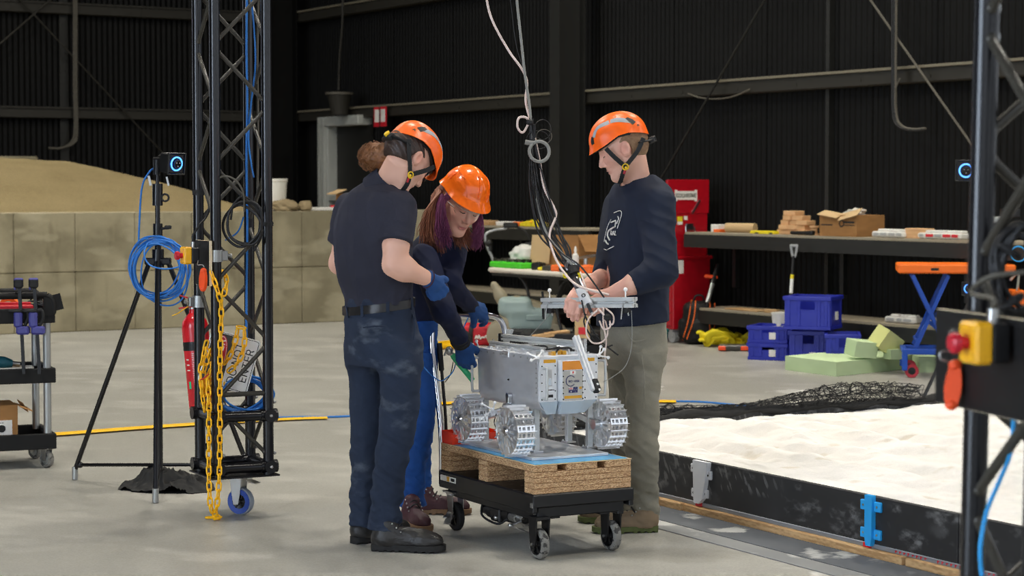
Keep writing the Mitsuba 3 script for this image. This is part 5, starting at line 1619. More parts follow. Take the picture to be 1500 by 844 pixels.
lR = [(515, 886, 940, 9.18, 1), (560, 890, 936, 9.2, 1), (610, 894, 934, 9.2, 1), (650, 896, 932, 9.2, 1), (700, 900, 934, 9.22, 1), (740, 902, 936, 9.25, 1), (756, 901, 938, 9.25, 1)]
t3, P3, _ = pelvis_legs(p3, 'olive_trouser_fabric', pel3, [lL, lR], S3, F3, 0, wr=.012, label='olive grey work trousers')
boot(p3, W(963, 782, 9.0) * A([1, 1, 0]), 188, .285, 'suede_tan', 'suede_green', tall=.11, label='tan suede shoe with green trim')
boot(p3, W(940, 768, 9.27) * A([1, 1, 0]), 185, .285, 'suede_tan', 'suede_green', tall=.11)
m = MB(); m.tube(catmull([W(940, 520, 8.84), W(944, 560, 8.83), W(943, 600, 8.82)], 6), .003, 5); put('side_seam', m, 'olive_trouser_fabric', t3)
m = MB(); m.tube(catmull([W(920, 490, 8.86), W(928, 500, 8.84), W(945, 498, 8.85)], 6), .003, 5); put('pocket_seam', m, 'olive_trouser_fabric', t3)
def cap3(q):
    d = d_ell(q, (0, -.026, .02), (.081, .096, .1)); d = np.maximum(d, q[:, 1] - .05)
    d = np.maximum(d, -(q[:, 2] + .082 - np.clip(q[:, 1] + .05, 0, 1) * .9))
    return np.maximum(d, -(np.linalg.norm((q - A([0, -.004, -.004])) * A([0, 1, .8]), axis=1) - .027))
V, F = surf(cap3, [-.1, -.14, -.1], [.1, .1, .14], .0045); put('hair', (V @ HR3.T + Ho3, F), 'hair_fair', p3, smooth=True)
# ================= left side: truss tower, stand, service cart
mat('truss_black', (15, 15, 18), 0.26, spec=0.55)
mat('truss_brace', (58, 55, 48), 0.38, spec=0.5)
mat('chain_yellow', (255, 194, 16), 0.35, spec=0.5)
mat('cable_blue', (40, 118, 200), 0.4)
mat('extinguisher_red', (206, 20, 34), 0.22, spec=0.6, clearcoat=0.5)
mat('estop_yellow', (240, 176, 20), 0.4)
mat('button_red', (196, 24, 44), 0.35)
mat('key_orange', (248, 84, 32), 0.4)
mat('tyre_blue', (44, 74, 158), 0.5)
mat('tyre_pale', (138, 146, 158), 0.6)
mat('black_ply', (19, 18, 18), 0.6, spec=0.3)
mat('ply_edge', (214, 196, 164), 0.7)
mat('cart_plastic', (19, 19, 19), 0.6, spec=0.3)
mat('clamp_blue', (66, 66, 136), 0.5)
mat('black_fabric', None, 0.8, tex=lambda p, n, uv: mix(lin(24, 24, 25), lin(46, 45, 43), fbm(p.x * 18, p.y * 18, p.z * 18, 3)))
mat('label_paper', (226, 222, 214), 0.7)
mat('label_green', (60, 178, 120), 0.5)
mat('sign_white', (248, 247, 243), 0.4)
mat('tool_orange', (238, 110, 40), 0.5)
mat('tool_teal', (28, 88, 100), 0.5)
mat('tub_clear', (206, 202, 190), 0.35)
scene['m_ring_glow'] = {'type': 'diffuse', 'reflectance': {'type': 'rgb', 'value': 0.2}}
RING = (0.10, 0.62, 2.6)


def glow_ring(name, c, axis, r, parent, k=1.0):
    key = put(name, MB().torus(c, axis, r, r * .13, 36, 8), 'ring_glow', parent, smooth=True, label='glowing blue ring')
    scene[key]['emitter'] = {'type': 'area', 'radiance': {'type': 'rgb', 'value': [x * k for x in RING]}}


class Tower:
    """Square truss tower: chords at the corners of a square, zig-zag braces on all four faces."""

    def __init__(s, name, label, front, th, side, r, rb, z0, z1, nodes, step, lean=0.0):
        s.k = thing(name, label, 'truss tower')
        t = math.radians(th)
        s.a, s.b = A([math.cos(t), math.sin(t), 0]), A([-math.sin(t), math.cos(t), 0])
        s.f, s.side, s.lean = A(front, float), side, lean
        cs = [(0, 0), (1, 0), (1, 1), (0, 1)]
        for c in cs:
            m = MB(); m.cyl(s.at(*c, z0), s.at(*c, z1), r, n=28); put('chord', m, 'truss_black', s.k)
        for i in range(4):
            c, d = cs[i], cs[(i + 1) % 4]
            z = nodes
            k = 0
            while z < z1:
                up = z + step
                p0, p1 = (s.at(*(c if k % 2 else d), z), s.at(*(d if k % 2 else c), up))
                e = nrm(p1 - p0)
                q = nrm(A([e[0], e[1], 0]))
                p0 = p0 + q * r * .8 + A([0, 0, .03]); p1 = p1 - q * r * .8 - A([0, 0, .03])
                m = MB(); m.cyl(p0, p1, rb, n=10)
                for p in (p0, p1): m.sph(p, rb * 1.25, 1)
                put('brace', m, 'truss_brace', s.k)
                z = up; k += 1

    def at(s, i, j, z):
        return s.f + s.a * (s.side * i) + s.b * (s.side * j) + A([s.lean * z, 0, z])


TL = Tower('truss_tower', 'black truss tower on a blue caster, hung with yellow chain and a red fire extinguisher', (-1.3454, 9.3, 0), 26.8, .247, .0245, .0095, .20, 3.4, .273, .27)
k = TL.k
cs = [(0, 0), (1, 0), (1, 1), (0, 1)]
for z, nm in ((.235, 'base_bar'), (.472, 'base_bar')):
    for i in range(4):
        m = MB(); m.cyl(TL.at(*cs[i], z), TL.at(*cs[(i + 1) % 4], z), .025, n=16); put(nm, m, 'truss_black', k)
    for c in cs:
        o = TL.at(*c, z); m = MB(); m.sph(o, .036, 2); m.cyl(o - TL.b * .04, o + TL.b * .04, .03, n=16); m.cyl(o - TL.a * .04, o + TL.a * .04, .03, n=16); put('corner_boss', m, 'truss_black', k)
        m = MB(); m.sph(o - TL.b * .041, .008, 1); m.sph(o + A([0, 0, .06]) + TL.a * .03, .009, 1); puts('bolt', m, 'zinc', k)
m = MB(); m.cyl(TL.at(0, 0, .575), TL.at(1, 0, .575), .0115, n=10); put('brace', m, 'truss_brace', k)
m = MB(); m.cyl(TL.at(0, 1, .575), TL.at(1, 1, .575), .0115, n=10); put('brace', m, 'truss_brace', k)
m = MB(); m.box(TL.at(.5, .5, .196), (.33, .33, .008), np.stack([TL.a, TL.b, A([0, 0, 1.0])], 1), .002); put('base_plate', m, 'truss_black', k, smooth=False)
wc = A([-1.262, 9.47, .0635]); wa = nrm(A([-.38, -.92, 0]))
ck = put('caster_wheel', MB().lathe([(.044, -.02), (.056, -.021), (.0635, -.014), (.0635, .014), (.056, .021), (.044, .02)], wc, wa, 36), 'tyre_pale', k, label='caster with blue and grey tyre')
put('tyre_wall', MB().lathe([(.034, .0205), (.057, .0225), (.058, .02), (.034, .016)], wc, wa, 36), 'tyre_blue', ck)
put('tyre_wall', MB().lathe([(.034, -.0205), (.057, -.0225), (.058, -.02), (.034, -.016)], wc, wa, 36), 'tyre_blue', ck)
m = MB().lathe([(0, .024), (.012, .024), (.016, .012), (.034, .016), (.034, -.016), (.012, -.02), (0, -.02)], wc, wa, 24)
for q in range(6):
    t = q * math.pi / 3; wx = nrm(np.cross(wa, [0, 0, 1])); d = wx * math.cos(t) + A([0, 0, math.sin(t)]); m.bar(wc + d * .012 + wa * .013, wc + d * .036 + wa * .013, .006, .01, hint=wa)
put('hub', m, 'black_steel', ck)
m = MB(); wx = nrm(np.cross(wa, [0, 0, 1]))
for s in (-1, 1): m.prism([(-.03, .115), (.03, .115), (.02, .03), (.012, -.014), (-.012, -.014), (-.022, .03)], np.stack([wx, A([0, 0, 1.0]), np.cross(wx, [0, 0, 1.0])], 1), wc + wa * (s * .03 - .0015) + wx * .012 * 1, .003)
m.box(wc + A([0, 0, .118]), (.1, .09, .008), frame(x=wx), .002); m.cyl(wc + A([0, 0, .108]), wc + A([0, 0, .128]), .032, n=20); m.bar(wc + wx * -.04 + A([0, 0, .1]), wc + wx * -.09 + A([0, 0, .088]), .05, .005); m.cyl(wc + wa * .034, wc - wa * .034, .008)
put('caster_fork', m, 'zinc', k, smooth=25)
# strap on the right chord
o = TL.at(1, 0, 1.52 - (328 - 275) * 9.41 / FPX); m = MB(); m.cyl(o - A([0, 0, .01]), o + A([0, 0, .01]), .029, n=20); put('tape_band', m, 'black_rubber', k)
o = TL.at(0, 1, 1.52 - (282 - 275) * 9.41 / FPX); m = MB(); m.cyl(o - A([0, 0, .012]), o + A([0, 0, .012]), .028, n=20); put('tape_band', m, 'black_rubber', k)


def clampring(o, ax, parent):
    m = MB(); m.lathe([(.0255, -.027), (.031, -.027), (.031, .027), (.0255, .027)], o, (0, 0, 1), 24); m.box(o + ax * .04, (.03, .022, .045), frame(x=ax), .003)
    m.cyl(o + ax * .03, o + ax * .075, .006); m.cyl(o + ax * .065, o + ax * .075, .011, n=6)
    put('clamp', m, 'galvanised', parent)


def estop(name, label, o, du, dn, w, h, parent_cam, s=1.0, cable=None):
    """Board with emergency stop: o upper edge end at the chord, du along the board, dn out of its face."""
    t = thing(name, label, 'control board'); Z = A([0, 0, 1.0]); R = np.stack([du, dn, np.cross(du, dn)], 1)
    c = o + du * w / 2 - Z * h / 2
    m = MB(); m.box(c, (w, .014, h), R); put('board', m, 'ply_edge', t, smooth=False)
    m = MB(); m.box(c + dn * .0075, (w - .002, .002, h - .002), R); put('board_face', m, 'black_ply', t, smooth=False)
    return t, c, R


bt, bc_, BR = estop('estop_board', 'small black board with yellow emergency stop box and orange handle on the left truss tower', TL.at(0, 0, 0) * A([1, 1, 0]) + A([0, 0, W(306, 353, 9.25)[2]]) - TL.a * .035 - TL.b * .03, TL.b, -TL.a, .20, .205, None)
def estop_box(t, c, dn, du, s=1.0):
    Z = A([0, 0, 1.0]); R = np.stack([du, dn, np.cross(du, dn)], 1)
    m = MB(); m.box(c + dn * .026, (.072, .036, .072), R, .004); b = put('stop_box', m, 'black_steel', t)
    m = MB(); m.box(c + dn * .060, (.074, .036, .078), R, .006); put('cover', m, 'estop_yellow', b)
    m = MB(); m.cyl(c + dn * .076, c + dn * .092, .012, n=20); m.lathe([(0, .022), (.014, .022), (.019, .018), (.02, .006), (.014, 0)], c + dn * .09, dn, 24); put('stop_button', m, 'button_red', b)
    m = MB(); m.cyl(c + dn * .026 + Z * .03, c + dn * .026 + Z * .062, .011, n=14); put('cable_gland', m, 'zinc', b)
    return c + dn * .026 + Z * .06
gl_ = estop_box(bt, W(291, 374, 9.33) * A([1, 1, 1]), -TL.a, TL.b)
m = MB(); m.tube(catmull([gl_, gl_ + A([0, 0, .03]), W(292, 330, 9.33), W(302, 318, 9.36), W(306, 305, 9.38), W(304, 290, 9.4)], 6), .005, 8); put('cable', m, 'black_cable', bt, smooth=True)
m = MB(); h0_ = W(296, 388, 9.26); m.tube(catmull([h0_ + A([-.02, .02, .02]), h0_ + A([-.02, 0, 0]), h0_, h0_ + A([.01, 0, -.01])], 5), .003, 6); put('hook', m, 'zinc', bt, smooth=True)


def orange_handle(par, top, down, wdir, L):
    R = np.stack([nrm(wdir), nrm(np.cross(down, wdir)), -nrm(down)], 1)
    a = np.linspace(0, 2 * np.pi, 40)[:-1]
    w = L * .17
    p = np.stack([w * np.cos(a) * (1 - .12 * np.sin(a)), -L / 2 + L / 2 * np.sin(a) * (1 - .0 * np.cos(2 * a))], 1)
    m = MB(top, R)
    m.prism(p * A([1, 1.0]), np.stack([A([1.0, 0, 0]), A([0, 0, 1.0]), A([0, -1.0, 0])], 1), (0, L * .09, 0), L * .18)
    m.sph((0, 0, -.1 * L), (w * .8, L * .14, L * .12), 2); m.sph((0, 0, -.9 * L), (w * .8, L * .14, L * .12), 2)
    k = put('orange_handle', m, 'key_orange', par, smooth=40)
    m = MB(top, R); m.cyl((0, -L * .12, -L * .12), (0, L * .12, -L * .12), L * .05, n=10); m.cyl((0, -L * .12, -L * .88), (0, L * .12, -L * .88), L * .05, n=10); puts('rivet', m, 'button_red', k)


orange_handle(bt, W(298, 393, 9.25), A([-.03, 0, -1]), A([1.0, -.6, 0]), .104)
clampring(TL.at(0, 0, W(316, 375, 9.3)[2]), TL.a, bt)
# fire extinguisher strapped to the left chord
fe = thing('fire_extinguisher', 'red fire extinguisher with black band hanging on the truss tower', 'fire extinguisher')
b0, b1 = W(297, 600, 9.62), W(284, 462, 9.62); ax_ = nrm(b1 - b0); Lx = np.linalg.norm(b1 - b0)
put('cylinder', MB().lathe([(0, 0), (.055, .0), (.062, .012), (.062, Lx - .055), (.056, Lx - .025), (.04, Lx - .004), (.022, Lx + .012), (.018, Lx + .03), (0, Lx + .03)], b0, ax_, 36), 'extinguisher_red', fe)
put('black_band', MB().lathe([(.0626, .285), (.063, .286), (.063, .325), (.0626, .326)], b0, ax_, 36), 'black_steel', fe)
FR = frame(z=ax_, hint=(0, -1, 0))
def on_cyl(a, z, r=.0632): return b0 + FR @ A([r * math.cos(a), r * math.sin(a), z])
aw = math.atan2(*(FR.T @ A([-.30, -1, 0]))[1::-1])
def decal(a0, a1, z0, z1, mt, nm, r=.0633):
    g = np.linspace(a0, a1, 9) + aw; V = A([on_cyl(a, z, rr) for rr in (r, r - .0006) for z in (z0, z1) for a in g]); i = np.arange(8)
    F = np.vstack([np.stack([i, i + 1, i + 10, i + 9], 1), np.stack([i + 18, i + 27, i + 28, i + 19], 1)])
    put(nm, (V, F), mt, fe, smooth=False)
rng = random.Random(4)
decal(-.62, .62, .06, .28, 'extinguisher_red', 'label')
for z in np.arange(.10, .275, .0085):
    m = rng.uniform(.2, .55); decal(-.02, m, z, z + .0022, 'label_paper', 'label_print', .0638)
for z in (.24, .215, .19): decal(-.55, -.4 + rng.uniform(.0, .18), z, z + .006, 'label_paper', 'label_print', .0638)
decal(-.5, -.28, .105, .14, 'label_green', 'label_patch', .0638)
top = b0 + ax_ * (Lx + .03)
m = MB(); m.cyl(top - ax_ * .01, top + ax_ * .025, .017, n=14); put('valve', m, 'zinc', fe)
m = MB(); m.bar(top + A([.02, 0, .015]), top + A([-.065, -.02, .004]), .022, .006); m.bar(top + A([.03, 0, .035]), top + A([-.06, -.02, .065]), .022, .006); m.bar(top + A([.0, 0, .01]), top + A([.01, 0, .04]), .024, .02); put('lever', m, 'extinguisher_red', fe, smooth=20)
m = MB(); m.tube(catmull([top + A([-.01, -.02, .02]), top + A([-.04, -.03, .0]), top + A([-.07, -.03, -.02]), top + A([-.095, -.03, -.03])], 5), .0025, 6); put('pull_tag', m, 'chain_yellow', fe, smooth=True)
clampring(TL.at(0, 1, W(291, 442, 9.5)[2]), -nrm(TL.a + TL.b * .2), fe)

# yellow plastic chain, link by link
ch = thing('yellow_chain', 'yellow plastic chain looped over the truss tower and hanging to the floor', 'chain')
a = np.linspace(0, 2 * np.pi, 25)[:-1]
lk = np.stack([np.cos(a) * .0105, a * 0, np.sin(a) * .0125 + np.sign(np.sin(a)) * .0098], 1)
LM = MB().tube(lk, .0042, 7, closed=True, hint=(0, 1, 0)).mesh()
LP = None


def link(o, d, turn):
    global LP
    R = frame(z=d, hint=(0, 1, .1)) @ rotz(turn)
    if LP is None:
        LP = put('link', LM, 'chain_yellow', ch, smooth=True); scene[LP]['to_world'] = T(M4(o, R).tolist())
    else:
        copy('link', LP, ch, M4(o, R))


def chain(pts, n=12, pitch=.036, wob=8, seed=0):
    rng = random.Random(seed)
    p = catmull(pts, n); s = np.r_[0, np.cumsum(np.linalg.norm(np.diff(p, axis=0), axis=1))]
    for i in range(int(s[-1] / pitch)):
        x = (i + .5) * pitch; o = A([np.interp(x, s, p[:, q]) for q in range(3)]); e = A([np.interp(min(x + .01, s[-1]), s, p[:, q]) for q in range(3)]) - A([np.interp(x - .01, s, p[:, q]) for q in range(3)])
        link(o, nrm(e), (20 if i % 2 else 110) + rng.uniform(-wob, wob))


dC = 9.255
chain([W(309, 398, 9.26), W(315, 415, 9.25), W(321, 434, 9.24), W(324, 450, dC), W(323, 500, dC), W(322, 560, dC), W(322, 640, dC), W(321, 700, dC), W(318, 738, dC), W(314, 757, 9.3)], seed=1)
chain([W(327, 397, 9.36), W(332, 412, 9.32), W(329, 428, 9.28), W(326, 442, 9.26)], seed=2)
chain([W(304, 556, 9.26), W(306, 590, 9.25), W(306, 640, 9.25), W(306, 700, 9.25), W(308, 738, 9.25), W(312, 754, 9.28)], seed=3)
chain([A([-1.40, 9.33, .008]), A([-1.37, 9.34, .008]), A([-1.34, 9.31, .012]), A([-1.36, 9.28, .008])], seed=4, wob=40)
chain([W(326, 574, 9.4), W(332, 560, 9.42), W(338, 548, 9.43)], seed=5)
for q, pts in enumerate(([(303, 500), (298, 520), (294, 545), (296, 575), (300, 605)], [(308, 512), (301, 535), (297, 560), (303, 590)], [(311, 530), (306, 548), (300, 566), (306, 585), (310, 600)], [(295, 560), (299, 575), (305, 570), (311, 560)], [(302, 510), (308, 525), (311, 545), (309, 570)])):
    chain([W(u, v, 9.29 + .014 * q) for u, v in pts], seed=6 + q, wob=40)
chain([W(348, 482, 9.36), W(345, 498, 9.36), W(339, 516, 9.36), W(331, 530, 9.37), W(326, 538, 9.4)], seed=15)
chain([W(358, 484, 9.36), W(358, 502, 9.355), W(354, 520, 9.355), W(346, 534, 9.36), W(336, 543, 9.36), W(328, 546, 9.38)], seed=16)
chain([W(348, 481, 9.36), W(354, 480, 9.37), W(359, 484, 9.37)], seed=17)
# danger sign wedged inside the tower
sgn = thing('danger_sign', 'white sign reading DANGER DO NOT ENTER lying turned inside the left truss tower', 'sign')
c = W(344, 525, 9.43); tx = nrm(W(372.5, 540 - 78, 9.43) - W(361.5 - 11, 540, 9.43)); nn_ = nrm(A([.1, -1, 0.05])); tx = nrm(tx - nn_ * (tx @ nn_)); ty = np.cross(nn_, tx); SR = np.stack([tx, ty, nn_], 1)
def rrect(w, h, r, n=5):
    p = []
    for cx, cy, a0 in ((w / 2 - r, h / 2 - r, 0), (-w / 2 + r, h / 2 - r, 90), (-w / 2 + r, -h / 2 + r, 180), (w / 2 - r, -h / 2 + r, 270)):
        for q in range(n + 1): t = math.radians(a0 + 90 * q / n); p.append((cx + r * math.cos(t), cy + r * math.sin(t)))
    return p
SW, SH = .255, .235
c = W(372, 539.5, 9.43) + ty * SH / 2
put('plate', MB().prism(rrect(SW, SH, .018), SR, c, .002), 'sign_white', sgn, smooth=False)
put('border', MB().prism(rrect(SW - .012, SH - .012, .013), SR, c + nn_ * .0021, .0006, [rrect(SW - .017, SH - .017, .011)]), 'black_steel', sgn, smooth=False)
put('heading_panel', MB().prism(rrect(SW - .022, SH * .42, .008), SR, c + ty * SH * .24 + nn_ * .0022, .0006), 'truss_brace', sgn, smooth=False)
a = np.linspace(0, 2 * np.pi, 40)[:-1]
put('red_oval', MB().prism(np.stack([np.cos(a) * SW * .43, np.sin(a) * SH * .16], 1), SR, c + ty * SH * .24 + nn_ * .0029, .0006), 'sign_red', sgn, smooth=False)
put('oval_line', MB().prism(np.stack([np.cos(a) * SW * .41, np.sin(a) * SH * .145], 1), SR, c + ty * SH * .24 + nn_ * .0036, .0003, [np.stack([np.cos(a) * SW * .4, np.sin(a) * SH * .135], 1)]), 'white_paint', sgn, smooth=False)
put('lettering', MB().text('DANGER', .033, c + ty * SH * .24 + nn_ * .0036, tx, ty, .0006, True), 'white_paint', sgn, smooth=False)
m = MB(); m.text('DO NOT', .036, c - ty * SH * .12 + nn_ * .0022, tx, ty, .0006); m.text('ENTER', .036, c - ty * SH * .34 + nn_ * .0022, tx, ty, .0006)
put('lettering', m, 'black_steel', sgn, smooth=False)
m = MB(); o = W(312, 520, 9.4); m.prism([(0, 0), (.05, .17), (.06, .17), (.02, 0)], np.stack([A([1.0, 0, 0]), A([0, 0, 1.0]), A([0, -1.0, 0])], 1), W(299, 551, 9.42), .003); put('folded_corner', m, 'white_paint', sgn, smooth=False)
m = MB(); m.tube(catmull([W(293, 557, 9.28), W(300, 553, 9.27), W(306, 548, 9.27)], 4), .003, 6); put('red_tie', m, 'sign_red', sgn, smooth=True)


def coil(name, label, c, R, rx, ry, n, rt_, mt, seed, spread=.02, group=None, cat='cable coil', arc=(0, 2 * math.pi)):
    t = thing(name, label, cat, group); rng = random.Random(seed)
    for q in range(n):
        ph = rng.uniform(0, 6); e, f = rng.uniform(.9, 1.08), rng.uniform(.9, 1.08); off = A([rng.gauss(0, spread * .5), rng.gauss(0, spread * .5), rng.gauss(0, spread)])
        a = np.linspace(*arc, 49)[:-1] if arc[1] - arc[0] > 6.2 else np.linspace(*arc, 40)
        p = np.stack([rx * e * np.cos(a) + .006 * np.sin(3 * a + ph), ry * f * np.sin(a) + .006 * np.cos(2 * a + ph), spread * .7 * np.sin(a + ph)], 1) + off
        put('loop', MB(c, R).tube(p, rt_, 7, closed=arc[1] - arc[0] > 6.2), mt, t, smooth=True)
    return t


FACE = np.stack([A([1.0, 0, 0]), A([0, 0, 1.0]), A([0, -1.0, 0])], 1)
cc = coil('cable_coil', 'coil of black cable hanging on the left truss tower at head height', W(357, 329, 9.34), FACE, .083, .098, 3, .0062, 'black_cable', 3, .014)
put('loose_end', MB().tube(catmull([W(338, 322, 9.33), W(342, 300, 9.32), W(355, 288, 9.33), W(370, 296, 9.34), W(380, 318, 9.35), W(383, 345, 9.36), W(372, 368, 9.37)], 8), .005, 8), 'black_cable', cc, smooth=True)
put('loose_end', MB().tube(catmull([W(318, 262, 9.3), W(330, 258, 9.28), W(345, 264, 9.28), W(356, 282, 9.3), W(358, 310, 9.33)], 8), .0045, 8), 'dusty_cable', cc, smooth=True)
coil('cable_coil', 'coil of bright blue cable lying in the base of the left truss tower', TL.at(.62, .4, .56), np.stack([TL.a, nrm(TL.b * .35 + A([0, 0, .9])), nrm(np.cross(TL.a, TL.b * .35 + A([0, 0, .9])))], 1), .12, .085, 13, .0052, 'cable_blue', 8, .014)
m = MB(); m.tube(catmull([W(362, -280, 9.5), W(362, -140, 9.5), W(362, -30, 9.5), W(361, 60, 9.5), W(362, 150, 9.5), W(361, 230, 9.5), W(362, 330, 9.52), W(361, 450, 9.53), W(362, 520, 9.53), W(372, 560, 9.5)], 8), .0055, 7)
t = thing('hanging_cable', 'blue cable running down inside the left truss tower', 'cable')
put('line', m, 'cable_blue', t, smooth=True)
put('line', MB().tube(catmull([W(364, -280, 9.48), W(364, -140, 9.47), W(366, -30, 9.45), W(372, 40, 9.45), W(374, 95, 9.45), W(368, 150, 9.48), W(364, 200, 9.5), W(368, 240, 9.47), W(372, 260, 9.46)], 8), .0045, 7), 'cable_blue', t, smooth=True)
put('line', MB().tube(catmull([W(357, 318, 9.4), W(348, 340, 9.38), W(330, 352, 9.35)], 8), .004, 7), 'cable_blue', t, smooth=True)
put('line', MB().tube(catmull([W(379, -280, 9.55), W(379, -140, 9.55), W(379, -30, 9.55), W(377, 80, 9.55), W(378, 180, 9.55), W(377, 290, 9.55)], 8), .006, 7), 'dusty_cable', t, smooth=True)

# ---- lighting stand with motion capture camera
st = thing('light_stand', 'tall black three-legged stand carrying the motion capture camera at the left', 'stand')
Lf, Ff, Bf = G(110, 703), G(228, 737), A([-1.37, 10.62, 0])
Cp = A([*(Lf + Ff + Bf)[:2] / 3, 0]); Cp = W(233, 560, 10.3) * A([1, 1, 0])
hub = Cp + A([0, 0, 1.15])
for f_ in (Lf, Ff, Bf):
    d = nrm((f_ - Cp) * A([1, 1, 0])); h_ = hub + d * .055
    m = MB(); m.cyl(h_, f_ + A([0, 0, .05]), .0125, n=14); put('leg', m, 'truss_black', st)
    m = MB(); m.cyl(f_ + A([0, 0, .07]), f_ + A([0, 0, .003]), .016, n=12); put('foot', m, 'galvanised', st)
    p = h_ + (f_ - h_) * .93; m = MB(); m.cyl(Cp + A([0, 0, .12]), p, .009, n=10); m.sph(p, .017, 1); put('spreader', m, 'truss_black', st)
m = MB(); m.cyl(Cp + A([0, 0, .1]), Cp + A([0, 0, 1.3]), .0165, n=16); m.cyl(Cp + A([0, 0, 1.28]), Cp + A([0, 0, 1.52]), .0125, n=14); m.cyl(Cp + A([0, 0, 1.5]), Cp + A([0, 0, 1.60]), .009, n=12)
put('pole', m, 'truss_black', st)
m = MB(); m.cyl(hub - A([0, 0, .03]), hub + A([0, 0, .06]), .03, n=18); m.box(hub + A([0, 0, .0]), (.13, .05, .035), None, .006); m.cyl(Cp + A([0, 0, 1.27]), Cp + A([0, 0, 1.34]), .024, n=18); m.cyl(Cp + A([0, 0, 1.43]), Cp + A([0, 0, 1.54]), .026, n=18)
puts('collar', m, 'truss_black', st)
m = MB(); m.cyl(Cp + A([.02, -.01, 1.315]), Cp + A([.07, -.02, 1.32]), .007); m.box(Cp + A([.055, -.02, 1.322]), (.035, .014, .018), None, .004); m.torus(Cp + A([.04, -.01, 1.47]), (0, 1, 0), .018, .005, 14, 6); m.cyl(Cp + A([.02, -.01, .98]), Cp + A([.06, -.03, .985]), .008)
puts('knob', m, 'black_rubber', st)
m = MB(); m.bar(Cp + A([-.04, -.02, 1.58]), Cp + A([-.03, -.02, 1.53]), .012, .003, hint=(0, 1, 0)); m.bar(Cp + A([.05, -.02, 1.575]), Cp + A([.06, -.02, 1.53]), .01, .003, hint=(0, 1, 0)); puts('tag', m, 'zinc', st, smooth=False)


def mocap(label, c, n, s=.1, par=None, group='motion capture cameras'):
    t = thing('motion_capture_camera', label, 'camera', group)
    n = nrm(n); R = frame(x=n); U = R[:, 2]; S = R[:, 1]
    m = MB(); m.box(c - n * .035, (.07, s * .92, s * .92), R, .006); m.box(c - n * .085, (.05, s * .7, s * .7), R, .01); put('housing', m, 'black_steel', t)
    m = MB()
    for u, v, w, h in ((0, .47, 1.0, .06), (0, -.47, 1.0, .06), (.47, 0, .06, .9), (-.47, 0, .06, .9)): m.box(c + S * u * s + U * v * s + n * .002, (.012, w * s, h * s), R, .002)
    put('front_frame', m, 'column_steel', t)
    glow_ring('light_ring', c + n * .004, n, s * .30, t)
    m = MB(); m.lathe([(s * .2, .0), (s * .19, .016), (s * .13, .018), (s * .12, .008), (0, .012)], c, n, 28); put('lens', m, 'black_steel', t)
    m = MB()
    for q in range(3): a = q * 2.1 + .5; p = c + n * .016 + (S * math.cos(a) + U * math.sin(a)) * s * .1; m.sph(p, s * .035, 1)
    puts('lens_glint', m, 'chrome', t)
    return t


cam = W(258, 240, 10.25)
t = mocap('black motion capture camera with blue ring light on the stand at the left', cam, (.72, -.66, -.12), .11)
m = MB(); m.cyl(Cp + A([0, 0, 1.585]), Cp + A([0, 0, 1.66]), .02, n=14); m.box(Cp + A([.02, .0, 1.65]), (.09, .05, .05), rotz(-40), .008); put('mount', m, 'black_steel', t)
put('lead', MB().tube(catmull([cam + A([-.11, .1, -.01]), W(219, 252, 10.3), W(208, 275, 10.3), W(204, 330, 10.3), W(203, 365, 10.3)], 8), .005, 7), 'cable_blue', t, smooth=True)
c = coil('cable_coil', 'big coil of thin blue cable hanging on the light stand', W(229, 394, 10.24), FACE, .128, .15, 11, .0042, 'cable_blue', 5, .03)
put('loose_end', MB().tube(catmull([W(203, 360, 10.3), W(206, 352, 10.25), W(216, 350, 10.2)], 5), .004, 6), 'cable_blue', c, smooth=True)
put('loose_end', MB().tube(catmull([W(216, 356, 10.2), W(211, 372, 10.16), W(219, 388, 10.15), W(240, 394, 10.15), W(262, 391, 10.18), W(270, 385, 10.2)], 6), .004, 6), 'cable_blue', c, smooth=True)
# limp black bag over the foot
nx, ny = 90, 64
X, Y = np.meshgrid(np.linspace(-1, 1, nx), np.linspace(-1, 1, ny), indexing='ij')
rr = np.sqrt(X ** 2 + Y ** 2); Pn = np.stack([X, Y, X * 0], -1)
rg_ = lambda f, s: (1 - np.abs(2 * meshkit.fbm(Pn * f + npn(Pn, 1.5, s)[..., None], 2, s) - 1) * 1.8).clip(0) ** 2
H = np.clip(1 - rr ** 2, 0, 1) * (.035 + .075 * rg_(2.2, 4) + .035 * rg_(5, 7))
mask = rr + .35 * npn(Pn, 2.5, 8)
V = np.stack([X * .27 * (1 + .25 * npn(Pn, 2, 1)), Y * .2, np.maximum(H, .004)], -1).reshape(-1, 3) @ rotz(-20).T + G(246, 716)
I, J = np.meshgrid(np.arange(nx - 1), np.arange(ny - 1), indexing='ij'); mk = (mask[:-1, :-1] < .95)
q = np.stack([I * ny + J, (I + 1) * ny + J, (I + 1) * ny + J + 1, I * ny + J + 1], -1)[mk]
F_ = np.vstack([q, q[:, ::-1] + nx * ny]); V = np.vstack([V, V * A([1, 1, 0]) + A([0, 0, .001])])
put('black_bag', (V, F_), 'black_fabric', smooth=True, label='crumpled black cloth bag lying on the floor over the stand foot', cat='bag')

# ---- service cart at the left edge
sc = thing('service_cart', 'black plastic service cart with three trays and grey posts at the left edge', 'cart')
ca, cb_ = A([math.cos(math.radians(22)), math.sin(math.radians(22)), 0]), A([-math.sin(math.radians(22)), math.cos(math.radians(22)), 0])
SO = G(86, 686) - ca * .02 + cb_ * .02; CR = np.stack([ca, cb_, A([0, 0, 1.0])], 1)
LC, WC = .85, .46


def CQ(x, y, z): return SO + ca * x + cb_ * y + A([0, 0, z])     # x from the right end (negative to the left)


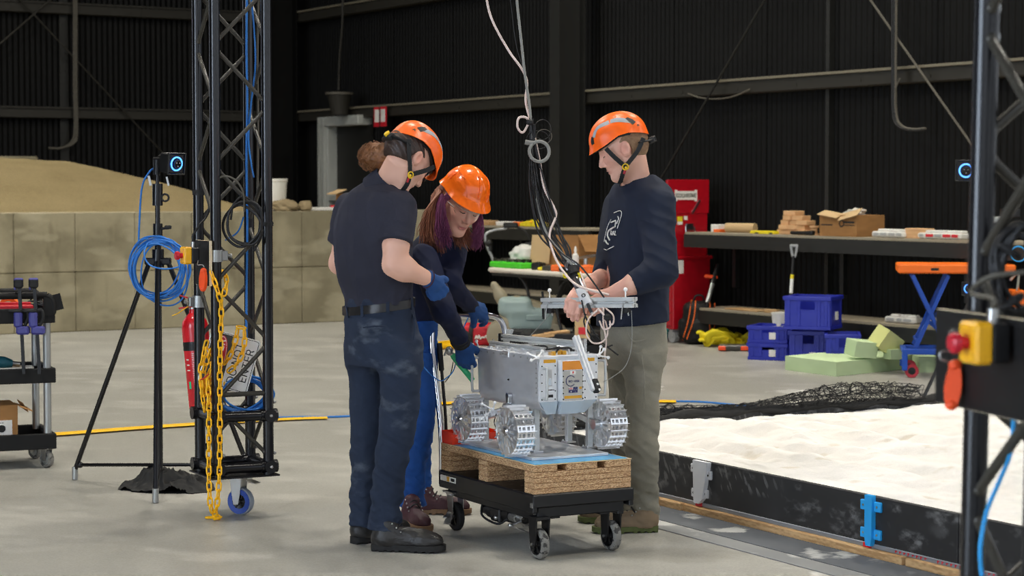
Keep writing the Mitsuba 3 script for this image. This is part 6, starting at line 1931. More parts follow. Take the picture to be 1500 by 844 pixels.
for z, hh in ((.115, .075), (.475, .07), (.80, .07)):
    m = MB(SO, CR); m.span((-LC, 0, z), (0, WC, z + .012))
    m.span((-LC, -.012, z - .01), (.012, .014, z + hh), .005); m.span((-LC, WC - .014, z - .01), (.012, WC + .012, z + hh), .005); m.span((-.014, 0, z - .01), (.012, WC, z + hh), .005)
    put('tray', m, 'cart_plastic', sc)
for x, y in ((-.03, .03), (-.03, WC - .03), (-LC + .05, .03)):
    m = MB(SO, CR)
    for z0, z1 in ((.19, .47), (.545, .80)): m.cyl((x, y - .01, z0 - .02), (x, y - .01, z1 + .01), .021, n=18)
    put('post', m, 'galvanised', sc)
m = MB(SO, CR)
for y in (-.002, WC + .002): m.tube(catmull([(-LC, y, .94), (-.12, y, .94), (-.03, y, .935), (.0, y, .9), (.0, y, .84)], 6), .019, 12)
m.tube([(.0, -.002, .87), (.0, WC, .87)], .02, 10); m.bar((.02, .0, .945), (.04, .0, .86), .04, .012, hint=(0, 1, 0)); m.bar((-.025, -.004, .83), (-.025, -.004, .93), .05, .03)
put('handle_rail', m, 'cart_plastic', sc)
for x, y in ((-.035, .03), (-.035, WC - .03), (-LC + .06, .03)):
    o = CQ(x, y, .047); d = nrm(ca * .85 + cb_ * .5)
    w = put('caster_wheel', MB().lathe([(.03, -.014), (.043, -.015), (.047, -.009), (.047, .009), (.043, .015), (.03, .014)], o, d, 28), 'tyre_grey', sc)
    m = MB(); m.lathe([(0, .016), (.01, .016), (.03, .012), (.03, -.012), (.01, -.016), (0, -.016)], o, d, 20); put('hub', m, 'galvanised', w)
    m = MB(); u = nrm(np.cross([0, 0, 1], d))
    for s in (-1, 1): m.prism([(-.02, .06), (.03, .06), (.012, -.008), (-.012, -.008)], np.stack([u, A([0, 0, 1.0]), np.cross(u, [0, 0, 1.0])], 1), o + d * (s * .021 - .001), .002)
    m.box(o + A([0, 0, .06]), (.07, .05, .006), frame(x=u), .001); put('caster_fork', m, 'zinc', sc)
# things on the cart
for k_, u in enumerate((27, 49)):
    t = thing('bar_clamp', ('bar clamp with blue jaws hooked on the cart, the left one of the pair', 'bar clamp with blue jaws hooked on the cart, nearer the corner post')[k_], 'clamp', 'bar clamps on the cart')
    dd = W(u, 470, 10.98); x0 = CQ(-.2, -.035, 0); d_ = 11.02 - .05
    P_ = lambda du, v: W(u + du, v, d_)
    m = MB(); m.bar(P_(1, 412), P_(8 if k_ == 0 else 9, 548), .018, .007, hint=(0, 1, 0)); put('bar', m, 'black_steel', t)
    m = MB(); m.box(P_(0, 415), (.05, .045, .055), rotz(10), .009); put('fixed_jaw', m, 'black_rubber', t)
    m = MB(); m.box(P_(0, 409.5), (.048, .044, .016), rotz(10), .006); m.box(P_(-5, 418), (.01, .04, .05), rotz(10), .003); put('jaw_cap', m, 'clamp_blue', t)
    m = MB(); m.box(P_(0, 468), (.045, .05, .09), None, .012); m.box(P_(7, 484), (.07, .05, .045), None, .01); put('sliding_jaw', m, 'clamp_blue', t)
    m = MB(); m.tube(catmull([P_(2, 457), P_(12, 455), P_(14, 466), P_(9, 478)], 5), .009, 8); put('trigger', m, 'black_rubber', t, smooth=True)
    m = MB(); m.box(P_(-4, 455.5), (.07, .05, .012), None, .003); put('pad', m, 'black_rubber', t)
bx = thing('labelled_carton', 'brown carton with white label on the bottom tray of the service cart', 'box')
m = MB(SO, CR); m.span((-.60, .05, .128), (-.185, .34, .345)); put('body', m, 'cardboard', bx, smooth=False)
m = MB(SO, CR); m.span((-.60, .048, .295), (-.185, .0505, .345)); put('tape_flap', m, 'cardboard', bx, smooth=False)
m = MB(SO, CR); m.span((-.5, .0475, .165), (-.215, .05, .265)); put('label', m, 'label_paper', bx, smooth=False)
m = MB(SO, CR); m.lathe([(0, 0), (.018, 0), (.02, .002), (.012, .003), (.01, .002), (0, .002)], (-.27, .0468, .22), (0, -1, 0), 18); m.span((-.33, .0468, .25), (-.26, .0476, .253)); m.span((-.33, .0468, .175), (-.28, .0476, .178)); puts('label_print', m, 'black_rubber', bx, smooth=False)
m = MB(SO, CR); m.bar((-.184, .06, .345), (-.12, .06, .32), .25, .004); m.bar((-.15, .2, .35), (-.12, .2, .3), .2, .004); put('flap', m, 'cardboard', bx, smooth=False)
tb = thing('parts_tub', 'clear plastic tub of small parts on the middle tray of the cart', 'tub')
put('tub', MB(SO, CR).prism(rrect(.19, .13, .02), np.eye(3), (-.19, .1, .488), .062, [rrect(.182, .122, .018)]), 'tub_clear', tb, smooth=False)
rng = random.Random(2); m = MB(SO, CR)
for q in range(60): m.box((-.19 + rng.uniform(-.08, .08), .1 + rng.uniform(-.05, .05), .49 + rng.uniform(.0, .045)), (.016, .012, .01), rotz(rng.uniform(0, 180)))
put('small_parts', m, 'cardboard_pale', tb, smooth=False, kind='stuff')
for q, (x, y, mt_, lb) in enumerate(((-.30, .12, 'tool_teal', 'teal cordless drill lying on the middle tray beside the tub'), (-.42, .2, 'black_rubber', 'black power tool at the left end of the middle tray'))):
    t = thing('power_drill', lb, 'drill')
    m = MB(SO, CR); m.tube([(x - .1, y, .57), (x - .02, y, .575), (x + .06, y, .57), (x + .10, y, .565)], [.036, .04, .034, .02], 12); put('motor_body', m, mt_, t)
    m = MB(SO, CR); m.tube([(x - .04, y, .55), (x - .07, y + .01, .515), (x - .09, y + .02, .51)], .022, 10); m.span((x - .15, y - .04, .488), (x - .05, y + .05, .53), .01); put('grip_battery', m, 'black_rubber', t)
    m = MB(SO, CR); m.cyl((x + .1, y, .565), (x + .14, y, .56), .014); put('chuck', m, 'zinc', t)
for q, (x, y, w, h, mt_, nm, lb) in enumerate(((-.24, .1, .3, .018, 'sign_red', 'red_tool_case', 'flat red tool holder lying in the top tray of the cart'), (-.2, .22, .09, .07, 'tool_orange', 'orange_tape', 'orange tape roll in the top tray of the cart'), (-.27, .24, .1, .05, 'label_paper', 'white_cup', 'white cup lying in the top tray of the cart'))):
    if q == 0:
        t = thing(nm, lb, 'tool holder'); m = MB(SO, CR); m.span((x - w / 2, y - .03, .815), (x + w / 2, y + .05, .885), .006); put('body', m, mt_, t)
        m = MB(SO, CR); m.tube([(x - .1, y - .01, .895), (x + .14, y + .01, .893)], .007, 8); put('rod', m, 'button_red', t)
    elif q == 1:
        put(nm, MB(SO, CR).lathe([(.028, -.022), (.05, -.022), (.05, .022), (.028, .022), (.028, -.022)], (x, y, .878), (.3, 1, .2), 24), mt_, smooth=30, label=lb, cat='tape')
    else:
        put(nm, MB(SO, CR).lathe([(0, 0), (.03, 0), (.04, .09), (.036, .09), (.027, .004)], (x - .04, y, .87), (1, .2, .2), 20), mt_, smooth=30, label=lb, cat='cup')
m = MB(SO, CR); m.tube([(-.1, .2, .88), (-.06, .2, .95)], .004, 6); m.tube(catmull([(-.14, .15, .885), (-.09, .17, .9), (-.04, .18, .89)], 4), .006, 6); put('pliers', m, 'black_steel', smooth=True, label='dark pliers sticking up from the top tray of the cart', cat='pliers')

# floor cable with yellow protectors
def fl(pts, r, n=8): return catmull([G(u, v, r) for u, v in pts], n)
fc = thing('floor_cable', 'blue cable crossing the hall floor under yellow cable covers', 'cable')
put('cable', MB().tube(fl([(395, 612), (440, 611), (480, 611), (520, 609), (575, 603), (632, 594), (680, 588)], .007), .007, 7), 'cable_blue', fc, smooth=True)
put('cable', MB().tube(fl([(930, 588), (990, 588), (1030, 589), (1075, 593), (1125, 597), (1180, 600)], .007), .007, 7), 'cable_blue', fc, smooth=True)
for pts, w in (([(60, 637), (95, 635), (200, 627), (290, 621), (330, 619)], .06), ([(330, 619), (380, 616), (440, 613), (479, 612)], .045), ([(600, 597), (632, 592), (665, 590)], .06), ([(930, 590), (960, 588), (990, 588)], .06), ([(1119, 596), (1150, 598)], .06)):
    p = fl(pts, .012); put('cable_cover', MB().tube(p, 1.0, 8, flat=(w, .007), hint=(0, 0, 1.0)), 'yellow_paint', fc, smooth=40)
# ================= right side: sand pit, tower, crates, lift table
def pit_panel(p, n, uv):
    c = mix(lin(30, 30, 31), lin(44, 44, 45), fbm(p.x * 4, p.y * 4, p.z * 6, 4))
    s = smoothstep(0.56, 0.74, fbm(p.x * 5 + p.y * 3, p.y * 6, p.z * 9, 5)) * smoothstep(0.35, 0.8, fbm(p.x * 22, p.y * 30, p.z * 40, 4))
    c = mix(c, C(140, 140, 140), s * .6)
    c = mix(c, C(120, 120, 120), smoothstep(.5, .75, fbm(p.x * 9, p.y * 9, p.z * 12 + 4, 5)) * smoothstep(.4, .7, noise(p.x * 1.7, p.y * 1.7, 2)) * .35)
    w = smoothstep(.60, .72, noise(p.x * 60 + p.z * 25, p.y * 60 - p.z * 18, p.z * 14)) * smoothstep(.52, .66, fbm(p.x * 2.2 + 5, p.y * 2.2, p.z * 5, 3))
    return mix(c, C(165, 165, 163), w * .25)


mat('pit_panel', None, 0.55, tex=pit_panel)
mat('white_regolith', None, 0.95, spec=0.1, tex=lambda p, n, uv: mix(mix(lin(226, 223, 219), lin(214, 211, 204), fbm(p.x * 2.5, p.y * 2.5, 1, 4)), C(196, 186, 168), smoothstep(.66, .8, fbm(p.x * 7, p.y * 9, 4, 4)) * .5) * (.95 + .1 * noise(p.x * 220, p.y * 220, p.z * 220)),
    bump=lambda p, n, uv: fbm(p.x * 34, p.y * 34, p.z * 20, 4), bscale=0.010)
mat('strip_metal', (150, 156, 164), 0.4, metal=0.5)
mat('pine', None, 0.7, tex=lambda p, n, uv: mix(lin(206, 170, 122), lin(176, 136, 90), smoothstep(.3, .7, noise(p.x * 6 + p.z * 20, p.y * 6, p.z * 90) * .6 + .4 * noise(p.x * 50, p.y * 50, p.z * 120))))
mat('rubber_mat', None, 0.7, tex=lambda p, n, uv: mix(mix(lin(70, 74, 80), lin(88, 92, 98), fbm(p.x * 3, p.y * 3, 0, 4)), C(208, 208, 204), smoothstep(.6, .76, fbm(p.x * 6 + 2, p.y * 5, 3, 5)) * .55))
mat('outer_strip', None, 0.6, tex=lambda p, n, uv: mix(mix(lin(120, 122, 124), lin(136, 137, 136), fbm(p.x * 3, p.y * 3, 0, 4)), C(214, 214, 210), smoothstep(.6, .74, fbm(p.x * 6 + 6, p.y * 5, 3, 5)) * .5))
mat('bracket_blue', (38, 158, 226), 0.45)
mat('bracket_white', (214, 216, 220), 0.5)
mat('crate_blue', (34, 44, 158), 0.4)
mat('foam_green', None, 0.9, tex=lambda p, n, uv: mix(lin(186, 206, 164), lin(172, 192, 146), fbm(p.x * 5, p.y * 5, p.z * 9, 3)))
mat('foam_yellow', (206, 208, 136), 0.9)
mat('lift_orange', (240, 112, 22), 0.4)
mat('lift_blue', (22, 72, 170), 0.35)
mat('wheel_red', (168, 40, 54), 0.5)
mat('cabinet_red', (168, 12, 28), 0.3, spec=0.6)
mat('shelf_top', (150, 140, 120), 0.7)
mat('sling_yellow', (226, 206, 30), 0.7)
mat('grey_plastic', (160, 162, 162), 0.5)
mat('wood_block', None, 0.7, tex=lambda p, n, uv: mix(lin(222, 180, 132), lin(196, 150, 104), fbm(p.x * 9, p.y * 9, p.z * 50, 3)))
mat('white_wrap', (214, 212, 204), 0.35)
mat('teal_plastic', (20, 92, 88), 0.5)
mat('pink_cable', (226, 206, 196), 0.5)
mat('grey_rope', (140, 140, 134), 0.8)
mat('table_top', (214, 206, 190), 0.5)
mat('tub_green', (70, 196, 40), 0.4)

# ---- sand pit
g0, g1 = G(963, 736), G(1411, 847)
br = nrm(g1 - g0); ba = A([-br[1], br[0], 0])
k0, k1 = G(963, 612, .25), G(1365, 588, .25)
den = br[0] * (k1 - k0)[1] - br[1] * (k1 - k0)[0]
t_ = ((k0 - g0)[0] * (k1 - k0)[1] - (k0 - g0)[1] * (k1 - k0)[0]) / den
CB = (g0 + br * t_) * A([1, 1, 0]); PR = np.stack([br, ba, A([0, 0, 1.0])], 1)
pit = thing('sand_pit', 'large black walled sand pit filled with white powder at the right', 'sand pit')
PZ, PL, PW = .25, 5.2, 3.6
def pb(): return MB(CB, PR)
for x0, x1 in ((0, .98), (.985, 3.4), (3.405, PL)):
    m = pb(); m.span((x0, -.012, .052), (x1, .012, PZ), .002); put('side_board', m, 'pit_panel', pit, smooth=False)
for y0, y1 in ((0, 1.2), (1.205, 2.4), (2.405, PW)):
    m = pb(); m.span((-.012, y0, .0), (.012, y1, PZ), .002); put('side_board', m, 'pit_panel', pit, smooth=False)
m = pb(); m.span((-.015, -.016, .034), (PL, .02, .054), .002); put('edge_strip', m, 'strip_metal', pit, smooth=False)
for x0, x1, o in ((0.3, 1.62, .0), (1.5, 3.1, .035), (3.12, PL, .03)):
    m = pb(); m.span((x0, -.022 - o * .6, .0), (x1, .0, .034), .003); put('timber', m, 'pine', pit, smooth=False)
m = pb(); m.span((1.33, -.06, 0), (1.52, -.03, .04), .006); m.span((1.22, -.06, 0), (1.28, -.035, .025), .01); put('timber_offcut', m, 'pine', pit)
nx, ny = 260, 180
X, Y = np.meshgrid(np.linspace(.012, PL, nx), np.linspace(.012, PW, ny), indexing='ij'); Pn = np.stack([X, Y, X * 0], -1)
edge = np.clip(Y / .08, 0, 1)
Zs = PZ - .004 + edge * (.055 * npn(Pn, 1.3, 3, 3) + .02 * np.sin(Y * 17 + 2.2 * npn(Pn, 1.4, 5) * 3) * np.clip(npn(Pn, .9, 8) * 4 + .6, 0, 1) + .04 * npn(Pn, 5, 9) + .018 * npn(Pn, 17, 2) + .012 * np.abs(npn(Pn, 9, 12)))
Zs = Zs - .03 * np.clip(1 - X / .35, 0, 1) ** .8 + .03 * np.clip(1 - np.hypot(X - .9, Y - .9) / .6, 0, 1)
V = CB + X[..., None] * br + Y[..., None] * ba; V[..., 2] = Zs
I, J = np.meshgrid(np.arange(nx - 1), np.arange(ny - 1), indexing='ij')
put('white_powder', (V.reshape(-1, 3), np.stack([I * ny + J, (I + 1) * ny + J, (I + 1) * ny + J + 1, I * ny + J + 1], -1).reshape(-1, 4)), 'white_regolith', smooth=True, label='white powdery soil filling the black walled pit', cat='soil', kind='stuff')
# rolled up netting along the back edge
rng = random.Random(7); m = MB()
L_ = 2.65; n_ = 150
def roll(s, a, k):
    r = (.034 + .02 * math.sin(s * 3.1 + 1) + .010 * k) * (1 + .25 * math.sin(3 * a + s * 4))
    return CB + ba * s + br * (-.01 + r * 1.5 * math.cos(a) + .02 * math.sin(s * 5)) + A([0, 0, PZ + .01 + r * .75 + r * .8 * math.sin(a)])
for q in range(26):
    a0 = q * 2 * math.pi / 13 + rng.uniform(-.1, .1); k_ = q // 13
    m.tube([roll(s, a0 + .5 * math.sin(s * 2 + q) + rng.gauss(0, .08), k_ * .8 - .2) for s in np.linspace(-.05, L_, 80)], .0016, 4)
for q in range(n_):
    s = q / n_ * L_ + rng.uniform(-.008, .008); k_ = rng.choice((0, .6, .9))
    m.tube([roll(s + .02 * math.sin(a * 2 + q), a, k_ + rng.gauss(0, .12)) for a in np.linspace(0, 2 * np.pi, 14)], .0015, 4)
pl_ = MB(); s_ = np.linspace(-.03, L_ + .9, 90); pl_.tube(A([CB + ba * s + br * (.012 + .012 * math.sin(s * 9)) + A([0, 0, PZ + .004 + .008 * math.sin(s * 14)]) for s in s_]), .022 + .006 * np.sin(s_ * 21), 8)
put('pit_liner', pl_, 'black_fabric', pit, smooth=True)
put('wire_netting', m, 'black_rubber', smooth=False, label='loosely rolled black wire netting lying along the back rim of the sand pit', cat='netting')
# brackets on the long side
def on_pit(u, v):
    q = hit(u, v, CB - ba * .012, ba); r = q - CB; return r @ br, q[2]
IR = np.stack([br, A([0, 0, 1.0]), -ba], 1)
xb, zb_ = on_pit(1029, 702)
bw = thing('corner_bracket', 'pale grey printed bracket with tabs on the black side of the sand pit', 'bracket')
put('plate', MB().prism([(-.05, .095), (.075, .095), (.03, -.08), (-.0, -.105), (-.04, -.105)], IR, CB + br * xb - ba * .013 + A([0, 0, .155]), .022), 'bracket_white', bw, smooth=False)
for x, z in ((-.062, .055), (.064, .035), (-.056, -.06), (.036, -.055)):
    m = MB(); m.box(CB + br * (xb + x) - ba * .018 + A([0, 0, .155 + z]), (.04, .014, .04), PR, .003); put('tab', m, 'bracket_white', bw)
    m = MB(); o = CB + br * (xb + x) + A([0, 0, .155 + z]); m.cyl(o - ba * .024, o - ba * .027, .005, n=8); put('screw', m, 'black_steel', bw)
xb2, _ = on_pit(1277, 760)
bb2 = thing('corner_bracket', 'bright blue printed bracket with four tabs on the black side of the sand pit', 'bracket')
put('plate', MB().prism([(-.02, .105), (.026, .105), (.026, -.07), (.018, -.105), (-.012, -.105), (-.02, -.07)], IR, CB + br * xb2 - ba * .013 + A([0, 0, .15]), .022), 'bracket_blue', bb2, smooth=False)
for x, z in ((-.040, .06), (.048, .06), (-.040, -.055), (.048, -.055)):
    m = MB(); m.box(CB + br * (xb2 + x) - ba * .018 + A([0, 0, .15 + z]), (.044, .014, .042), PR, .003); put('tab', m, 'bracket_blue', bb2)
    m = MB(); o = CB + br * (xb2 + x) + A([0, 0, .15 + z]); m.cyl(o - ba * .024, o - ba * .027, .005, n=8); put('screw', m, 'zinc', bb2)
for x in (xb - .02, xb2 - .02):
    m = MB(); m.box(CB + br * x - ba * .018 + A([0, 0, .044]), (.05, .006, .018), PR); put('red_tape', m, 'sign_red', pit, smooth=False)
m = MB(); rng = random.Random(9)
for q in range(22):
    x = xb2 + .16 + q * .026 + (.05 if q > 7 else 0) + (.06 if q > 14 else 0); h_ = rng.uniform(.005, .009)
    o = CB + br * x - ba * .0175 + A([0, 0, .044]); m.box(o, (.0035, .002, h_ * 1.5), PR); m.box(o + br * .004 + A([0, 0, h_ * .4]), (.009, .002, .0035), PR)
put('red_marks', m, 'red_print', pit, smooth=False, kind='stuff')
m = pb(); m.span((-.3, -.29, .0015), (PL, -.05, .005)); put('floor_mat', m, 'rubber_mat', smooth=False, label='dark grey strip of matting on the floor along the sand pit', cat='mat')
m = pb(); m.span((.3, -.42, .001), (PL, -.292, .0035)); put('floor_strip', m, 'outer_strip', smooth=False, label='lighter grey outer strip of matting on the floor beside the dark strip', cat='mat')

# ---- right truss tower, close to the camera
b_ = A([-.245, .9695, 0]); a_ = A([.9695, .245, 0])
th = math.degrees(math.atan2(a_[1], a_[0])); side = .247; lean = .0148
Lc = W(1435, 422, 4.0) * A([1, 1, 0]); Lc[0] -= lean * W(1435, 422, 4.0)[2]
TR = Tower('truss_tower', 'black truss tower in the near right corner with an emergency stop board', Lc - b_ * side, th, side, .0245, .0105, .02, 2.6, .43 - .2345, .2345, lean)
k = TR.k
for i in range(4):
    m = MB(); m.cyl(TR.at(*cs[i], .06), TR.at(*cs[(i + 1) % 4], .06), .025, n=14); put('base_bar', m, 'truss_black', k)
    m = MB(); m.cyl(TR.at(*cs[i], 0), TR.at(*cs[i], .03), .05, n=20); put('foot', m, 'black_rubber', k)
for z in (.43, .9, 1.37, 1.84):
    for dz in (-.028, .028):
        m = MB(); o = TR.at(0, 1, z + dz) + a_ * .02; m.sph(o, (.009, .012, .016), 2); put('weld_boss', m, 'zinc', k)
top0 = W(1396, 451, 4.06)
du = -b_; dn = -a_
o = TR.at(0, 1, 0) * A([1, 1, 0]); o = o + b_ * .06 - a_ * .034; o[2] = W(1396, 450, 4.1)[2]
t, c, _ = estop('estop_board', 'black board with yellow emergency stop box on the near right tower', o, du, dn, .46, .186, None)
eb = hit(1473, 501, c - a_ * .0075, a_)
e1_ = estop_box(t, eb, dn, du)
m = MB(); q = hit(1412, 489, c - a_ * .0075, a_); m.cyl(q, q - a_ * .03, .006); m.cyl(q - a_ * .012, q - a_ * .024, .011, n=6); put('bolt', m, 'zinc', t)
m = MB(); hq = W(1384, 524, 3.98); m.tube(catmull([hq + A([.02, .0, .012]), hq + A([-.006, 0, .012]), hq + A([-.008, 0, -.002]), hq + A([.012, 0, -.008])], 5), .0028, 6); put('hook', m, 'zinc', t, smooth=True)
orange_handle(t, W(1400, 528, 3.93), A([-.08, 0, -1]), A([1.0, -.35, 0]), .095)
m = MB(); m.tube(catmull([e1_, e1_ + A([0, 0, .02]), W(1424, 430, 3.9), W(1436, 413, 3.88), W(1462, 403, 3.86), W(1510, 398, 3.84)], 8), .0052, 8); put('cable', m, 'dusty_cable', t, smooth=True)
clampring(TR.at(0, 1, W(1436, 520, 4)[2]), a_, t)
cc = coil('cable_coil', 'thick coil of dark grey cable hanging on the near right truss tower', W(1492, 398, 3.9), FACE, .045, .082, 7, .0062, 'black_cable', 12, .016)
m = MB(); m.torus(W(1478, 368, 3.87), (.5, 0, .8), .022, .006, 16, 6); put('cable_tie', m, 'black_rubber', cc, smooth=True); put('cable_tie', MB().torus(W(1482, 442, 3.87), (-.5, 0, .8), .022, .006, 16, 6), 'black_rubber', cc, smooth=True)
put('hanging_cable', MB().tube(catmull([W(1484, 596, 3.9), W(1484, 630, 3.88), W(1480, 665, 3.87), W(1464, 705, 3.85), W(1447, 745, 3.84), W(1438, 785, 3.83), W(1436, 820, 3.83), W(1442, 870, 3.83)], 8), .0042, 8), 'bracket_blue', smooth=True, label='thin bright blue cable hanging below the board of the near right tower', cat='cable')

# ---- second stand with motion capture cameras behind the right tower
s2 = thing('light_stand', 'black stand with slanting leg behind the near right tower', 'stand')
B2 = W(1421, 560, 14.9) * A([1, 1, 0]); ft = G(1353, 583)
for f_ in (ft, B2 + rotz(120) @ (ft - B2), B2 + rotz(240) @ (ft - B2)):
    m = MB(); m.cyl(B2 + A([0, 0, .72]), f_ * A([1, 1, 0]) + A([0, 0, .004]), .013, n=10); put('leg', m, 'truss_black', s2)
m = MB(); m.cyl(B2 + A([0, 0, .3]), B2 + A([0, 0, 1.62]), .014, n=12); put('pole', m, 'truss_black', s2)
mocap('motion capture camera with blue ring light high up, half behind the near right tower', W(1415, 250, 14.7), (-.12, -1, -.06), .155)
mocap('smaller motion capture camera with blue ring light low beside the lift table', W(1419, 423, 14.75), (-.2, -1, -.02), .10)
m_ = thing('grey_instrument', 'stack of silver and blue instruments beyond the near right tower', 'instrument')
for u, v, w, h, mt_ in ((1463, 322, .11, .05, 'galvanised'), (1463, 335, .12, .035, 'clamp_blue'), (1466, 350, .13, .06, 'galvanised'), (1480, 312, .14, .07, 'black_steel')):
    m = MB(); m.box(W(u, v, 15.6), (w, .1, h), None, .008); put('module', m, mt_, m_)
m = MB(); m.cyl(W(1466, 360, 15.65), W(1466, 360, 15.65) * A([1, 1, 0]), .02, n=10); put('post', m, 'black_steel', m_)
m = MB(); m.torus(W(1492, 372, 14.9), (0, -1, .2), .055, .006, 24, 6); put('blue_hose', m, 'bracket_blue', smooth=True, label='loop of blue hose beyond the near right tower', cat='hose')

# ---- lift table
lt = thing('lift_table', 'blue scissor lift table with orange top standing before the black wall', 'lift table')
LX = A([1.0, -0.15, 0]); LX = nrm(LX); LY = A([-LX[1], LX[0], 0]); LO = W(1315, 400, 16.3); LO[2] = 0; LR = np.stack([LX, LY, A([0, 0, 1.0])], 1)
def lb(): return MB(LO, LR)
zt = W(1315, 387, 16.3)[2]
m = lb(); m.span((0, 0, zt - .075), (.92, .52, zt), .012); put('top', m, 'lift_orange', lt)
m = lb(); m.span((.26, -.003, zt - .05), (.32, 0, zt - .03)); put('badge', m, 'black_rubber', lt, smooth=False)
for y in (.05, .42):
    m = lb(); m.bar((.12, y, zt - .09), (.40, y, .24), .03, .07, hint=(0, 1, 0)); m.bar((.40, y + .035, zt - .09), (.15, y + .035, .24), .03, .07, hint=(0, 1, 0)); put('scissor_arm', m, 'lift_blue', lt, smooth=False)
m = lb(); m.cyl((.27, .04, (zt + .15) / 2), (.27, .47, (zt + .15) / 2), .02); m.cyl((.16, .05, .3), (.16, .45, .3), .016); puts('cross_shaft', m, 'lift_blue', lt)
m = lb(); m.span((.04, .0, .19), (.80, .05, .235), .006); m.span((.04, .41, .19), (.80, .46, .235), .006); m.span((.04, 0, .06), (.085, .04, .235), .006); m.span((.04, .42, .06), (.085, .46, .235), .006); m.span((.04, 0, .2), (.085, .46, .235), .006); put('base_frame', m, 'lift_blue', lt)
m = lb(); m.bar((.45, .2, .28), (.25, .2, .45), .03, .03); m.cyl((.5, .22, .26), (.32, .22, .52), .025); put('ram', m, 'lift_blue', lt)
for x, y in ((.12, .06), (.12, .44), (.75, .06), (.75, .44)):
    o = LO + LR @ A([x, y, .055]); w = put('wheel', MB().lathe([(.03, -.02), (.05, -.022), (.055, -.016), (.055, .016), (.05, .022), (.03, .02)], o, LY, 24), 'wheel_red', lt)
    put('hub', MB().lathe([(0, -.02), (.03, -.018), (.03, .018), (0, .02)], o, LY, 18), 'black_steel', w)
ot = thing('orange_trolley', 'orange and chrome trolley part seen through the near right tower', 'trolley')
m = MB(); m.box(W(1490, 437, 15.8), (.08, .3, .13), None, .006); put('panel', m, 'lift_orange', ot)
m = MB(); m.tube(catmull([W(1480, 410, 15.7), W(1492, 400, 15.6), W(1490, 430, 15.7), W(1488, 470, 15.8), W(1487, 551, 16)], 6), .012, 8); put('handle', m, 'chrome', ot, smooth=True)
m = MB(); m.box(W(1492, 530, 16), (.2, .2, .04), None, .006); m.cyl(W(1492, 548, 16), W(1496, 548, 16), .04); put('base', m, 'black_steel', ot)

# ---- foam blocks
def block(name, label, p, mt_, thick, cat='foam block', tilt=None, two=None):
    """p: three neighbouring bottom corners on the floor (left, near, right) as pixels."""
    l, n_, r = [G(*q) for q in p]
    ex, ey = r - n_, l - n_
    m = MB(); hull = [n_, n_ + ex, n_ + ey, n_ + ex + ey]
    m.tm(m3.Manifold.hull_points(A([q + A([0, 0, z]) for q in hull for z in (.001, thick)])))
    return put(name, m, mt_, smooth=False, label=label, cat=cat)


block('foam_slab', 'large flat pale green foam slab on the floor before the blue crates', ((1150, 542), (1225, 552), (1336, 540)), 'foam_green', .117)
def chunk(label, u, v, d, size, rot, mt_='foam_green'):
    R = trimesh.transformations.euler_matrix(*[math.radians(a) for a in rot])[:3, :3]
    m = MB(); m.box((0, 0, 0), size, R); v_, f_ = m.mesh(); o = W(u, v, d); return v_ + o, f_


FZ = .118
for lb_, u, v, d, size, rot, mt_ in (('pale green foam offcut lying on the slab beside the crates', 1262, 503, 16.75, (.22, .15, .13), (8, 6, 25), 'foam_green'), ('tilted yellowish foam block leaning at the back of the slab', 1298, 497, 16.8, (.20, .16, .17), (18, 30, 35), 'foam_yellow'),
                                     ('low foam offcut at the right end of the slab', 1312, 515, 16.75, (.16, .12, .08), (0, 0, 20), 'foam_green'), ('foam block on the floor under the lift table', 1356, 533, 16.9, (.17, .2, .13), (0, 0, 5), 'foam_green')):
    v_, f_ = chunk(lb_, u, v, d, size, rot)
    lo_ = v_[:, 2].min(); base = FZ if 'under' not in lb_ else .001
    v_[:, 2] += base - lo_
    put('foam_block', (v_, f_), mt_, smooth=False, label=lb_, cat='foam block')

# ---- crates
def crate(label, o, yaw, z, h=.29, L=.56, Wc=.38):
    R = rotz(yaw); t = thing('plastic_crate', label, 'crate', 'blue plastic crates'); B = lambda: MB(A([o[0], o[1], z]), R)
    m = B(); w = .012
    m.span((0, 0, 0), (L, Wc, .012)); m.span((0, 0, 0), (L, w, h * .6)); m.span((0, Wc - w, 0), (L, Wc, h)); m.span((L - w, 0, 0), (L, Wc, h)); m.span((0, 0, 0), (w, Wc, h))
    m.span((0, 0, h * .6), (L * .33, w, h)); m.span((L * .67, 0, h * .6), (L, w, h)); m.span((L * .3, 0, h * .86), (L * .7, w, h))
    put('shell', m, 'crate_blue', t, smooth=False)
    m = B(); m.span((-.014, -.014, h - .035), (L + .014, .002, h), .004); m.span((-.014, Wc - .002, h - .035), (L + .014, Wc + .014, h), .004); m.span((L - .002, -.014, h - .035), (L + .014, Wc + .014, h), .004); m.span((-.014, -.014, h - .035), (.002, Wc + .014, h), .004)
    put('rim', m, 'crate_blue', t)
    m = B(); m.span((-.006, -.006, .0), (L + .006, .004, .03), .003); m.span((L - .004, -.006, .0), (L + .006, Wc + .006, .03), .003)
    for x in (.02, L * .28, L * .72, L - .05): m.span((x, -.008, .03), (x + .03, .002, h - .03), .003)
    m.span((.02, -.006, h * .5), (L * .28, .002, h * .5 + .012)); m.span((L * .72, -.006, h * .5), (L - .02, .002, h * .5 + .012))
    for y in (.02, Wc - .05): m.span((L - .002, y, .03), (L + .008, y + .03, h - .03), .003)
    put('rib', m, 'crate_blue', t)
    return t, B


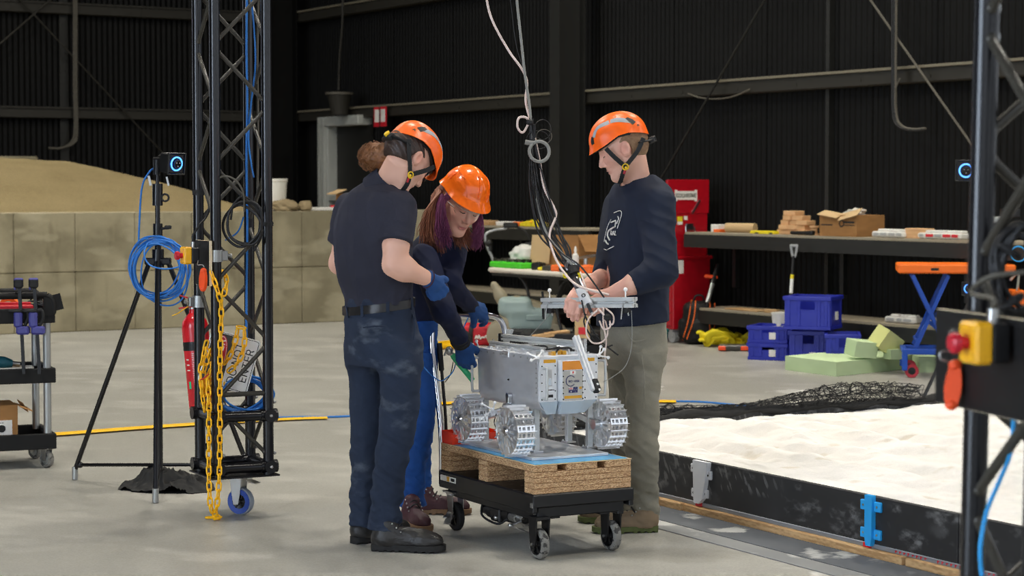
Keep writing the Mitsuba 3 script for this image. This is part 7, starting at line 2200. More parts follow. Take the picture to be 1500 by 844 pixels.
nb_ = G(1152, 536); yaw = -6
fL = lambda u, v, d: W(u, v, d) * A([1, 1, 0])
for lb_, o, z, yw, kw in (('lower blue crate at the left front of the pile', G(1096, 527), 0.0, -24, dict(L=.35, h=.15)), ('blue crate stacked on the left front crate under the big crate', G(1096, 527), .152, -24, dict(L=.35, h=.15)),
                          ('blue crate in the middle of the bottom row behind the foam slab', fL(1156, 520, 17.75), 0.0, -16, dict(L=.32, h=.28)), ('blue crate at the right end of the bottom row', fL(1210, 521, 17.3), 0.0, -8, dict(L=.28, h=.28)),
                          ('big blue crate on top of the pile', fL(1149, 505, 17.6), .303, -24, dict(L=.40, h=.285))):
    t, B = crate(lb_, o, yw, z, **kw)
    m = B(); L_ = kw['L']
    if z > .2: m.span((L_ - .002, .17, .08), (L_ + .009, .24, .15))
    else: m.span((L_ * .55, -.010, .035), (L_ * .72, -.004, .095))
    put('paper_label', m, 'label_paper', t, smooth=False)
bk = thing('bucket_stack', 'stack of white plastic buckets behind the big blue crate', 'bucket stack')
for q in range(3):
    put('bucket', MB().lathe([(0, 0), (.075, 0), (.085, .12), (.09, .12), (.09, .14), (.08, .14), (.07, .01)], W(1144, 500, 18.4) * A([1, 1, 0]) + A([0, 0, .02 + .12 * q + .0]), n=20), 'white_plastic', bk)
# ---- long wall shelves
s_a, s_b = on_r(1036, 340, .25)[0], 19.6
sh0 = on_r(640, 325, .25)[0]
s_c = on_r(905, 330, .25)[0]
for z, (a, b), lb_ in ((1.09, (s_a + .12, s_b), 'upper shelf of pale board on black rails right of the tool cabinet'), (.36, (s_a + .25, s_b), 'lower shelf of pale board on black rails right of the tool cabinet'), (1.09, (sh0, s_c), 'upper shelf of pale board on the wall behind the folding table'), (.36, (sh0, s_c), 'lower shelf of pale board on the wall behind the folding table')):
    t = thing('wall_shelf', lb_, 'shelf')
    m = MB(); m.bar(wr(a, z - .012, .36), wr(b, z - .012, .36), .5, .022); put('board', m, 'shelf_top', t, smooth=False)
    m = MB(); m.bar(wr(a, z - .085, .6), wr(b, z - .085, .6), .05, .125); put('front_rail', m, 'column_steel', t, smooth=False)
    for s in np.arange(a + .2, b, 1.6): put('bearer', MB().bar(wr(s, z - .06, .1), wr(s, z - .06, .6), .05, .06), 'column_steel', t, smooth=False); put('post', MB().bar(wr(s, z * .5, .14), wr(s, z - .02, .14), .05, .05, hint=RW), 'column_steel', t, smooth=False)
SR_ = np.stack([RW, -AW, A([0, 0, 1.0])], 1)      # x along the wall towards us, y off the wall
def on_shelf(u, z=1.09, off=.42):
    # point of the shelf top at image column u
    q = hit(u, 300, wr(0, 0, off), AW); q[2] = z; return q
def sbx(u, w, dp, h, mt_, name, label, z=1.09, off=.42, rot=0, cat=None, group=None, bev=.003, parent=None):
    o = on_shelf(u, z, off); m = MB(); m.box(o + A([0, 0, h / 2 + .001]), (w, dp, h), rotz(rot) @ SR_, bev); return put(name, m, mt_, parent, smooth=False, label=label, cat=cat, group=group)
o = on_shelf(1080, off=.45); put('paper_roll', MB().lathe([(0, 0), (.012, 0), (.012, .004), (.04, .004), (.042, 0), (.045, 0), (.045, .32), (0, .32)], o + A([0, 0, .047]) - RW * .16 + AW * 0, RW + AW * .35, 24), 'cardboard_pale', smooth=30, label='thick roll of brown paper on the upper wall shelf', cat='paper roll')
t = thing('small_carton', 'small white and orange carton on the upper shelf, left of the paper roll', 'box'); sbx(1053, .12, .1, .075, 'label_paper', 'body', None, parent=t); sbx(1056, .1, .105, .03, 'tool_orange', 'band', None, parent=t)
t = thing('spirit_level', 'yellow spirit level lying on the upper wall shelf', 'spirit level'); sbx(1120, .36, .06, .028, 'sling_yellow', 'rail', None, parent=t, off=.5); sbx(1112, .05, .064, .014, 'black_rubber', 'vial_window', None, parent=t, off=.5); sbx(1133, .05, .064, .014, 'black_rubber', 'vial_window', None, parent=t, off=.5)
rng = random.Random(8); names = {}
for z_, row in enumerate(((1152, 1163, 1173, 1182), (1154, 1166, 1178), (1157, 1170, 1181), (1160, 1174), (1163,))):
    for i_, u in enumerate(row):
        lb_ = ('bottom', 'second', 'third', 'fourth', 'topmost')[z_] + ' layer of the stack of small wooden blocks' + ('' if z_ == 4 else ', ' + {4: ('leftmost', 'second', 'third', 'rightmost'), 3: ('leftmost', 'middle one', 'rightmost'), 2: ('leftmost', 'rightmost'), 1: ('',)}[len(row)][i_])
        sbx(u, .125 if z_ < 4 else .16, .12, .042, 'wood_block', 'wooden_block', lb_, z=1.091 + .0435 * z_, off=.42 + rng.uniform(-.02, .02), rot=rng.uniform(-9, 9), cat='wooden block', group='stack of wooden blocks')
m = MB(); o = on_shelf(1176, off=.55); m.tube(catmull([o + RW * -.16 + A([0, 0, .02]), o + A([0, 0, .022]), o + RW * .16 + A([0, 0, .03])], 5), .016, 8); m.box(o + RW * .1 + A([0, 0, .02]), (.1, .05, .035), SR_, .01); put('glue_gun', m, 'black_steel', smooth=30, label='dark hand tool lying before the wooden blocks on the shelf', cat='tool')
put('wooden_spool', MB().lathe([(0, 0), (.045, 0), (.045, .015), (.03, .022), (.03, .06), (.045, .07), (.045, .085), (0, .085)], on_shelf(1193, off=.45), n=20), 'wood_block', smooth=30, label='wooden spool right of the block stack', cat='spool')
m = MB(); rng = random.Random(3)
for q in range(8): m.box(on_shelf(1203 + q * 1.9, off=.35) + A([0, 0, .02]), (.05, .04, .04 + .03 * rng.random()), rotz(rng.uniform(0, 90)), .006)
put('small_fittings', m, 'black_steel', smooth=False, label='row of small black fittings between the spool and the carton', cat='fittings', kind='stuff')
t = thing('shelf_carton', 'brown carton with torn top and black print on the upper shelf', 'box'); o = on_shelf(1248, off=.40)
m = MB(); m.box(o + A([0, 0, .095]), (.50, .32, .19), SR_); put('body', m, 'cardboard', t, smooth=False)
for x, an in ((-.1, .12), (.16, -.2)): m = MB(); m.box(o + SR_ @ A([x, .16, .195]), (.26, .1, .006), SR_ @ trimesh.transformations.euler_matrix(-.5 + an, an, 0)[:3, :3]); put('flap', m, 'cardboard_pale', t, smooth=False)
m = MB(); m.lathe([(.022, 0), (.034, 0), (.034, .001), (.022, .001), (.022, 0)], o + SR_ @ A([.05, .161, .115]), -AW, 24); m.box(o + SR_ @ A([.15, .1612, .125]), (.14, .001, .018), SR_); m.box(o + SR_ @ A([.15, .1612, .10]), (.14, .001, .01), SR_); m.box(o + SR_ @ A([-.15, .1612, .10]), (.16, .001, .012), SR_); puts('print', m, 'black_rubber', t, smooth=False)
v_, f_ = lump(o + A([0, 0, .205]) + RW * .05, (.09, .09, .04), 5, .6); put('plastic_film', (v_, f_), 'tub_clear', t, smooth=False)
sbx(1348, .26, .1, .085, 'wood_block', 'timber_offcut', 'single timber offcut among the grey parts on the upper shelf', cat='timber', off=.45)
rng = random.Random(6)
for q, (u, z, nn) in enumerate(((1293, 1.09, 0), (1303, 1.09, 0), (1314, 1.09, 0), (1325, 1.09, 0), (1358, 1.09, 1), (1370, 1.09, 1), (1382, 1.09, 1), (1395, 1.09, 1), (1407, 1.09, 1), (1313, .36, 2), (1327, .36, 2), (1338, .36, 2), (1378, .36, 3), (1390, .36, 3))):
    pos = ('left of the timber offcut', 'right of the timber offcut', 'on the lower shelf beside the lift table', 'low behind the lift table')[nn]
    t = thing('bagged_part', f'wrapped grey part {pos}, ' + ('first', 'second', 'third', 'fourth', 'fifth')[(0, 1, 2, 3, 0, 1, 2, 3, 4, 0, 1, 2, 0, 1)[q]] + ' from the left', 'bagged part', f'bagged grey parts {pos}')
    o = on_shelf(u, z, .46); R = rotz(rng.uniform(-20, 20)) @ SR_
    m = MB(); m.box(o + A([0, 0, .028]), (.15, .12, .05), R, .012); m.box(o + A([.0, 0, .06]) + RW * .02, (.09, .07, .03), R, .01); put('part', m, 'white_wrap', t, smooth=False)
    m = MB(); m.box(o + A([0, 0, .03]) - AW * .062, (.08, .01, .025), R, .003); put('tag', m, ('grey_plastic', 'red_print')[q in (5, 7, 8)], t)
sbx(1132, .14, .06, .03, 'pine', 'timber_offcut', 'small timber offcut on the lower shelf left of the crates', z=.36, off=.5, rot=20, cat='timber')
sbx(1098, .5, .2, .012, 'pine', 'thin_board', 'thin pale board lying on the lower shelf behind the slings', z=.36, off=.45, cat='board')
# shovel against the wall
sv = thing('shovel', 'shovel with white shaft leaning on the wall behind the blue crates', 'shovel')
p0, p1 = W(1163, 365, 18.35), W(1156, 470, 18.2); d = p1 - p0
m = MB(); m.tube(catmull([p0 + A([-.028, 0, .03]), p0 + A([-.012, 0, -.06]), p0 + d * .12], 4), .012, 8); m.tube(catmull([p0 + A([.028, 0, .03]), p0 + A([.012, 0, -.06]), p0 + d * .12], 4), .012, 8); m.cyl(p0 + A([-.035, 0, .03]), p0 + A([.035, 0, .03]), .013); put('handle', m, 'grey_plastic', sv, smooth=True)
m = MB(); m.cyl(p0 + d * .1, p0 + d * .36, .014, n=10); put('shaft', m, 'black_steel', sv)
m = MB(); m.cyl(p0 + d * .36, p0 + d * .42, .0165, n=10); put('band', m, 'sling_yellow', sv)
m = MB(); m.cyl(p0 + d * .42, p0 + d * .62, .016, n=10); put('sleeve', m, 'white_paint', sv)
m = MB(); m.cyl(p0 + d * .62, p0 + d * 1.2, .014, n=10); put('shaft', m, 'black_steel', sv)

# ---- red tool cabinet
tc = thing('tool_cabinet', 'red tool chest with open lid on a red roller cabinet by the wall', 'tool cabinet')
CN = G(986, 503); CTc = np.stack([-RW, AW, A([0, 0, 1.0])], 1)    # x along the drawers (away), y across to the wall
def tcb(): return MB(CN, CTc)
Z = lambda v: W(1000, v, 19.9)[2]
zl, zm, zt_ = Z(484), Z(376), Z(313)
DW, DD = .68, .45
m = tcb(); m.span((0, .0, zl), (DW, DD, zm - .02), .008); put('roller_body', m, 'cabinet_red', tc)
m = tcb(); m.span((-.02, -.02, zm - .03), (DW, DD + .02, zm), .008); put('roller_top', m, 'cabinet_red', tc)
m = tcb(); m.span((.01, .02, zm), (DW, DD - .03, zt_), .006); put('chest_body', m, 'cabinet_red', tc)
m = tcb(); zL = Z(263); m.span((-.0, DD - .06, zt_), (DW, DD - .03, zL), .006)
m2 = tcb(); m2.span((.0, -.07, zt_ + .002), (.012, DD - .02, zL), .003); put('lid', m, 'cabinet_red', tc); lid = put('lid_side', m2, 'cabinet_red', tc)
cR = tcb(); ctr = CN + CTc @ A([-.004, .145, (zt_ + zL) / 2 + .01])
m = MB(); u_ = AW; m.box(ctr, (.004, .235, .085), CTc, .001); m.box(ctr + AW * .12, (.0045, .03, .11), CTc); m.box(ctr - AW * .12, (.0045, .03, .11), CTc); put('nameplate', m, 'label_paper', tc)
m = MB(); m.text('SIDCHROME', .037, ctr - CTc[:, 0] * .003, AW, (0, 0, 1), .002, True); v_, f_ = m.mesh(); cc_ = v_.mean(0); v_ = cc_ + (v_ - cc_) @ (np.eye(3) - .18 * np.outer(AW, AW)); put('lettering', (v_, f_), 'truss_brace', tc, smooth=False)
m = tcb(); m.bar((-.005, .22, zt_ + .0), (-.01, .31, zt_ + .13), .012, .02); put('lid_stay', m, 'chrome', tc)
m = tcb(); m.span((-.012, .14, zt_ - .17), (.01, .24, zt_ - .10), .01); m.tube(catmull([(-.01, .14, zt_ - .13), (-.03, .145, zt_ - .2), (-.03, .235, zt_ - .2), (-.01, .24, zt_ - .13)], 4), .008, 8); put('carry_handle', m, 'chrome', tc)
for y, z, w, h, mt_ in ((.08, zt_ - .055, .06, .05, 'sling_yellow'), (.08, zt_ - .095, .06, .03, 'label_paper'), (.15, zt_ - .045, .04, .04, 'label_paper')):
    m = tcb(); m.span((.004, y - w / 2, z - h / 2), (.0095, y + w / 2, z + h / 2)); put('sticker', m, mt_, tc, smooth=False)
m = tcb(); m.span((-.004, .04, zm - .17), (.0, .12, zm - .04)); put('sticker', m, 'label_paper', tc, smooth=False)
for z0, z1, n_ in ((zm + .02, zt_ - .03, 4), (zl + .03, zm - .05, 5)):
    for q in range(n_):
        a, b = z0 + (z1 - z0) * q / n_, z0 + (z1 - z0) * (q + 1) / n_; m = tcb(); m.span((.03, -.012 if z0 < zm else .01, a + .006), (DW - .03, .03, b - .006), .004); dk = put('drawer', m, 'cabinet_red', tc)
        m = tcb(); m.span((.1, -.026 if z0 < zm else -.006, b - .03), (DW - .1, .0, b - .012), .003); put('pull', m, 'white_paint', dk)
for x, y in ((.07, .06), (DW - .07, .06), (.07, DD - .06), (DW - .07, DD - .06)):
    m = tcb(); m.cyl((x, y - .025, .06), (x, y + .025, .06), .06, n=18); m.span((x - .03, y - .035, .06), (x + .03, y + .035, zl)); put('castor', m, 'grey_plastic', tc)
# ---- backpack, trimmer, slings, case, bucket near the cabinet
bp = thing('backpack', 'black backpack with orange piping leaning against the red tool cabinet', 'backpack')
cb0 = G(1026, 506) + A([0, .16, .0]); H_ = .44
def bpf(p):
    q = p - cb0
    d = d_box(q, (0, 0, .2), (.155, .11, .2), None, .07)
    d = smin(d, d_box(q, (0, 0, .3), (.13, .1, .12), None, .08), .04); d = smin(d, d_box(q, (.02, -.1, .13), (.11, .05, .11), None, .04), .02)
    return smin(d, d_box(q, (-.16, 0, .15), (.04, .07, .1), None, .035), .02) + folds(p, .006, 10, 3)
put('pack_body', surf(bpf, cb0 + A([-.26, -.22, -.02]), cb0 + A([.24, .18, .5]), .011), 'cart_plastic', bp, smooth=True)
for pts in ([(1013, 440), (1008, 470), (1000, 498)], [(1019, 441), (1016, 468), (1006, 497)], [(1040, 443), (1040, 470), (1040, 494)], [(1047, 445), (1047, 470), (1045, 490)]):
    p = catmull([W(u, v, 19.55) for u, v in pts], 6); pp = []
    for x in p:
        q = ray(*px(x)); s = np.linspace(19.2, 20.0, 200) / q[1]; P_ = A([0, 0, EYE]) + s[:, None] * q; dd = bpf(P_); i_ = np.argmax(dd < .004); pp.append(P_[i_] if (dd < .004).any() else x)
    put('piping', MB().tube(pp, .006, 6), 'tool_orange', bp, smooth=True)
m = MB(); m.tube(catmull([cb0 + A([-.05, .02, .42]), cb0 + A([-.03, .0, .47]), cb0 + A([.03, 0, .47]), cb0 + A([.05, .02, .42])], 5), .01, 8); put('grab_loop', m, 'black_rubber', bp, smooth=True)
tr_ = thing('grass_trimmer', 'orange and grey trimmer tool standing behind the backpack', 'trimmer')
p0, p1 = W(1052, 388, 19.95), W(1034, 450, 19.75); d = p1 - p0
m = MB(); m.cyl(p0, p0 + d * .45, .022, .026, n=10); put('motor_head', m, 'black_steel', tr_)
m = MB(); m.cyl(p0 + d * .42, p0 + d * .9, .022, n=10); put('shaft', m, 'galvanised', tr_); m = MB(); m.cyl(p0 + d * .9, A([p1[0] - .05, p1[1], .03]), .018, n=10); put('shaft', m, 'black_steel', tr_)
m = MB(); m.bar(p0 + d * .28 - A([.1, 0, -.005]), p0 + d * .3 + A([.03, 0, 0]), .035, .035, bev=.01); put('side_grip', m, 'key_orange', tr_)
c0_ = G(1062, 508); rng = random.Random(14); V_, F_, n_ = [], [], 0
m = MB()
for q in range(15):
    o = c0_ + A([rng.uniform(-.17, .19), rng.uniform(-.08, .08), .05 + .05 * rng.random()]); a = rng.uniform(0, 3.1); ph = rng.uniform(0, 6)
    t = np.linspace(0, 2 * np.pi, 26)[:-1]; p = o + np.stack([np.cos(t) * .11 * math.cos(a) - np.sin(t) * .05 * math.sin(a), np.cos(t) * .08 * math.sin(a) + np.sin(t) * .05, .04 * np.sin(t + ph) + .02 * np.sin(2 * t)], 1)
    p[:, 2] = np.maximum(p[:, 2], .03); m.tube(p, 1.0, 8, closed=True, flat=(.034, .012))
put('lifting_slings', m, 'sling_yellow', smooth=True, label='heap of yellow lifting slings on the floor beside the backpack', cat='slings')
t = thing('flat_tool_case', 'flat grey tool case with orange latches on the floor before the slings', 'case'); o = G(1078, 515)
m = MB(); m.box(o + A([.02, .1, .03]), (.34, .2, .055), rotz(-6), .012); put('body', m, 'truss_brace', t)
for x in (-.13, .08): m = MB(); m.box(o + A([x, .0, .03]), (.07, .03, .04), rotz(-6), .006); put('latch', m, 'key_orange', t)
put('teal_bucket', MB().lathe([(0, 0), (.12, 0), (.15, .26), (.155, .26), (.155, .28), (.14, .28), (.115, .01)], G(955, 530) + A([0, .12, 0]), n=24), 'teal_plastic', smooth=30, label='dark teal bucket on the floor behind the man in the sweatshirt', cat='bucket')
# ================= behind the group: folding table with its load, shelf things, bag, cases
ftb = thing('folding_table', 'long cream folding table with black bent legs behind the rover', 'table')
TO = W(714, 394, 19.9); TO[2] = 0; TRm = np.stack([RW, AW, A([0, 0, 1.0])], 1); TZ = .745
def tbx(): return MB(TO, TRm)
m = tbx(); m.span((0, 0, TZ - .045), (1.85, .75, TZ), .015); put('top', m, 'table_top', ftb)
m = tbx(); m.span((.05, .02, TZ - .075), (1.8, .05, TZ - .045)); m.span((.3, .3, TZ - .085), (1.5, .34, TZ - .055)); puts('under_rail', m, 'black_steel', ftb)
for x, s in ((.42, 1), (1.35, -1)):
    for y in (.08, .66): m = tbx(); m.tube(catmull([(x, y, TZ - .05), (x + .16 * s, y, TZ - .15), (x + .22 * s, y, .4), (x + .1 * s, y, .12), (x - .02 * s, y, .015)], 6), .015, 10); put('leg', m, 'black_steel', ftb, smooth=True)
    m = tbx(); m.cyl((x + .2 * s, .08, .36), (x + .2 * s, .66, .36), .012); m.cyl((x + .2 * s, .37, .36), (x + .62 * s * .8, .37, TZ - .08), .012); m.cyl((x - .01 * s, .08, .03), (x - .01 * s, .66, .03), .013); puts('brace', m, 'black_steel', ftb)


def tp(u, v=None, d=None, z=TZ, off=.2):      # point on the table at image column u
    q = hit(u, 300, TO + AW * off, AW); q[2] = z; return q


t = thing('socket_set', 'bright green open socket set case with metal sockets on the folding table', 'socket set')
o = tp(752, off=.16)
m = MB(); m.box(o + A([0, 0, .03]), (.58, .20, .058), TRm, .012); put('case', m, 'tub_green', t)
m = MB(); m.box(o + A([0, 0, .05]) - RW * .06, (.03, .21, .03), TRm, .006); put('hinge', m, 'tub_green', t)
rng = random.Random(1); sp = None
for q in range(14):
    for y in (-.05, .03):
        p = o + RW * (-.26 + .04 * q) + AW * (y + rng.uniform(-.01, .01)) + A([0, 0, .058]); m = MB(); m.cyl(p, p + A([0, 0, .022 + .015 * rng.random()]), .013, n=8); put('socket', m, ('chrome', 'black_steel')[q % 3 == 1], t)
v_, f_ = lump(tp(770, off=.35) + A([0, 0, .10]), (.15, .13, .12), 6, .55); put('plastic_bag', (v_, f_), 'white_wrap', smooth=40, label='white crumpled plastic bag behind the green socket set', cat='plastic bag')
t = thing('open_carton', 'large open brown carton on the folding table with a flap hanging forward', 'box'); o = tp(838, off=.42)
m = MB(); L2, W2, H2 = .78, .36, .32
for c, s in (((0, -W2 / 2, H2 / 2), (L2, .006, H2)), ((0, W2 / 2, H2 / 2), (L2, .006, H2)), ((-L2 / 2, 0, H2 / 2), (.006, W2, H2)), ((L2 / 2, 0, H2 / 2), (.006, W2, H2)), ((0, 0, .003), (L2, W2, .006))): m.box(o + TRm @ A(c), s, TRm)
put('body', m, 'cardboard', t, smooth=False)
m = MB(); m.box(o + TRm @ A([-.24, -W2 / 2 - .02, H2 - .13]), (.34, .006, .27), TRm @ trimesh.transformations.euler_matrix(-.12, 0, 0)[:3, :3]); put('flap', m, 'cardboard_pale', t, smooth=False)
m = MB(); m.box(o + TRm @ A([L2 / 2 + .05, 0, H2 - .06]), (.006, W2, .2), TRm @ trimesh.transformations.euler_matrix(0, -.7, 0)[:3, :3]); put('flap', m, 'cardboard', t, smooth=False)
t = thing('squeeze_bottle', 'small white squeeze bottle on the folding table', 'bottle'); o = tp(843, off=.1)
put('bottle', MB().lathe([(0, 0), (.03, 0), (.032, .08), (.028, .11), (.012, .125), (.012, .14), (0, .14)], o + A([0, 0, .05]), n=18), 'white_paint', t); put('cap', MB().lathe([(.013, .0), (.013, .02), (.004, .05), (0, .05)], o + A([0, 0, .19]), n=14), 'white_paint', t); put('stand_tray', MB().box(o + A([0, 0, .025]), (.3, .18, .048), TRm, .01), 'black_steel', t)
for u, w, h, mt_, nm, lb_ in ((789, .12, .07, 'black_steel', 'black_box', 'black small box between socket set and carton on the table'), (797, .1, .03, 'sling_yellow', 'yellow_pouch', 'flat yellow pouch on the table edge'), (806, .14, .05, 'truss_brace', 'grey_tin', 'dull grey tin on the folding table'), (820, .16, .06, 'tool_orange', 'orange_tool', 'orange tool handle on the folding table left of the cables'), (861, .16, .07, 'tool_orange', 'orange_cutter', 'orange cutter on the folding table beside the man in the sweatshirt')):
    m = MB(); o = tp(u, off=.10); m.box(o + A([0, 0, h / 2]), (w, .1, h), rotz(8) @ TRm, .012); m.box(o + A([0, 0, h * .9]), (w * .6, .05, h * .4), rotz(-12) @ TRm, .008); put(nm, m, mt_, smooth=False, label=lb_, cat=nm.split('_')[1])
m = MB(); m.cyl(tp(846, off=.25) + A([0, 0, .12]), tp(872, off=.2) + A([0, 0, .16]), .014); m.cyl(tp(858, off=.25), tp(858, off=.25) + A([0, 0, .14]), .02, n=10); put('metal_rod', m, 'zinc', smooth=True, label='thin metal rod lying across things at the right end of the folding table', cat='rod')

# pale machine with translucent covers under the table
mat('machine_beige', (150, 140, 116), 0.45)
mat('machine_teal', (146, 164, 160), 0.3, spec=0.5)
sm = thing('floor_machine', 'beige and teal plastic cleaning machine on wheels under the folding table', 'machine')
MO = W(770, 480, 19.4); MO[2] = 0
def mf(parts, k=.05): return lambda p: union([f(p - MO) for f in parts], k)
R1 = trimesh.transformations.euler_matrix(0, .25, 0)[:3, :3]
put('body', surf(mf([lambda q: d_box(q, (.02, 0, .2), (.30, .2, .13), None, .09), lambda q: d_box(q, (.05, 0, .36), (.22, .16, .10), R1, .07)]), MO - A([.45, .3, .05]), MO + A([.45, .3, .6]), .016), 'machine_beige', sm, smooth=True)
put('tank', surf(mf([lambda q: d_box(q, (-.10, -.06, .40), (.16, .15, .09), None, .06), lambda q: d_box(q, (.04, -.15, .28), (.22, .06, .11), None, .05)]), MO - A([.4, .35, -.1]), MO + A([.4, .3, .6]), .014), 'machine_teal', sm, smooth=True)
put('nozzle_arm', surf(mf([lambda q: d_cone(q, (-.24, -.02, .5), (-.18, -.02, .36), .05, .06), lambda q: d_cone(q, (-.30, -.02, .6), (-.24, -.02, .5), .035, .05)]), MO + A([-.42, -.14, .25]), MO + A([-.06, .12, .7]), .014), 'machine_beige', sm, smooth=True)
for x, y, r in ((-.24, -.16, .13), (-.24, .16, .13), (.28, -.16, .12), (.28, .16, .12)): put('wheel', MB().lathe([(0, -.04), (r * .6, -.045), (r, -.035), (r, .035), (r * .6, .045), (0, .04)], MO + A([x, y, r]), (0, 1, 0), 26), 'machine_beige', sm)
m = MB(MO); m.box((.08, -.21, .3), (.16, .03, .06), None, .01); put('vent', m, 'machine_teal', sm)
# dark cases, timber, red bag in front of the table
def gbox(name, label, u, v, w, dp, h, mt_, cat, z=0, yaw=-20, bev=.01):
    o = G(u, v); t = thing(name, label, cat); R = rotz(yaw); B = lambda: MB(A([o[0], o[1], z]), R)
    m = B(); m.span((0, 0, .002), (w, dp, h * .62), bev); put('body', m, mt_, t); m = B(); m.span((-.004, -.004, h * .63), (w + .004, dp, h), bev); put('lid', m, mt_, t)
    m = B(); m.span((w * .2, -.012, h * .52), (w * .3, .002, h * .72), .003); m.span((w * .7, -.012, h * .52), (w * .8, .002, h * .72), .003); puts('latch', m, 'black_rubber', t)
    return t


gbox('black_case', 'wide black plastic case on the floor behind the rover, pale timber on its lid', 762, 528, .70, .35, .24, 'black_steel', 'case', yaw=-8)
gbox('tool_box', 'black tool box on the floor behind the handle of the trolley', 742, 516, .4, .3, .2, 'black_rubber', 'case', yaw=-8)
m = MB(); o = W(806, 490, 18.0); m.box(o, (.33, .12, .035), rotz(14) @ trimesh.transformations.euler_matrix(0, -.12, 0)[:3, :3], .003); put('timber_piece', m, 'pine', smooth=False, label='piece of pale timber lying on the black case behind the rover', cat='timber')
tb_ = thing('red_tool_bag', 'red canvas tool bag with white script on the floor behind the trolley handle', 'bag')
o = G(711, 507); w = .46
def bagf(p):
    q = p - o - A([0, .14, 0]); return d_box(q, (0, 0, .105), (w / 2 - .02 * np.clip(q[:, 2] / .2, 0, 1).mean(), .13, .105), None, .04) + folds(p, .008, 9, 2)
put('body', surf(bagf, o + A([-.3, -.05, -.02]), o + A([.3, .33, .26]), .012), 'sign_red', tb_, smooth=True)
for x in (-.12, .1): m = MB(); m.tube(catmull([o + A([x - .02, -.0, .01]), o + A([x - .02, -.012, .13]), o + A([x, .04, .24]), o + A([x + .03, .06, .26])], 6), 1.0, 6, flat=(.022, .006), hint=A([0, -1, .2])); put('strap', m, 'black_rubber', tb_, smooth=True)
m = MB(); m.tube(catmull([o + A([x, -.008, z]) for x, z in ((-.1, .07), (-.085, .1), (-.075, .075), (-.06, .1), (-.05, .07), (-.03, .085), (-.01, .08), (.01, .1), (.02, .075), (.05, .09), (.08, .1))], 5), .008, 5); put('script', m, 'white_paint', tb_, smooth=True)
m = MB(); m.tube(fl([(626, 512), (645, 508), (668, 507), (690, 510)], .03), .028, 8); m.tube(fl([(630, 506), (650, 503), (672, 501)], .03), .024, 8); put('yellow_rope', m, 'yellow_paint', smooth=True, label='yellow rope lying on the floor left of the red tool bag', cat='rope')
wp = thing('printed_packet', 'pale packet with red print on a stand behind the lifting beam', 'packet'); o = W(853, 474, 17.6)
m = MB(); m.box(o, (.12, .08, .27), rotz(-15), .01); put('packet', m, 'cardboard_pale', wp)
m = MB(); m.box(o + A([.0, -.045, -.06]), (.07, .01, .06), rotz(-15)); put('print', m, 'red_print', wp, smooth=False); m = MB(); m.cyl(o - A([0, 0, .13]), o * A([1, 1, 0]), .03, .05); put('stem', m, 'black_steel', wp)
# on the wall shelf behind
o = on_shelf(703, off=.45); put('timber_plank', MB().box(o + A([0, 0, .03]), (.62, .14, .055), SR_, .003), 'pine', smooth=False, label='short pale plank on the upper shelf behind the woman', cat='plank')
o = on_shelf(746, off=.45); put('white_carton', MB().box(o + A([0, 0, .025]), (.36, .14, .05), SR_, .006), 'label_paper', smooth=False, label='flat white and orange carton on the upper shelf right of the plank', cat='box')
o = on_shelf(760, off=.46); put('orange_clamp', MB().box(o + A([0, 0, .025]), (.12, .1, .05), SR_, .012), 'tool_orange', smooth=False, label='small orange tool on the upper shelf between carton and yellow clamps', cat='tool')
rng = random.Random(5)
for q in range(9):
    u = 768 + q * 4.6; o = on_shelf(u, off=.42 + rng.uniform(-.05, .1)); t = thing('yellow_clamp', ('first', 'second', 'third', 'fourth', 'fifth', 'sixth', 'seventh', 'eighth', 'ninth')[q] + ' yellow plastic clamp from the left on the upper shelf behind the hanging cables', 'clamp', 'yellow clamps on the shelf'); R = rotz(rng.uniform(-60, 60)) @ SR_
    h_ = .03 + .05 * (1 - abs(q - 3.5) / 5); m = MB(); m.box(o + A([0, 0, h_ / 2]), (.10, .05, h_), R, .01); put('frame', m, 'sling_yellow', t); m = MB(); m.box(o + A([0, 0, h_ * .8]) + RW * .03, (.05, .03, .03), R, .008); put('jaw', m, 'chain_yellow', t)
ma = thing('monitor_arm', 'grey jointed arm clamped to the upper shelf behind the folding table', 'arm'); P_ = lambda u, v, d=22.2: W(u, v, d)
m = MB(); m.tube(catmull([P_(745, 326), P_(742, 334), P_(725, 337), P_(713, 342), P_(711, 350), P_(715, 364), P_(722, 380), P_(724, 394)], 6), .018, 10); put('arm', m, 'galvanised', ma, smooth=True)
m = MB(); m.sph(P_(716, 356), .045, 2); m.box(P_(718, 361), (.05, .05, .12), None, .015); m.box(P_(748, 330), (.16, .08, .06), None, .015); puts('joint', m, 'column_steel', ma)
m = MB(); m.tube(catmull([P_(757, 332), P_(770, 340), P_(776, 352)], 6), .014, 8); m.bar(P_(771, 358), P_(783, 354), .03, .03); m.sph(P_(771, 358), .025, 1); put('second_arm', m, 'column_steel', ma, smooth=30)

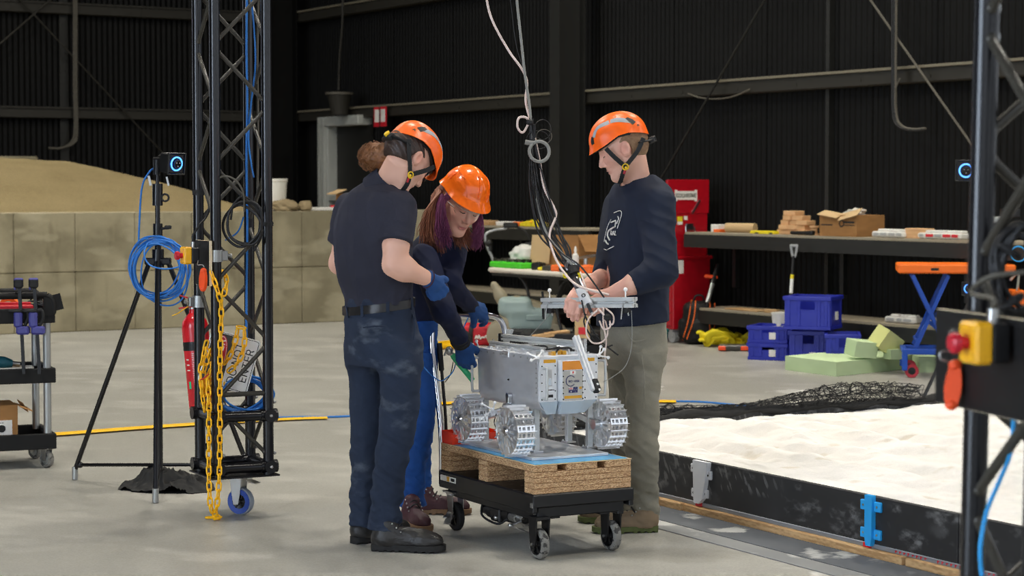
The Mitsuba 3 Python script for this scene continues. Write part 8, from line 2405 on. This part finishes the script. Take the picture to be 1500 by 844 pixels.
# ================= lifting beam with its cables
BD = 8.74
b0, b1 = W(796, 444, 8.90), W(930, 443, 8.62)
bm = thing('lifting_beam', 'silver slotted aluminium beam held level over the rover by the man in the sweatshirt', 'beam')
BX = nrm(b1 - b0)
w_ = .044
for zz in (0,):
    h = w_ / 2; s = h * .28; dpt = h * .62; poly = []
    for k in range(4):
        t = k * math.pi / 2; c_, s_ = math.cos(t), math.sin(t)
        for x, y in ((h, -h), (h, -s), (h - dpt * .35, -s), (h - dpt, -s * .6), (h - dpt, s * .6), (h - dpt * .35, s), (h, s)): poly.append((x * c_ - y * s_, x * s_ + y * c_))
    ho = [(h * .2 * math.cos(a), h * .2 * math.sin(a)) for a in np.linspace(0, 2 * np.pi, 12)[:-1]]
    m = MB().prism(poly, frame(z=BX), b0, float(np.linalg.norm(b1 - b0)), [ho]); put('profile', m, 'extrusion', bm, smooth=False)
for f_ in (.07, .9):
    o = b0 + (b1 - b0) * f_; m = MB(); m.cyl(o + A([0, 0, .022]), o + A([0, 0, .05]), .003); m.sph(o + A([0, 0, .055]), .009, 2); put('tracking_marker', m, 'marker_white', bm)
    m = MB(); m.box(o + A([0, -.01, -.034]), (.036, .03, .022), frame(x=BX), .003); put('clamp_block', m, 'black_rubber', bm)
    m = MB(); m.cyl(o + A([0, -.024, .0]), o + A([.012, -.024, -.055]), .003); m.cyl(o + A([-.02, -.024, -.07]), o + A([-.012, -.024, .0]), .003); m.sph(o + A([0, -.024, .005]), .006, 1); puts('line_hook', m, 'zinc', bm)
m = MB(); m.cyl(b0 + A([-.004, -.005, .05]), b0 + A([0, 0, -.07]), .005); put('end_pin', m, 'black_steel', bm)
ac = thing('hanging_actuator', 'chrome and black actuator at the lower end of the hanging cables, held against the beam', 'actuator')
a0, a1 = W(838, 398, 8.80), W(867, 459, 8.69); ad = nrm(a1 - a0)
m = MB(); m.torus(W(838, 391, 8.8), (.25, -.8, .55), .027, .007, 24, 8); put('lifting_ring', m, 'chrome', ac, smooth=True)
m = MB(); m.cyl(a0 - ad * .015, a0 + ad * .02, .03, n=20); m.cyl(a0 + ad * .02, a0 + ad * .035, .02, n=16); put('coupling', m, 'black_rubber', ac)
for s in (-1, 1): m = MB(); m.cyl(a0 + A([.028 * s, -.01, -.012]), a0 + A([.028 * s, -.02, -.02]), .012, n=12); put('yellow_plug', m, 'sling_yellow', ac)
m = MB(); m.cyl(a0 + ad * .03, a0 + ad * .09, .014, n=14); m.cyl(a0 + ad * .03 + A([.018, 0, 0]), a0 + ad * .13 + A([.018, 0, 0]), .004); m.cyl(a0 + ad * .03 - A([.018, 0, 0]), a0 + ad * .11 - A([.018, 0, 0]), .004); put('rod', m, 'chrome', ac)
m = MB(); m.box(a0 + ad * .135, (.045, .03, .09), frame(z=ad, hint=(0, -1, 0)), .004); put('load_cell', m, 'painted_alu', ac)
m = MB(); m.torus(a0 + ad * .125 + A([0, -.021, 0]), (0, -1, 0), .007, .0018, 14, 5); put('mark', m, 'black_rubber', ac)
m = MB(); m.bar(a0 + ad * .17 - A([0, .018, 0]), a1 - A([0, .02, 0]), .014, .008, hint=(0, -1, 0)); m.cyl(a1 - A([0, .03, 0]), a1 + A([0, .02, 0]), .007); put('clevis', m, 'chrome', ac)


def pathd(pts): return catmull([W(u, v, d) for u, v, d in pts], 8)


hc = thing('hanging_cables', 'bundle of black and white cables hanging from the roof to the lifting beam', 'cable bundle')
white = [(700, -2190, 9.0), (702, -900, 8.98), (705, -200, 8.96), (709, -40, 8.95), (713, 0, 8.95), (722, 32, 8.94), (745, 74, 8.93), (765, 102, 8.92), (772, 122, 8.92), (770, 148, 8.92), (777, 178, 8.91), (783, 200, 8.9), (791, 238, 8.9), (797, 275, 8.88), (812, 305, 8.86), (814, 318, 8.86), (805, 345, 8.84), (813, 377, 8.8), (830, 404, 8.74), (850, 420, 8.68), (892, 432, 8.66)]
put('white_cable', MB().tube(pathd(white), .0055, 8), 'pink_cable', hc, smooth=True)
put('rope', MB().tube(pathd([(740, -2190, 9.0), (746, -900, 8.95), (752, -200, 8.9), (754, -40, 8.9), (757, 0, 8.9), (763, 55, 8.9), (769, 110, 8.9), (775, 150, 8.9), (778, 182, 8.9), (779, 215, 8.9), (782, 270, 8.9), (800, 340, 8.86), (838, 388, 8.8)]), .006, 8), 'grey_rope', hc, smooth=True)
put('thin_line', MB().tube(pathd([(736, -2190, 9.0), (738, -900, 8.95), (743, -200, 8.92), (745, -40, 8.92), (750, 20, 8.92), (757, 70, 8.92), (770, 115, 8.91), (779, 180, 8.91)]), .002, 6), 'black_cable', hc, smooth=True)
put('white_cable', MB().tube(pathd([(776, 178, 8.9), (766, 194, 8.88), (758, 186, 8.87), (760, 173, 8.87), (770, 172, 8.88), (777, 180, 8.9)]), .0055, 8), 'pink_cable', hc, smooth=True)
m = MB(); m.torus(W(790, 222, 8.88), (.2, -1, .1), .044, .008, 28, 8); m.tube(pathd([(769, 208, 8.88), (774, 209, 8.88), (782, 210, 8.88)]), .011, 8); put('rope_eye', m, 'grey_rope', hc, smooth=True)
m = MB(); m.box(W(776, 179, 8.89), (.032, .03, .022), None, .006); m.box(W(783, 192, 8.89), (.012, .012, .06), None, .003); put('tie', m, 'black_rubber', hc)
for q, (u, v, r, e) in enumerate(((795, 190, .036, 1.2), (797, 200, .034, .9), (788, 205, .05, .8))):
    a = np.linspace(0, 2 * np.pi, 33)[:-1]; c = W(u, v, 8.9); put('thin_loop', MB().tube(c + np.stack([r * np.cos(a), .01 * np.sin(2 * a), r * e * np.sin(a)], 1), .0018, 6, closed=True), ('black_cable', 'dusty_cable', 'black_cable')[q], hc, smooth=True)
rng = random.Random(31)
for q in range(11):
    j = lambda s: rng.uniform(-s, s)
    x0 = 779 + j(3); sp = -6 + 2.6 * q
    pts = [(x0, 178 + j(6), 8.9), (779 + sp * .4, 225, 8.9 + j(.02)), (780 + sp * .8, 262 + j(5), 8.9 + j(.03)), (786 + sp * 1.1, 305 + j(5), 8.88 + j(.03)), (797 + sp * 1.3, 340 + j(5), 8.86), (815 + sp * 1.0, 368 + j(3), 8.83), (833 + sp * .2, 394, 8.8)]
    put('black_cable', MB().tube(pathd(pts), .0032 + .0012 * rng.random(), 7), 'black_cable', hc, smooth=True)
put('black_cable', MB().tube(pathd([(800, 345, 8.8), (822, 370, 8.72), (848, 388, 8.66), (868, 412, 8.64), (885, 436, 8.64)]), .0035, 7), 'black_cable', hc, smooth=True)
for q, pts in enumerate(([(852, 440, 8.7), (857, 462, 8.69), (866, 480, 8.7), (880, 500, 8.72), (905, 520, 8.8)], [(858, 460, 8.7), (856, 475, 8.7), (870, 498, 8.71), (886, 508, 8.74), (897, 506, 8.76)])):
    put('black_cable', MB().tube(pathd(pts), .0035, 7), 'black_cable', hc, smooth=True)
for pts in ([(878, 452, 8.66), (862, 468, 8.64), (859, 488, 8.64), (868, 502, 8.65), (882, 501, 8.66), (890, 488, 8.67), (886, 468, 8.67), (882, 452, 8.67)], [(884, 450, 8.66), (884, 475, 8.65), (888, 500, 8.68), (886, 520, 8.7), (889, 535, 8.66)], [(876, 452, 8.65), (885, 462, 8.63), (893, 470, 8.63), (893, 480, 8.63), (884, 482, 8.64), (878, 470, 8.64)], [(888, 452, 8.65), (898, 462, 8.63), (898, 474, 8.63), (892, 476, 8.63)], [(850, 398, 8.76), (856, 415, 8.73), (860, 428, 8.70)]):
    put('white_cable', MB().tube(pathd(pts), .004, 7), 'pink_cable', hc, smooth=True)
m = MB(); m.box(W(890, 465, 8.62), (.03, .03, .03), None, .008); put('tie', m, 'black_rubber', hc)
for nm, pts, lb_ in (('rigging_line', [(808, 458, 8.87), (790, 478, 8.9), (771, 498, 8.93)], 'thin grey line from the left end of the beam down to the rover'), ('rigging_line', [(925, 455, 8.61), (926, 490, 8.6), (924, 515, 8.58), (915, 538, 8.56), (898, 552, 8.54), (883, 560, 8.56)], 'thin grey line curving from the right end of the beam to the rover')):
    put(nm, MB().tube(pathd(pts), .0016, 6), 'grey_rope', smooth=True, label=lb_, cat='line')
# ratchet screwdriver with green handle in her glove, and lead to the trolley
rt_ = thing('ratchet', 'ratchet with green handle held in the blue glove at the rover', 'ratchet')
p0, p1 = W(658, 514, 8.99), W(693, 558, 9.02); d = p1 - p0
m = MB(); m.tube([p0 + d * .12, p0 + d * .2, p0 + d * .4, p0 + d * .7, p0 + d * .98], [.011, .014, .0145, .013, .012], 12); put('handle', m, 'label_green', rt_, smooth=30)
m = MB(); m.cyl(p0 + d * .0, p0 + d * .13, .009, n=12); m.sph(p0, (.018, .014, .02), 2); m.cyl(p0 - A([.012, 0, .0]), p0 - A([.022, 0, .022]), .0045); put('head', m, 'zinc', rt_)
put('thin_lead', MB().tube(pathd([(617, 533, 9.0), (630, 548, 8.95), (645, 558, 9.0), (655, 553, 9.05), (663, 545, 9.1), (668, 530, 9.1), (670, 500, 9.12), (680, 478, 9.15), (686, 465, 9.18)]), .0025, 6), 'cable_blue', smooth=True, label='thin blue lead tied to the chrome trolley handle', cat='lead')
put('thin_lead', MB().tube(pathd([(652, 560, 9.12), (660, 548, 9.1), (664, 530, 9.08)]), .002, 6), 'black_cable', smooth=True, label='thin black lead beside the chrome trolley handle', cat='lead')
